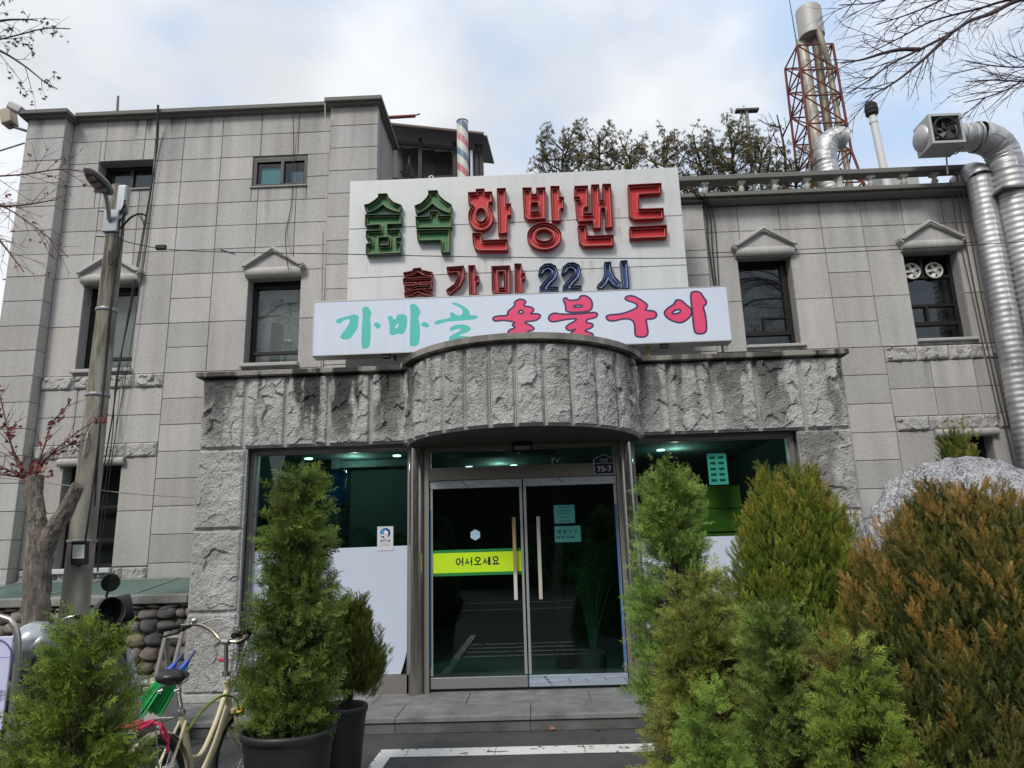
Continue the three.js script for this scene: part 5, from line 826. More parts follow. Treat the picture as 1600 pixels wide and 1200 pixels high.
// ---------------------------------------------------------------- rubble wall with a cap, and the green lean-to roof behind it
{
  const W = thing('rubble_wall', 'low wall of rounded field stones left of the porch pillar', 'wall'), r = rng(55), y1 = 1.13;
  part(W, 'mortar', [box(-9, -3.86, 0, y1 - 0.01, -8.95, -8.66)], mat(0.075, 0.068, 0.06, 0.98));
  const cap = []; let cx = -9; while (cx < -3.9) { const w = 1.3 + r() * 0.5; cap.push([cx, Math.min(-3.86, cx + w)]); cx += w; }
  const capTex = new THREE.MeshStandardMaterial({ map: stepTex, color: lin(1.5, 1.45, 1.35), roughness: 0.9 });
  for (const [a, b] of cap) part(W, 'cap_stone', [planarUV(rbox(a + 0.003, b - 0.003, y1, y1 + 0.1, -9.0, -8.52, 0.015), (x, y, z) => [x, y + z])], capTex);
  const mats = [[0.23, 0.215, 0.19], [0.19, 0.185, 0.18], [0.27, 0.245, 0.205], [0.15, 0.15, 0.15], [0.25, 0.21, 0.165], [0.30, 0.28, 0.25]].map(([a, b, c], i) => new THREE.MeshStandardMaterial({ color: lin(a * 3.8, b * 3.8, c * 3.8), map: dataTex(64, 64, (p, q) => 0.27 + (fbm(p / 9, q / 9, 4, 120 + i) - .5) * 0.3 + (hash2(p, q, 130 + i) - .5) * 0.08), roughness: 0.92 }));
  const cobble = (w, h, sd) => { const g = new THREE.SphereGeometry(1, 12, 9), p = g.attributes.position; for (let i = 0; i < p.count; i++) { let x = p.getX(i), y = p.getY(i), z = p.getZ(i); const e = (v) => Math.sign(v) * Math.pow(Math.abs(v), 0.72); x = e(x); y = e(y); const n = 1 + (fbm(x * 1.4 + sd * 3 + 5, y * 1.4 + z + 7, 3, sd) - .5) * 0.55; p.setXYZ(i, x * w / 2 * n, y * h / 2 * n, z * 0.1 * n); } g.computeVertexNormals(); return g; };
  let y = 0.02, sd = 1; while (y < y1 - 0.05) { const h = Math.min(0.1 + r() * 0.07, y1 - y), tall = h; let x = -7.6 + r() * 0.1; while (x < -3.92) { const w = 0.1 + r() * 0.14 + (r() < 0.2 ? 0.08 : 0); const g = cobble(w * 1.02, tall * (0.85 + r() * 0.3), sd++); g.rotateZ((r() - .5) * 0.35); g.translate(x + w / 2, y + h / 2 + (r() - .5) * 0.03, -8.655 + (r() - .5) * 0.03); if (x > -7.0 || y > 0.5) part(W, 'stone', g, mats[Math.floor(r() * mats.length)]); x += w * 0.98; } y += h * 0.97; }
  settle(W, -6, 0, -8.8);
  const G = thing('lean_to_roof', 'dull green sloping sheet roof between the rubble wall and the left wing', 'roof'); const m = mat(0.10, 0.17, 0.145, 0.45);
  for (let k = 0; k < 4; k++) { const g = rbox(-8.2 + k * 1.1, -7.12 + k * 1.1, -0.012, 0.012, -0.55, 0.55, 0.006); g.rotateX(0.13); g.translate(0, 1.3, -9.45); part(G, 'sheet', g, m); const s = rod(V(-7.11 + k * 1.1, 1.246, -8.91), V(-7.11 + k * 1.1, 1.385, -9.98), 0.012); part(G, 'batten', [s], mat(0.3, 0.33, 0.31, 0.5)); }
  part(G, 'frame', [rod(V(-8.2, 1.2, -8.96), V(-3.9, 1.2, -8.96), 0.02), rod(V(-8.2, 1.38, -9.95), V(-3.9, 1.38, -9.95), 0.02)], mat(0.2, 0.22, 0.2, 0.6)); settle(G, -6, 1.2, -9.4);
  const q = thing('downpipe', 'short dark grey pipe upright where the rubble wall meets the pillar', 'pipe'); part(q, 'pipe', [rbox(-3.99, -3.93, 0.75, 1.2, -8.56, -8.5, 0.012)], mat(0.12, 0.12, 0.125, 0.6)); settle(q, -3.96, 0.75, -8.53);
}
// ---------------------------------------------------------------- pruned maple with red leaves on its shoots
const barkTex = dataTex(128, 512, (i, j) => { const v = 0.12 + (fbm(i / 4, j / 26, 4, 140) - .5) * 0.2 + smooth(0.55, 0.7, fbm(i / 14, j / 18, 4, 141)) * 0.1; return [v * 1.1, v * 0.93, v * 0.78]; });
const barkTrunk = new THREE.MeshStandardMaterial({ map: barkTex, bumpMap: barkTex, bumpScale: 0.03, roughness: 0.95 });
function gnarled(pts, radii, seg = 16) { const c = new THREE.CatmullRomCurve3(pts, false, 'centripetal'), n = 40, g = new THREE.TubeGeometry(c, n, 1, seg, false), p = g.attributes.position; for (let i = 0; i <= n; i++) { const q = c.getPointAt(i / n), f = i / n * (radii.length - 1), k = Math.min(radii.length - 2, Math.floor(f)), rr = radii[k] + (radii[k + 1] - radii[k]) * (f - k); for (let s = 0; s <= seg; s++) { const id = i * (seg + 1) + s, m = rr * (1 + (fbm((s % seg) * 0.9 + 3, i * 0.35, 3, 150) - .5) * 0.35); const v = V(p.getX(id), p.getY(id), p.getZ(id)).sub(q).multiplyScalar(m).add(q); p.setXYZ(id, v.x, v.y, v.z); } } g.computeVertexNormals(); return g; }
const mapleLeaf = (() => { const P = []; for (let k = -2; k <= 2; k++) { const a = k * 0.62, L = 1 - Math.abs(k) * 0.2, d = [Math.sin(a), Math.cos(a)], s = [Math.cos(a) * 0.13, -Math.sin(a) * 0.13]; P.push(0, 0, 0, d[0] * L * .45 + s[0], d[1] * L * .45 + s[1], 0.06, d[0] * L, d[1] * L, 0, 0, 0, 0, d[0] * L, d[1] * L, 0, d[0] * L * .45 - s[0], d[1] * L * .45 - s[1], 0.06); } const g = new THREE.BufferGeometry(); g.setAttribute('position', new THREE.BufferAttribute(new Float32Array(P), 3)); g.computeVertexNormals(); return g; })();
const dryLeafMat = new THREE.MeshStandardMaterial({ color: 0xffffff, roughness: 0.75, side: THREE.DoubleSide });
{
  const t = thing('pruned_maple', 'hard-pruned forked maple trunk with red-leaved shoots left of the pole', 'tree'), r = rng(66);
  part(t, 'trunk', [gnarled([V(-4.92, 0, -7.2), V(-4.93, 0.6, -7.2), V(-4.96, 1.1, -7.2), V(-4.99, 1.5, -7.2), V(-5.0, 1.8, -7.2)], [0.17, 0.13, 0.12, 0.125, 0.12]), gnarled([V(-5.0, 1.75, -7.2), V(-5.06, 2.05, -7.2), V(-5.12, 2.3, -7.2), V(-5.16, 2.5, -7.22)], [0.1, 0.085, 0.075, 0.085], 12), gnarled([V(-4.98, 1.7, -7.2), V(-4.87, 1.95, -7.18), V(-4.74, 2.15, -7.15), V(-4.63, 2.38, -7.12)], [0.1, 0.085, 0.075, 0.062], 12), rod(V(-4.64, 2.37, -7.12), V(-4.625, 2.385, -7.118), 0.06, 0.055, 12)], barkTrunk);
  const L = [], leaves = [], O = { per: [7, 5], len: [0.3, 0.14], rad: [0.005, 0.003], lift: 0.4 };
  for (const s of [[[-5.23, 2.5], [-5.4, 2.67], [-5.51, 2.88], [-5.6, 3.2], [-5.66, 3.5]], [[-5.2, 2.5], [-5.34, 2.64], [-5.42, 2.9], [-5.45, 3.1]], [[-5.16, 2.5], [-5.08, 2.8], [-5.04, 3.06], [-4.92, 3.2], [-4.81, 3.28]], [[-5.14, 2.5], [-5.03, 2.66], [-4.87, 2.79], [-4.68, 2.88]], [[-5.14, 2.5], [-4.98, 2.7], [-4.75, 2.95], [-4.5, 3.12]], [[-5.18, 2.48], [-5.6, 2.55], [-5.95, 2.6]], [[-5.2, 2.5], [-5.5, 2.62], [-5.75, 2.95], [-5.8, 3.3]]]) {
    const c = limb(L, s.map(([x, y], i) => V(x, y, -7.2 + (i ? (r() - .5) * .15 : 0))), 0.011, 0.004, 5), n = Math.round(c.getLength() * 42);
    for (let k = 0; k < n; k++) { const q = Math.pow(r(), 0.9), p = c.getPointAt(q); if (r() < 0.45 && q > 0.25 && q < 0.6) continue; leaves.push([p.clone().add(V((r() - .5) * .08, (r() - .5) * .07, (r() - .5) * .08)), aim(V(r() - .5, -0.6 + r() * .4, r() - .5).normalize(), r() * 6.28), 0.032 + r() * 0.026, lin(0.13 + r() * 0.1, 0.028 + r() * 0.025, 0.024 + r() * .02)]); }
    shoots(L, c, r, O, 0);
  }
  for (let k = 0; k < 46; k++) { const a = r() * 6.28, q = r() * 0.22; leaves.push([V(-5.17 + Math.cos(a) * q * 1.1, 2.5 + r() * 0.12, -7.2 + Math.sin(a) * q), aim(V(r() - .5, -0.5 + r(), r() - .5).normalize(), r() * 6.28), 0.035 + r() * 0.025, lin(0.18 + r() * .12, 0.05, 0.03)]); }
  part(t, 'shoots', L, mat(0.12, 0.05, 0.045, 0.8)); instanced(t, 'leaves', mapleLeaf, dryLeafMat, leaves); settle(t, -4.92, 0, -7.2);
}
// trees that stand outside the frame and reach into it, whole from root to twig
function overhang(label, base, crown, limbs, o, sd, leafCol, leafN, bark) {
  const t = thing('bare_tree', label, 'tree'), r = rng(sd), L = [], leaves = [];
  part(t, 'trunk', [gnarled([V(...base), V(base[0] * .99, (base[1] + crown[1]) * .35, base[2]), V((base[0] + crown[0]) / 2, (base[1] + crown[1]) * .7, (base[2] + crown[2]) / 2), V(...crown)], [0.24, 0.19, 0.15, 0.11], 14)], barkTrunk);
  for (const s of limbs) {
    const c = limb(L, s.map((p) => V(...p)), s.r || 0.022, 0.005, 6, s.length * 5); const tips = [];
    shoots(L, c, r, o, 0, tips);
    for (const [p, d] of tips) if (leafCol && r() < leafN) for (let q = 0; q < 2; q++) leaves.push([p.clone().add(V((r() - .5) * .06, -r() * .05, (r() - .5) * .06)), aim(V(r() - .5, -1, r() - .5).normalize(), r() * 6.28), 0.025 + r() * 0.022, lin(leafCol[0] * (.7 + r() * .6), leafCol[1] * (.7 + r() * .6), leafCol[2] * (.7 + r() * .6))]);
  }
  part(t, 'branches', L, bark); if (leaves.length) instanced(t, 'leaves', mapleLeaf, dryLeafMat, leaves); return settle(t, ...base);
}
const twigBrown = mat(0.075, 0.05, 0.055, 0.85);
overhang('bare purplish-brown tree reaching over the top right corner', [7.2, 0, -4.6], [6.6, 5.6, -5.4], [
  Object.assign([[6.6, 5.6, -5.4], [5.9, 6.6, -5.8], [4.88, 6.66, -6], [4.58, 6.52, -6], [4.36, 6.45, -6], [4.16, 6.32, -6], [3.84, 6.16, -6], [3.52, 6.0, -6], [3.3, 5.84, -6], [3.09, 5.72, -6]], { r: 0.04 }),
  Object.assign([[6.6, 5.6, -5.4], [5.9, 6.7, -6], [5.04, 6.92, -6.3], [4.69, 6.83, -6.3], [4.38, 6.76, -6.3], [4.18, 6.7, -6.3], [3.85, 6.53, -6.3], [3.5, 6.36, -6.3]], { r: 0.028 }),
  [[3.84, 6.16, -6], [3.67, 6.17, -6], [3.5, 6.14, -6], [3.29, 6.08, -6], [3.08, 6.05, -6]], [[4.16, 6.32, -6], [3.95, 6.12, -5.95], [3.7, 5.9, -5.9], [3.45, 5.72, -5.9], [3.2, 5.6, -5.9]],
  [[6.6, 5.6, -5.4], [5.7, 6.2, -6.2], [5.24, 6.28, -6.5], [4.92, 6.3, -6.5], [4.6, 6.38, -6.5]], [[6.6, 5.6, -5.4], [5.8, 6.0, -6.2], [5.22, 6.15, -6.5], [4.95, 6.02, -6.5], [4.7, 5.94, -6.5], [4.5, 5.9, -6.5]], [[6.6, 5.6, -5.4], [5.7, 5.85, -6], [4.97, 5.9, -6.2], [4.64, 5.93, -6.2], [4.35, 5.93, -6.2]],
  [[6.6, 5.6, -5.4], [5.4, 7.3, -5.8], [4.2, 7.25, -6], [3.5, 6.92, -6], [3.32, 6.75, -6], [3.16, 6.55, -6]], [[6.2, 6.3, -5.6], [5.0, 7.2, -5.9], [4.2, 6.95, -6], [3.84, 6.82, -6], [3.5, 6.71, -6], [3.15, 6.7, -6]], [[5.9, 6.6, -5.8], [5.2, 7.05, -6.1], [4.6, 7.0, -6.2], [4.0, 6.75, -6.2], [3.6, 6.62, -6.2]],
], { per: [7, 7.5, 7], len: [0.6, 0.32, 0.16], rad: [0.0055, 0.0033, 0.002], fwd: 1.25, sag: -0.12 }, 201, null, 0, twigBrown);
overhang('bare tree at the left edge with dry brown and red leaves on its twigs', [-8.2, 0, -5.6], [-7.4, 5.2, -6], [
  Object.assign([[-7.4, 5.2, -6], [-6.2, 6.6, -6], [-5.34, 6.75, -6], [-5.02, 6.82, -6], [-4.76, 6.88, -6], [-4.5, 6.86, -6]], { r: 0.02 }), [[-6.2, 6.6, -6], [-5.4, 6.72, -6], [-5.19, 6.64, -6], [-4.9, 6.44, -6], [-4.69, 6.26, -6], [-4.55, 6.17, -6]], [[-5.7, 6.72, -6], [-5.3, 6.98, -6], [-5.0, 7.0, -6], [-4.85, 6.98, -6]],
], { per: [8, 8], len: [0.42, 0.2], rad: [0.004, 0.0025], fwd: 0.9, sag: -0.1 }, 202, [0.06, 0.048, 0.042], 0.5, mat(0.06, 0.05, 0.048, 0.9));
overhang('thin red-tinged maple whose leafless twigs cross the left roof pilaster', [-8.0, 0, -6.6], [-7.3, 4.6, -6.8], [
  Object.assign([[-7.3, 4.6, -6.8], [-6.4, 5.6, -6.8], [-5.88, 5.73, -6.8], [-5.66, 5.73, -6.8], [-5.38, 5.74, -6.8], [-4.98, 5.78, -6.8], [-4.68, 5.72, -6.8]], { r: 0.018 }), Object.assign([[-7.3, 4.6, -6.8], [-6.4, 5.5, -6.8], [-5.85, 5.55, -6.8], [-5.62, 5.4, -6.8], [-5.32, 5.2, -6.8], [-5.01, 4.96, -6.8], [-4.8, 4.75, -6.8]], { r: 0.016 }), [[-6.4, 5.5, -6.8], [-5.76, 5.38, -6.8], [-5.41, 5.37, -6.8], [-4.99, 5.42, -6.8]], [[-6.2, 5.3, -6.8], [-5.8, 5.2, -6.8], [-5.5, 4.9, -6.8], [-5.25, 4.6, -6.8]],
], { per: [8, 8], len: [0.5, 0.24], rad: [0.004, 0.0026], fwd: 0.95, sag: -0.1 }, 203, [0.2, 0.05, 0.04], 0.12, mat(0.13, 0.06, 0.06, 0.85));

// ---------------------------------------------------------------- bicycle (local: x forward, y up, z to its right)
{
  const t = thing('bicycle', 'cream step-through city bicycle with a black saddle and rear rack', 'bicycle');
  const cream = mat(0.62, 0.55, 0.36, 0.35, 0, {}), chrome = mat(0.6, 0.6, 0.6, 0.2, 0.95), black = mat(0.012, 0.012, 0.012, 0.45), rubber = mat(0.02, 0.02, 0.02, 0.85), fender = new THREE.MeshStandardMaterial({ map: dataTex(128, 64, (i, j) => { const f = smooth(0.45, 0.6, fbm(i / 9, j / 7, 4, 160)); return [0.5 - f * 0.32, 0.45 - f * 0.32, 0.35 - f * 0.27]; }), roughness: 0.55, side: THREE.DoubleSide });
  const P = (x, y, z = 0) => V(x, y, z);
  const ax0 = P(0.84, 0.62), axd = P(-0.05, 0.24).normalize(), st = new THREE.Quaternion().setFromAxisAngle(axd, -0.32), S = (x, y, z = 0) => P(x, y, z).sub(ax0).applyQuaternion(st).add(ax0);
  function wheel(name, T) {
    const ring = (R, r) => { const g = new THREE.TorusGeometry(R, r, 10, 56); return g; };
    const place = (g, c) => { if (T) g.applyMatrix4(new THREE.Matrix4().compose(T(1.06, 0.33), st, V(1, 1, 1))); else g.translate(0, 0.33, 0); return g; };
    const w = part(t, name, place(ring(0.31, 0.022)), rubber); w.name = name;
    part(w, 'rim', place(ring(0.283, 0.009)), chrome);
    const sp = []; for (let k = 0; k < 28; k++) { const a = k / 28 * 6.283, b = a + (k % 2 ? 0.5 : -0.5); sp.push(rod(V(Math.cos(b) * 0.03, Math.sin(b) * 0.03, k % 4 < 2 ? 0.02 : -0.02), V(Math.cos(a) * 0.28, Math.sin(a) * 0.28, 0), 0.0016, 0.0016, 4)); }
    part(w, 'spokes', place(merge(sp)), chrome); part(w, 'hub', place(rod(V(0, 0, -0.045), V(0, 0, 0.045), 0.028, 0.028, 14)), chrome);
  }
  wheel('rear_wheel', null); wheel('front_wheel', S);
  const arcPts = (cx, cy, R, a0, a1, f = P) => { const L = []; for (let k = 0; k <= 14; k++) { const a = a0 + (a1 - a0) * k / 14; L.push(f(cx + Math.cos(a) * R, cy + Math.sin(a) * R)); } return L; };
  const fend = (pts, width, out) => { const g = new THREE.BufferGeometry(), V3 = [], I = [], U = []; pts.forEach((p, i) => { for (let k = 0; k < 5; k++) { const s = (k - 2) / 2, q = p.clone().add(out.clone().multiplyScalar(s * width)); const rr = -s * s * 0.018; const c = pts.centre, d = p.clone().sub(c).normalize(); q.addScaledVector(d, rr); V3.push(q.x, q.y, q.z); U.push(i / 14, k / 4); } }); for (let i = 0; i + 1 < pts.length; i++) for (let k = 0; k < 4; k++) { const a = i * 5 + k; I.push(a, a + 1, a + 6, a, a + 6, a + 5); } g.setAttribute('position', new THREE.BufferAttribute(new Float32Array(V3), 3)); g.setAttribute('uv', new THREE.BufferAttribute(new Float32Array(U), 2)); g.setIndex(I); g.computeVertexNormals(); return g; };
  const rp = arcPts(0, 0.33, 0.362, -0.1, 3.3); rp.centre = P(0, 0.33); part(t, 'rear_fender', fend(rp, 0.034, V(0, 0, 1)), fender);
  const fp = arcPts(1.06, 0.33, 0.355, 0.5, 2.6, S); fp.centre = S(1.06, 0.33); part(t, 'front_fender', fend(fp, 0.03, V(0, 0, 1).applyQuaternion(st)), cream);
  part(t, 'frame', [tube([P(0.83, 0.66), P(0.68, 0.46), P(0.53, 0.33), P(0.44, 0.29)], 0.021, 12), tube([P(0.81, 0.77), P(0.66, 0.57), P(0.5, 0.44), P(0.36, 0.46)], 0.017, 12), rod(P(0.45, 0.27), P(0.27, 0.74), 0.018, 0.018, 14), rod(ax0.clone().addScaledVector(axd, -0.03), ax0.clone().addScaledVector(axd, 0.2), 0.024, 0.024, 16), ...[-0.055, 0.055].flatMap((z) => [rod(P(0.44, 0.28, z * .5), P(0, 0.33, z), 0.01), rod(P(0.29, 0.68, z * .35), P(0, 0.33, z), 0.009)]), rod(P(0.45, 0.28, -0.04), P(0.45, 0.28, 0.04), 0.028, 0.028, 14)], cream);
  part(t, 'fork', [-0.05, 0.05].map((z) => tube([S(0.85, 0.62, z * .7), S(0.865, 0.56, z), S(0.92, 0.46, z), S(1.06, 0.33, z)], 0.012, 10)).concat(rbox(-0.03, 0.03, -0.015, 0.02, -0.055, 0.055, 0.01).applyMatrix4(new THREE.Matrix4().compose(S(0.85, 0.625), st, V(1, 1, 1)))), cream);
  part(t, 'seat_post', [rod(P(0.27, 0.74), P(0.215, 0.9), 0.013, 0.013, 14), rod(P(0.275, 0.725), P(0.265, 0.75), 0.024, 0.024, 14)], chrome);
  const sad = new THREE.SphereGeometry(1, 28, 18), sp = sad.attributes.position; for (let i = 0; i < sp.count; i++) { const u = sp.getX(i), back = smooth(0.35, -0.6, u); sp.setXYZ(i, u * 0.135, sp.getY(i) * (0.03 + 0.022 * back) + (u > 0.5 ? -0.01 * (u - .5) : 0) + back * 0.012 - (sp.getY(i) < 0 ? 0 : 0), sp.getZ(i) * (0.032 + 0.075 * back)); } sad.computeVertexNormals(); sad.translate(0.2, 0.94, 0); part(t, 'saddle', sad, mat(0.014, 0.014, 0.015, 0.38));
  part(t, 'saddle_springs', [-0.05, 0.05].flatMap((z) => [tube([P(0.12, 0.9, z), P(0.13, 0.885, z + .012), P(0.12, 0.875, z - .012), P(0.13, 0.865, z)], 0.006, 6), rod(P(0.3, 0.91, z * .3), P(0.12, 0.89, z), 0.005)]), chrome);
  part(t, 'rack', [-0.06, -0.02, 0.02, 0.06].map((z) => rod(P(0.22, 0.735, z * .8), P(-0.26, 0.74, z), 0.005)).concat([-0.2, -0.05, 0.1].map((x) => rod(P(x, 0.738, -0.06), P(x, 0.738, 0.06), 0.005)), [-0.06, 0.06].map((z) => rod(P(-0.08, 0.738, z), P(0, 0.34, z), 0.005)), rod(P(-0.26, 0.74, -0.06), P(-0.26, 0.74, 0.06), 0.005)), chrome);
  const cord = mat(0.62, 0.04, 0.11, 0.6); part(t, 'cord', [tube([P(-0.26, 0.755, 0.08), P(-0.1, 0.765, 0.06), P(-0.24, 0.77, 0.02), P(-0.05, 0.76, -0.04), P(-0.22, 0.76, -0.08), P(-0.1, 0.75, 0.09)], 0.008, 6, 50), tube([P(-0.05, 0.74, 0.07), P(0.0, 0.66, 0.085), P(0.01, 0.58, 0.08)], 0.009, 6), tube([P(-0.05, 0.74, 0.07), P(-0.06, 0.69, 0.085), P(0.0, 0.63, 0.09)], 0.007, 6)], cord, 'red luggage cord');
  part(t, 'stem', [rod(S(0.79, 0.85), S(0.765, 1.075), 0.014, 0.014, 14), rod(S(0.765, 1.07, -0.03), S(0.765, 1.07, 0.03), 0.02, 0.02, 14), rod(S(0.793, 0.85), S(0.79, 0.88), 0.027, 0.027, 14)], chrome);
  const hb = (s) => [S(0.765, 1.07, 0), S(0.8, 1.075, s * 0.09), S(0.79, 1.13, s * 0.17), S(0.74, 1.17, s * 0.24), S(0.66, 1.17, s * 0.29), S(0.5, 1.155, s * 0.33)];
  part(t, 'handlebar', [-1, 1].map((s) => tube(hb(s), 0.0115, 12, 40)), mat(0.5, 0.44, 0.34, 0.25, 0.9));
  for (const s of [-1, 1]) { part(t, 'grip', [rod(S(0.635, 1.169, s * 0.3), S(0.49, 1.155, s * 0.333), 0.018, 0.019, 14)], black); part(t, 'brake_lever', [tube([S(0.69, 1.15, s * 0.29), S(0.62, 1.12, s * 0.315), S(0.52, 1.105, s * 0.34)], 0.006, 8), rod(S(0.7, 1.17, s * 0.27), S(0.66, 1.15, s * 0.3), 0.017, 0.013, 10)], black); }
  { const b = new THREE.SphereGeometry(0.024, 16, 12); b.translate(...S(0.72, 1.195, -0.26).toArray()); part(t, 'bell', b, chrome); }
  part(t, 'brake_cable', [tube([S(0.68, 1.15, -0.29), S(0.86, 1.2, -0.15), S(0.95, 1.05, 0), S(0.86, 0.7, 0)], 0.0035, 5, 24), tube([S(0.68, 1.15, 0.29), S(0.9, 1.22, 0.1), S(0.93, 1.0, 0), P(0.8, 0.7, 0.02)], 0.0035, 5, 24)], mat(0.6, 0.6, 0.6, 0.4));
  const W = []; for (let k = 0; k <= 6; k++) { const z = -0.14 + k * 0.0467; W.push(tube([S(0.93, 0.98, z), S(0.94, 0.77, z), S(1.15, 0.77, z), S(1.17, 0.98, z)], 0.003, 4)); const x = 0.93 + k * 0.038; W.push(rod(S(x, 0.77 + (k % 2) * 0.0, -0.14), S(x, 0.77, 0.14), 0.003, 0.003, 4)); } for (const y of [0.84, 0.91, 0.98]) W.push(tube([S(0.93, y, -0.145), S(0.93, y, 0.145), S(1.16, y, 0.145), S(1.16, y, -0.145), S(0.93, y, -0.145)], 0.0035, 4, 40)); part(t, 'basket', W, mat(0.35, 0.35, 0.35, 0.4, 0.7));
  part(t, 'reflector', [rod(S(0.88, 0.93, -0.16), S(0.88, 0.93, -0.09), 0.012, 0.012, 10)], mat(0.5, 0.03, 0.06, 0.3)); part(t, 'lock_cable', [tube([P(0.3, 0.62, 0.02), P(0.42, 0.72, 0.06), P(0.6, 0.76, 0.08), P(0.78, 0.7, 0.08), P(0.84, 0.63, 0.07)], 0.009, 8, 40)], mat(0.28, 0.36, 0.05, 0.35)); part(t, 'lock', [rod(P(0.84, 0.63, 0.07), P(0.88, 0.6, 0.07), 0.022, 0.022, 12)], mat(0.66, 0.42, 0.02, 0.4));
  part(t, 'crank', [rod(P(0.45, 0.28, 0.05), P(0.53, 0.14, 0.06), 0.01), rod(P(0.45, 0.28, -0.05), P(0.37, 0.42, -0.06), 0.01), rod(P(0.45, 0.28, 0.045), P(0.45, 0.28, 0.05), 0.09, 0.09, 26), rbox(0.48, 0.58, 0.125, 0.15, 0.06, 0.14, 0.006), rbox(0.32, 0.42, 0.405, 0.43, -0.14, -0.06, 0.006)], mat(0.3, 0.3, 0.3, 0.35, 0.8)); part(t, 'kickstand', [rod(P(0.05, 0.3, -0.07), P(0.02, 0.005, -0.2), 0.009)], chrome);
  t.position.set(-2.13, 0, -4.2); t.rotation.set(0, 1.49, 0); t.rotateX(-0.03);
}
// ---------------------------------------------------------------- motor scooter behind the front shrub
{
  const t = thing('motor_scooter', 'grey motor scooter with black hand muffs and a round mirror', 'scooter'), z = -5.35;
  const grey = new THREE.MeshPhysicalMaterial({ color: lin(0.12, 0.13, 0.14), metalness: 0.6, roughness: 0.26, clearcoat: 0.7 }), blk = mat(0.014, 0.014, 0.016, 0.5), gloss = mat(0.015, 0.015, 0.018, 0.18);
  const ell = (x, y, zz, a, b, c, rz = 0, ry = 0) => { const g = new THREE.SphereGeometry(1, 26, 18); g.scale(a, b, c); g.rotateZ(rz); g.rotateY(ry); g.translate(x, y, zz); return g; };
  part(t, 'tail_cowl', [ell(-3.56, 1.0, z + .1, 0.25, 0.19, 0.17, 0.42, 0.2)], grey); part(t, 'pale_cowl_top', [ell(-3.6, 1.075, z + 0.13, 0.16, 0.13, 0.15, 0.65, 0.2)], mat(0.42, 0.45, 0.47, 0.2, 0.55)); part(t, 'round_port', [rod(V(-3.46, 0.96, z + 0.23), V(-3.455, 0.955, z + 0.275), 0.045, 0.04, 18)], gloss);  // second ellipsoid only makes the upper left of the cowl paler
  part(t, 'body', [ell(-3.75, 0.72, z, 0.3, 0.2, 0.19, 0.1), ell(-3.35, 0.6, z, 0.3, 0.14, 0.15), rbox(-3.5, -3.05, 0.3, 0.42, z - 0.15, z + 0.15, 0.04)], blk); part(t, 'front_shield', [ell(-3.02, 0.72, z, 0.1, 0.4, 0.22, 0.25)], grey); part(t, 'seat', [ell(-3.5, 0.86, z - .02, 0.3, 0.08, 0.15, -0.1)], blk);
  for (const x of [-3.95, -2.88]) { const g = new THREE.TorusGeometry(0.2, 0.06, 12, 34); g.translate(x, 0.26, z); const w = part(t, 'wheel', g, mat(0.02, 0.02, 0.02, 0.85)); part(w, 'rim', [rod(V(x, 0.26, z - 0.04), V(x, 0.26, z + 0.04), 0.15, 0.15, 24)], mat(0.2, 0.2, 0.2, 0.4, 0.7)); }
  part(t, 'fork', [rod(V(-2.88, 0.26, z), V(-3.06, 1.18, z), 0.035, 0.03, 12)], blk); part(t, 'handlebar', [tube([V(-3.2, 1.25, z - 0.3), V(-3.1, 1.23, z - 0.12), V(-3.1, 1.23, z + 0.12), V(-3.2, 1.25, z + 0.3)], 0.015, 10)], blk);
  for (const s of [-1, 1]) {
    const pr = [[0.03, -0.2], [0.08, -0.17], [0.1, -0.06], [0.115, 0.1], [0.105, 0.2], [0.094, 0.205], [0.09, 0.1], [0.05, 0.0], [0, -0.02]];
    const g = lathe(pr, 0, 0, 0, 26); g.scale(1, 0.72, 0.9); g.rotateZ(-1.3); g.rotateY(s > 0 ? -0.7 : 0.5); g.translate(-3.1 - (s < 0 ? .1 : 0), 1.235, z + s * 0.13); part(t, 'hand_muff', g, mat(0.014, 0.014, 0.017, 0.55));
  }
  part(t, 'mirror_stem', [tube([V(-3.1, 1.26, z - 0.02), V(-3.15, 1.32, z), V(-3.16, 1.38, z + 0.02), V(-3.13, 1.42, z + 0.03)], 0.009, 8)], blk);
  const mg = new THREE.CylinderGeometry(0.066, 0.06, 0.022, 30); mg.rotateX(Math.PI / 2 - 0.1); mg.rotateY(0.3); mg.translate(-3.13, 1.465, z + 0.03); part(t, 'mirror', mg, blk); const mf = new THREE.CylinderGeometry(0.06, 0.06, 0.002, 30); mf.rotateX(Math.PI / 2 - 0.1); mf.rotateY(0.3); mf.translate(-3.127, 1.466, z + 0.0425); part(t, 'mirror_glass', mf, mat(0.75, 0.75, 0.74, 0.03, 1)); part(t, 'lever', [tube([V(-3.24, 1.25, z + 0.2), V(-3.3, 1.24, z + 0.22), V(-3.34, 1.22, z + 0.22)], 0.012, 8)], mat(0.6, 0.6, 0.6, 0.25, 0.9));
  settle(t, -3.4, 0, z);
}
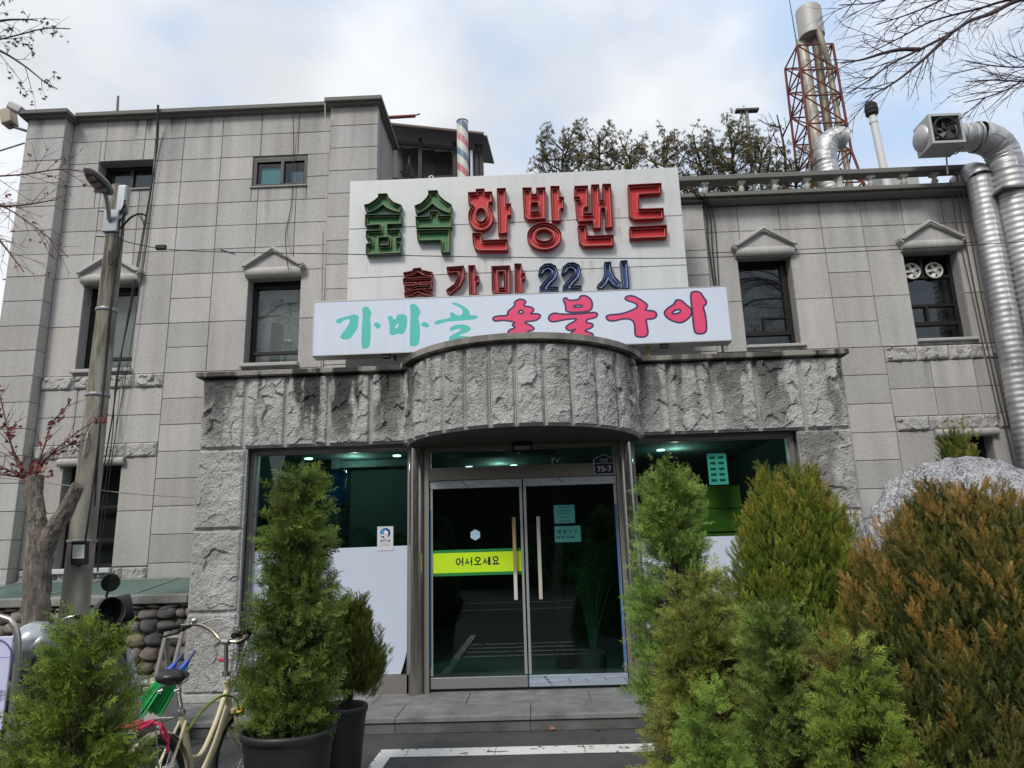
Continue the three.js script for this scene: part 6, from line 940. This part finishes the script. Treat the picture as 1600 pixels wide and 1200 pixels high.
{
  const t = thing('standing_sign', 'pale lilac sign board in a grey bent-tube stand at the left edge', 'sign');
  part(t, 'tube_frame', [tube([V(-2.96, 0.02, -4.2), V(-2.965, 0.9, -4.2), V(-2.985, 1.2, -4.2), V(-3.03, 1.295, -4.2), V(-3.1, 1.32, -4.2), V(-3.5, 1.32, -4.2), V(-3.57, 1.29, -4.2), V(-3.6, 1.2, -4.2), V(-3.62, 0.02, -4.2)], 0.019, 12, 60)], mat(0.36, 0.35, 0.33, 0.35, 0.8));
  part(t, 'board', [rbox(-3.56, -2.995, 0.72, 1.215, -4.19, -4.175, 0.006)], new THREE.MeshStandardMaterial({ color: lin(0.56, 0.58, 0.76), roughness: 0.5 })); part(t, 'print', [box(-3.05, -3.015, 0.87, 0.93, -4.1745, -4.1735), box(-3.2, -2.998, 1.1, 1.104, -4.1745, -4.1735)], mat(0.30, 0.32, 0.58, 0.5)); const arc = new THREE.TorusGeometry(0.12, 0.005, 6, 20, 1.6); arc.translate(-3.1, 1.08, -4.174); part(t, 'print', arc, mat(0.08, 0.06, 0.22, 0.5)); settle(t, -3.28, 0, -4.2);
}
{
  const t = thing('storage_bin', 'off-white plastic bin beside the green broom', 'bin'); part(t, 'body', [rbox(-3.54, -3.33, 0.1, 0.54, -6.95, -6.65, 0.03, 3)], mat(0.42, 0.42, 0.39, 0.6)); part(t, 'lid', [rbox(-3.56, -3.31, 0.54, 0.58, -6.97, -6.63, 0.018, 3)], mat(0.46, 0.46, 0.43, 0.6)); part(t, 'foot', [rbox(-3.52, -3.35, 0, 0.1, -6.9, -6.68, 0.01)], mat(0.2, 0.2, 0.2, 0.7)); settle(t, -3.36, 0, -6.8);
  const a = thing('wooden_trestle', 'weathered grey wooden trestle legs against the rubble wall', 'trestle'), wd = mat(0.27, 0.25, 0.225, 0.85);
  for (const [x0, x1] of [[-3.66, -3.72], [-3.5, -3.585]]) part(a, 'leg', [rod(V(x1, 0.0, -7.05), V(x0, 0.93, -7.25), 0.026, 0.024, 4)], wd); part(a, 'crosspiece', [rod(V(-3.64, 0.88, -7.24), V(-3.5, 0.88, -7.24), 0.02, 0.02, 4)], wd); part(a, 'leg', [rod(V(-3.67, 0, -7.45), V(-3.65, 0.93, -7.25), 0.024, 0.024, 4)], wd); settle(a, -3.6, 0, -7.2);
  for (const [dx, dz, lab, tl] of [[0, 0, 'bright green plastic broom with a blue neck, leaning nearest the bicycle', 0.62], [0.06, -0.12, 'second green broom half hidden behind the bicycle saddle', 0.5]]) {
    const b = thing('broom', lab, 'broom'), r = rng(70 + dx * 10), L = [], top = V(-3.2 + dx, 0.69, -6.45 + dz), d = V(-0.8 * tl, -0.75, 0.25).normalize(), q = V(0.5, 0, 0);
    for (let k = 0; k < 90; k++) { const s = (r() - .5) * 2, u = (r() - .5); L.push(rod(top.clone().add(V(s * 0.035, 0, u * 0.03)), top.clone().addScaledVector(d, 0.38 + r() * 0.04).add(V(s * 0.075, s * -0.03, u * 0.05)), 0.005, 0.004, 4)); }
    part(b, 'bristles', L, mat(0.02, 0.42, 0.10, 0.5)); part(b, 'neck', [rod(top.clone().addScaledVector(d, 0.03), top.clone().addScaledVector(d, -0.07), 0.04, 0.016, 12)], mat(0.02, 0.08, 0.5, 0.4)); part(b, 'handle', [rod(top.clone().addScaledVector(d, -0.06), top.clone().addScaledVector(d, -0.16), 0.012, 0.013, 10)], mat(0.08, 0.10, 0.22, 0.5)); settle(b, top.x + d.x * .4, 0.3, top.z + d.z * .4);
  }
}

// ---------------------------------------------------------------- conifers: sprays set through the crown's volume
function sprayGeo(kind, sd) {
  const P = [], r = rng(sd);
  const blade = (x, y, z, a, L, w, tz) => { const dx = Math.sin(a), dy = Math.cos(a), sx = dy * w, sy = -dx * w, mx = x + dx * L * .55, my = y + dy * L * .55, ex = x + dx * L, ey = y + dy * L, f = w * .8, mz = z + tz * .6, ez = z + tz; P.push(x, y, z, mx + sx, my + sy, mz - f, ex, ey, ez, x, y, z, ex, ey, ez, mx - sx, my - sy, mz - f); };
  const flat = kind === 'fan', n = flat ? 6 : 7, bend = (t) => 0.16 * t * t;
  blade(0, 0, 0, 0, 1, 0.016, 0.1);
  for (let i = 0; i < n; i++) for (const s of [-1, 1]) {
    const t = 0.1 + 0.84 * (i + (s > 0 ? 0.5 : 0)) / n, a = s * ((flat ? 0.8 : 0.4) - t * 0.25 + (r() - .5) * .3), L = (flat ? 0.48 : 0.46) * (1.08 - t * 0.72) * (0.7 + r() * .5), z = bend(t), tz = (r() - .5) * (flat ? 0.28 : 0.4);
    blade(0, t, z, a, L, 0.019, tz);
    for (let k = 1; k <= 2; k++) { const q = k % 2 ? -s : s, u = 0.26 + 0.3 * (k - 1), b = a + q * 0.62; blade(Math.sin(a) * L * u, t + Math.cos(a) * L * u, z + tz * u, b, L * (0.55 - 0.12 * k), 0.016, tz * .4 + (r() - .5) * .06); }
  }
  const g = new THREE.BufferGeometry(); g.setAttribute('position', new THREE.BufferAttribute(new Float32Array(P), 3)); g.computeVertexNormals(); return g;
}
const FAN = [sprayGeo('fan', 301), sprayGeo('fan', 302)], PLUME = [sprayGeo('plume', 303), sprayGeo('plume', 304)];
const needleMat = new THREE.MeshPhysicalMaterial({ color: 0xffffff, roughness: 0.62, side: THREE.DoubleSide, specularIntensity: 0.6, transmission: 0 });
const mix = (a, b, t) => a.map((v, i) => v + (b[i] - v) * t);
function conifer(o) {
  const t = o.in || thing(o.name, o.label, o.category || 'shrub', o.group), r = rng(o.seed), { x, z, y0, h, R } = o, lists = [[], []];
  const shape = o.shape || ((q) => Math.min(1, 0.55 + q * 1.6) * Math.pow(1 - q, 0.6) * 1.15);
  const env = (a, q) => R * shape(q) * (0.84 + 0.62 * (fbm(Math.cos(a) * 1.6 + 5 + o.seed, Math.sin(a) * 1.6 + q * (o.lump || 4), 3, o.seed) - .35) + (o.lean ? Math.cos(a - o.lean[0]) * o.lean[1] : 0));
  // stems
  const L = []; const stems = o.stems || 5;
  for (let k = 0; k < stems; k++) { const a = k * 2.4 + r(), s = R * 0.16; limb(L, [V(x + Math.cos(a) * s * .4, o.root === undefined ? y0 - 0.02 : o.root, z + Math.sin(a) * s * .4), V(x + Math.cos(a) * s, y0 + h * .3, z + Math.sin(a) * s), V(x + Math.cos(a) * s * 1.3, y0 + h * (0.6 + r() * .25), z + Math.sin(a) * s * 1.3)], 0.016, 0.005, 5); }
  for (let k = 0; k < 60; k++) { const q = 0.02 + r() * 0.75, a = r() * 6.28, e = env(a, q) * 0.85; limb(L, [V(x, y0 + q * h * .85, z), V(x + Math.cos(a) * e * .5, y0 + q * h + 0.02, z + Math.sin(a) * e * .5), V(x + Math.cos(a) * e, y0 + q * h + 0.1, z + Math.sin(a) * e)], 0.006, 0.002, 3, 4); }
  part(t, 'trunk', L, mat(0.07, 0.05, 0.036, 0.9));
  const put = (p, d, roll, s, c, k) => lists[k].push([p, aim(d, roll), s, lin(...c)]);
  const brownAt = (p) => (o.brown ? smooth(o.brown[0], o.brown[0] + 0.12, fbm(p.x * 4.3 + 3, p.y * 4.3 + p.z * 2, 3, o.seed + 5)) * (o.brown[1] || 1) * (o.brownY ? smooth(o.brownY[1], o.brownY[0], p.y) : 1) : 0);
  if (o.kind === 'fan') {
    // leafy boughs, each a cluster of sprays round its own shoot
    for (let b = 0; b < o.boughs; b++) {
      const q = 1 - Math.pow(r(), 0.72) * 0.995, a = r() * 6.28, e = env(a, q), deep = Math.pow(r(), 1.6), rr = e * (1 - 0.62 * deep), C = V(x + Math.cos(a) * rr, y0 + q * h, z + Math.sin(a) * rr);
      const axis = V(Math.cos(a), (o.rise === undefined ? 0.75 : o.rise) + (r() - .5) * .8, Math.sin(a)).normalize(), tone = r(), n = o.per || 9;
      for (let k = 0; k < n; k++) {
        const u = (k + r()) / n, p = C.clone().addScaledVector(axis, (u - .5) * o.size * 1.7).add(V((r() - .5), (r() - .5), (r() - .5)).multiplyScalar(o.size * 0.55));
        const d = axis.clone().add(V((r() - .5) * 1.3, (r() - .5) * 1.1 + (u - .6) * (o.droop || -0.2), (r() - .5) * 1.3)).normalize();
        let c = mix(o.cols[0], o.cols[1], Math.min(1, Math.max(0, tone * 0.6 + r() * .4))); if (deep > 0.45) c = mix(c, o.inner || [0.03, 0.025, 0.012], (deep - .45) * 1.8); if (o.tip && u > 0.6 && deep < 0.35) c = mix(c, o.tip, (u - .6) * 1.6 * r());  // tones span shaded to lit foliage; deep sprays darkened for inner shade
        const bw = brownAt(p); if (bw) c = mix(c, [0.15, 0.072, 0.035], bw * (0.5 + r() * .5));
        put(p, d, r() * 6.28, o.size * (0.5 + r() * r() * 1.0 + r() * 0.2), c, k & 1);
      }
    }
  } else {
    // upright flame-shaped plumes
    for (let b = 0; b < o.boughs; b++) {
      const q = Math.pow(r(), 1.15) * 0.97, a = r() * 6.28, e = env(a, q), deep = Math.pow(r(), 1.7), rr = e * (1 - 0.5 * deep), len = o.plume * (0.7 + r() * .65), wid = len * (0.17 + r() * .08), tone = r(), hue = r();
      const axis = V(Math.cos(a) * (0.16 + 0.22 * (1 - q)), 1, Math.sin(a) * (0.16 + 0.22 * (1 - q))).add(V((r() - .5) * .2, 0, (r() - .5) * .2)).normalize(), C = V(x + Math.cos(a) * rr, y0 + q * h - len * 0.35, z + Math.sin(a) * rr), n = o.per || 20;
      for (let k = 0; k < n; k++) {
        const u = (k + r()) / n, w = wid * Math.pow(Math.sin(Math.min(1, 0.12 + u * 0.95) * 3.0), 0.8), ga = r() * 6.28, p = C.clone().addScaledVector(axis, u * len).add(V(Math.cos(ga) * w * (0.4 + r() * .6), 0, Math.sin(ga) * w * (0.4 + r() * .6)));
        const d = axis.clone().add(V(Math.cos(ga) * 0.32, 0, Math.sin(ga) * 0.32)).add(V((r() - .5) * .3, 0, (r() - .5) * .3)).normalize();
        let c = mix(o.cols[0], o.cols[1], Math.min(1, tone * .55 + u * .45)); if (o.tip) { const tt = smooth(0.55, 1, u) * (0.35 + hue * .8) * smooth(0.6, 0.15, deep) * smooth(-0.05, o.tipFull || 0.6, q + (o.tipBase || 0)); c = mix(c, o.tip, Math.min(1, tt)); }
        if (deep > 0.35) c = mix(c, o.inner || [0.022, 0.022, 0.01], (deep - .35) * 1.4);  // deep plumes coloured darker, the shade between them painted in
        put(p, d, r() * 6.28, o.size * (0.75 + r() * 0.5), c, k & 1);
      }
    }
  }
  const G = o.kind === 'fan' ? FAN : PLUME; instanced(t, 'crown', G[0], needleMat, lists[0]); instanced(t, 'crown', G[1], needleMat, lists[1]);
  return t;
}
const potMat = mat(0.018, 0.019, 0.02, 0.5), soil = mat(0.035, 0.025, 0.018, 0.95);
function pot(name, label, x, z, R, h, tilt = 0) {
  const t = thing(name, label, 'plant pot');
  const p = part(t, 'pot', [lathe([[0, 0], [R * 0.74, 0], [R * 0.76, 0.02], [R * 0.93, h - 0.09], [R * 0.95, h - 0.085], [R * 0.955, h - 0.05], [R * 1.0, h - 0.045], [R * 1.02, h - 0.02], [R * 1.0, h], [R * 0.95, h], [R * 0.92, h - 0.03], [R * 0.88, h - 0.16], [0, h - 0.15]], x, 0, z, 48)], potMat);
  part(t, 'soil', [lathe([[R * 0.885, h - 0.15], [R * 0.5, h - 0.105], [0, h - 0.1]], x, 0, z, 30)], soil);
  const r = rng(Math.round(x * 50 + 900)); const L = []; for (let k = 0; k < 9; k++) { const a = r() * 6.28, q = r() * R * 0.8; L.push([V(x + Math.cos(a) * q, h - 0.095, z + Math.sin(a) * q), aim(V(r() - .5, .5, r() - .5).normalize(), r() * 6), 0.045, lin(0.2 + r() * .1, 0.09, 0.04)]); } instanced(t, 'fallen_leaves', mapleLeaf, dryLeafMat, L);
  return t;
}
// potted pair left of the door
settle(pot('plant_pot', 'wide black plastic pot holding the tall arborvitae beside the bicycle', -1.575, -4.75, 0.285, 0.575), -1.575, 0, -4.75);
settle(pot('plant_pot', 'smaller black plastic pot behind it holding the low rounded arborvitae', -1.46, -5.5, 0.2, 0.555), -1.46, 0, -5.5);
const G1 = [0.075, 0.125, 0.018], G2 = [0.135, 0.205, 0.035];
const settleTree = (t, x, y, z) => { t.position.set(x, y, z); for (const c of t.children) c.position.sub(t.position); return t; };
function plant(o) { return settleTree(conifer(o), o.x, o.root === undefined ? o.y0 : o.root, o.z); }
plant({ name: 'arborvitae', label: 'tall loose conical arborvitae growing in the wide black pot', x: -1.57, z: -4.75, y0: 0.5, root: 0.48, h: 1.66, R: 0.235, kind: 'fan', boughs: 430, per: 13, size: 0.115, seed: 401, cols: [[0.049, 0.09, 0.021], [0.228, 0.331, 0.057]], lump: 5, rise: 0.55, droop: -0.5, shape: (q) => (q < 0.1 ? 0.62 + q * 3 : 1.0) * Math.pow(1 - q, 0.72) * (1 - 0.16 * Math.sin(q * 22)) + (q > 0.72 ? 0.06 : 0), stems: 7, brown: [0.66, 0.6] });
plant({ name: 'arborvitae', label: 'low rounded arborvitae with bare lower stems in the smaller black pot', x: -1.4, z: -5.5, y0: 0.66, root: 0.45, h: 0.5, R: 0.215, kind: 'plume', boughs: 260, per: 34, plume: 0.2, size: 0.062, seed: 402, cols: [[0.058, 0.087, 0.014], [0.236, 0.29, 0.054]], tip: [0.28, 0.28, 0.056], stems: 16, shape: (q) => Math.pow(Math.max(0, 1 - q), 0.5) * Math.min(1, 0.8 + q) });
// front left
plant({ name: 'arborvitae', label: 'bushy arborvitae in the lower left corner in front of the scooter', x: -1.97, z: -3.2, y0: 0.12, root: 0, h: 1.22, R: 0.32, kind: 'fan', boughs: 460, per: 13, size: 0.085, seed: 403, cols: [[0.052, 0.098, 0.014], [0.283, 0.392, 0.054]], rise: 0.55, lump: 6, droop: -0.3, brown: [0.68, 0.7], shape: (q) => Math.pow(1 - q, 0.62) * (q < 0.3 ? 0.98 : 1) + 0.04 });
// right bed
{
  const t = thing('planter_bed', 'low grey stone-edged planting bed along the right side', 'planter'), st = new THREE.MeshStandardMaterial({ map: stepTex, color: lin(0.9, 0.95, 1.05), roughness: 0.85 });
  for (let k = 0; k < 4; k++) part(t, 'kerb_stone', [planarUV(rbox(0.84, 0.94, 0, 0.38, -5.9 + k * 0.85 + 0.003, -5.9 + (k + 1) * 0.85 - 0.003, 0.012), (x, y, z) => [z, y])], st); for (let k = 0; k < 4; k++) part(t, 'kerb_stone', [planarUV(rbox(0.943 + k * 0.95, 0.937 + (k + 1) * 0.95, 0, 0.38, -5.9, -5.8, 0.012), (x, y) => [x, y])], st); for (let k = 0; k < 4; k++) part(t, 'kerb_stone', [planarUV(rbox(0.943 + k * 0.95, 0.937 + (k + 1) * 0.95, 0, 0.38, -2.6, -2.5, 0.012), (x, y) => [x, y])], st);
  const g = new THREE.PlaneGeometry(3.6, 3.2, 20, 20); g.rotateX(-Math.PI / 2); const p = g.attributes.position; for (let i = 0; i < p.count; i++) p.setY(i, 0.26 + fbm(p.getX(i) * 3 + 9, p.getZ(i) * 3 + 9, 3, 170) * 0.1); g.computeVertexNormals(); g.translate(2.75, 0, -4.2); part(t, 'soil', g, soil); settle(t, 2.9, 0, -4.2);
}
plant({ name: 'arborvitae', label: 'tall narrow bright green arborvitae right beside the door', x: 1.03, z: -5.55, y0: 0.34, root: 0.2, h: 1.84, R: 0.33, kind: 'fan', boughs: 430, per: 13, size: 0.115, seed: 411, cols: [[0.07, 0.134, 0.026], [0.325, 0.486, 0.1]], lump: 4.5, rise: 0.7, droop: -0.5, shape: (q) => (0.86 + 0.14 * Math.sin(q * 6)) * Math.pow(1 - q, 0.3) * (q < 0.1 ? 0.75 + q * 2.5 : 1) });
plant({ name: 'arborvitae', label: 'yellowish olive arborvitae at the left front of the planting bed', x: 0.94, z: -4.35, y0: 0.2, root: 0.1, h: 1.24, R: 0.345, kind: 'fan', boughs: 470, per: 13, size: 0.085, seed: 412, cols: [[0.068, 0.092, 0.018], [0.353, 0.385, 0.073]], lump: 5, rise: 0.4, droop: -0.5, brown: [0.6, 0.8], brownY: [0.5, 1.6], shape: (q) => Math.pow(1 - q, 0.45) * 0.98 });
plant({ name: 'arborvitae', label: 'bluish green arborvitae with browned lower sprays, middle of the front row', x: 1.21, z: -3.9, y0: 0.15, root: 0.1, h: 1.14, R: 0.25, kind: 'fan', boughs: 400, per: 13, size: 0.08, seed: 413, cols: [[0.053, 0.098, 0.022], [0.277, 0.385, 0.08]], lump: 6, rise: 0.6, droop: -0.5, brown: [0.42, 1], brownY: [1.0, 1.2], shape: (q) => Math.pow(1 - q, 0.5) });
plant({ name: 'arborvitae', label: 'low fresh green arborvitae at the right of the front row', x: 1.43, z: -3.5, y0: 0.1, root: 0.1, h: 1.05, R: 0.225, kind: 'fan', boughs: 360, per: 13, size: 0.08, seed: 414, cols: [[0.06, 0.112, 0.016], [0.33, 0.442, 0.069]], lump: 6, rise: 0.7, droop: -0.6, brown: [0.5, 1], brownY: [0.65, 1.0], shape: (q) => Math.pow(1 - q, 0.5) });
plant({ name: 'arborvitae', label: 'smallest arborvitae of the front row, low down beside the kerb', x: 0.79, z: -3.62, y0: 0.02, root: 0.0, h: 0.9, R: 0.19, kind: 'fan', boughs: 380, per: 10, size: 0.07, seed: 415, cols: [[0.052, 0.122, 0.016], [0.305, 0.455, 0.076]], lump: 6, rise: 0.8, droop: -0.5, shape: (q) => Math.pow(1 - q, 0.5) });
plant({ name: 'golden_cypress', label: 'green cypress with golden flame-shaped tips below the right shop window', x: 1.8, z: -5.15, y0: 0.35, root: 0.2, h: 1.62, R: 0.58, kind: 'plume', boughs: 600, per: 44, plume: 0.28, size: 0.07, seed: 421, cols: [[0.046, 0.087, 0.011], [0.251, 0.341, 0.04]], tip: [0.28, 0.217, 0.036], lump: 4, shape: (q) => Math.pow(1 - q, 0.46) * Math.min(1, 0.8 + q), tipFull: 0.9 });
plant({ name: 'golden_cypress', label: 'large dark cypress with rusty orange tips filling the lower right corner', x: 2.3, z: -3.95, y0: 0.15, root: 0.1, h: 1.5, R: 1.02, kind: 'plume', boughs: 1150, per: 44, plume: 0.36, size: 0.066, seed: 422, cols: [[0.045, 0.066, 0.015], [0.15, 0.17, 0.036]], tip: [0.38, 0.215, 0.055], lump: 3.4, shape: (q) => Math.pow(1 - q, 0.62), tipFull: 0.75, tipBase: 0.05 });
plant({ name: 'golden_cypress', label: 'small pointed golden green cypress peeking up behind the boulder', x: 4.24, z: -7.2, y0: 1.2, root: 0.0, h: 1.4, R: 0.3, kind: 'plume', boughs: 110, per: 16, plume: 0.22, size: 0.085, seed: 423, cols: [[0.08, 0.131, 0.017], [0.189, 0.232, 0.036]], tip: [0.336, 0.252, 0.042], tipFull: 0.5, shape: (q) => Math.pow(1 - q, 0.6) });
// boulder
{
  const t = thing('boulder', 'large speckled grey and white boulder behind the rusty cypress', 'boulder'), g = new THREE.SphereGeometry(1, 120, 90), p = g.attributes.position;
  for (let i = 0; i < p.count; i++) {
    let X = p.getX(i), Y = p.getY(i), Z = p.getZ(i); const n = fbm(X * 1.5 + 7, Y * 1.5 + Z * 1.2 + 3, 5, 180), f = fbm(X * 9 + 4, Y * 9 + Z * 7, 4, 181), sg = (v, e) => Math.sign(v) * Math.pow(Math.abs(v), e);
    const k = 0.82 + n * 0.36 + (f - .5) * 0.09; let y = sg(Y, 0.8) * 1.28 * k, x = sg(X, 0.85) * 1.28 * k; const dip = 0.16 * Math.exp(-((x - 0.5) ** 2) / 0.05) + 0.35 * smooth(0.55, 1.3, x); if (y > 0) y -= dip * smooth(0.2, 1, y);
    p.setXYZ(i, x, y, Z * 0.62 * k);
  }
  g.computeVertexNormals(); g.translate(3.98, 1.0, -6.5);
  const tex = dataTex(512, 512, (i, j) => { const a = fbm(i / 5, j / 5, 3, 190), b = fbm(i / 60, j / 60, 4, 191), h = hash2(i, j, 192); const m = smooth(0.36, 0.68, a * 0.65 + b * 0.45 + (h - .5) * 0.4); const v = 0.06 + m * 0.36; return [v, v, v * 1.05]; });
  const gn = g.toNonIndexed(), pn = gn.attributes.position, uv = new Float32Array(pn.count * 2); for (let i = 0; i < pn.count; i += 3) { const A = V(pn.getX(i), pn.getY(i), pn.getZ(i)), N = V(pn.getX(i + 1), pn.getY(i + 1), pn.getZ(i + 1)).sub(A).cross(V(pn.getX(i + 2), pn.getY(i + 2), pn.getZ(i + 2)).sub(A)), ax = Math.abs(N.y) > Math.max(Math.abs(N.x), Math.abs(N.z)) ? 1 : Math.abs(N.x) > Math.abs(N.z) ? 0 : 2; for (let k = i; k < i + 3; k++) { uv[2 * k] = (ax === 0 ? pn.getZ(k) : pn.getX(k)) / 1.1; uv[2 * k + 1] = (ax === 1 ? pn.getZ(k) : pn.getY(k)) / 1.1; } } gn.setAttribute('uv', new THREE.BufferAttribute(uv, 2)); part(t, 'rock', gn, new THREE.MeshStandardMaterial({ map: tex, bumpMap: tex, bumpScale: 0.004, roughness: 0.9 })); settle(t, 4.1, 0, -6.5);
}
// dead leaves on the asphalt and the step
{
  const r = rng(88), spots = [[0.48, -6.98, 'dead leaf near the step, right of the door centre line'], [0.3, -6.8, 'dead leaf midway between the step and the white line'], [0.52, -6.6, 'dead leaf just behind the white line, right of centre'], [0.88, -6.78, 'dead leaf farthest right behind the white line'], [-0.92, -6.72, 'dead leaf alone on the left, behind the white line'], [0.4, -6.38, 'dead leaf lying on the white painted line'], [0.98, -6.15, 'dead leaf in front of the white line at its right end'], [0.1, -7.0, 'small dead leaf against the step below the door']];
  spots.forEach(([x, z, lab]) => { const t = thing('fallen_leaf', 'curled brown ' + lab, 'leaf', 'dead leaves on the asphalt'); const g = mapleLeaf.clone(); g.rotateX(-1.35 + r() * .3); g.rotateY(r() * 6.28); g.scale(0.055, 0.055, 0.055); g.translate(x, 0.022, z); part(t, 'blade', g, mat(0.32 + r() * .1, 0.17, 0.08, 0.8)); settle(t, x, 0.01, z); });
}
// across the car park, behind the camera: what the glass reflects
{
  const wood = new THREE.Group(); wood.name = 'dark_wood'; tag(wood, 'dark evergreen wood across the car park, seen mirrored in the door glass', 'wood'); wood.userData.kind = 'stuff'; scene.add(wood);
  const r = rng(91), list = [], M = mat(0.012, 0.018, 0.008, 0.95), cone = new THREE.ConeGeometry(1, 1, 9, 5), p = cone.attributes.position; for (let i = 0; i < p.count; i++) { const k = 0.75 + fbm(p.getX(i) * 3 + 9, p.getY(i) * 5 + p.getZ(i) * 3, 3, 195) * .6; p.setX(i, p.getX(i) * k); p.setZ(i, p.getZ(i) * k); } cone.translate(0, 0.5, 0);
  for (let k = 0; k < 170; k++) { const x = -34 + r() * 68, z = 17 + r() * 12, h = 8 + r() * 3.4; list.push([V(x, 0, z), new THREE.Quaternion().setFromAxisAngle(V(0, 1, 0), r() * 6.28), V(1.4 + r(), h, 1.4 + r())]); }
  instanced(wood, 'crown', cone, M, list);
  for (const [x, z, h, sd, lab] of [[-5, 12, 9, 301, 'left bare tree across the car park, mirrored in the left upper windows'], [5.5, 11, 10, 302, 'right bare tree across the car park, mirrored in the right upper windows'], [0.8, 14, 9, 303, 'middle bare tree across the car park']]) {
    const t = thing('bare_tree', lab, 'tree'), L = [], rr = rng(sd); const trunk = limb(L, [V(x, 0, z), V(x + .2, h * .3, z), V(x - .1, h * .6, z), V(x, h, z)], 0.2, 0.04, 8); part(t, 'trunk', L.splice(0), barkTrunk);
    shoots(L, trunk, rr, { per: [3.2, 4, 4.5], len: [3.4, 1.4, 0.6], rad: [0.06, 0.022, 0.01], from: 0.25, lift: 0.5 }, 0); part(t, 'branches', L, twigBrown); settle(t, x, 0, z);
  }
}
renderer.render(scene, camera);
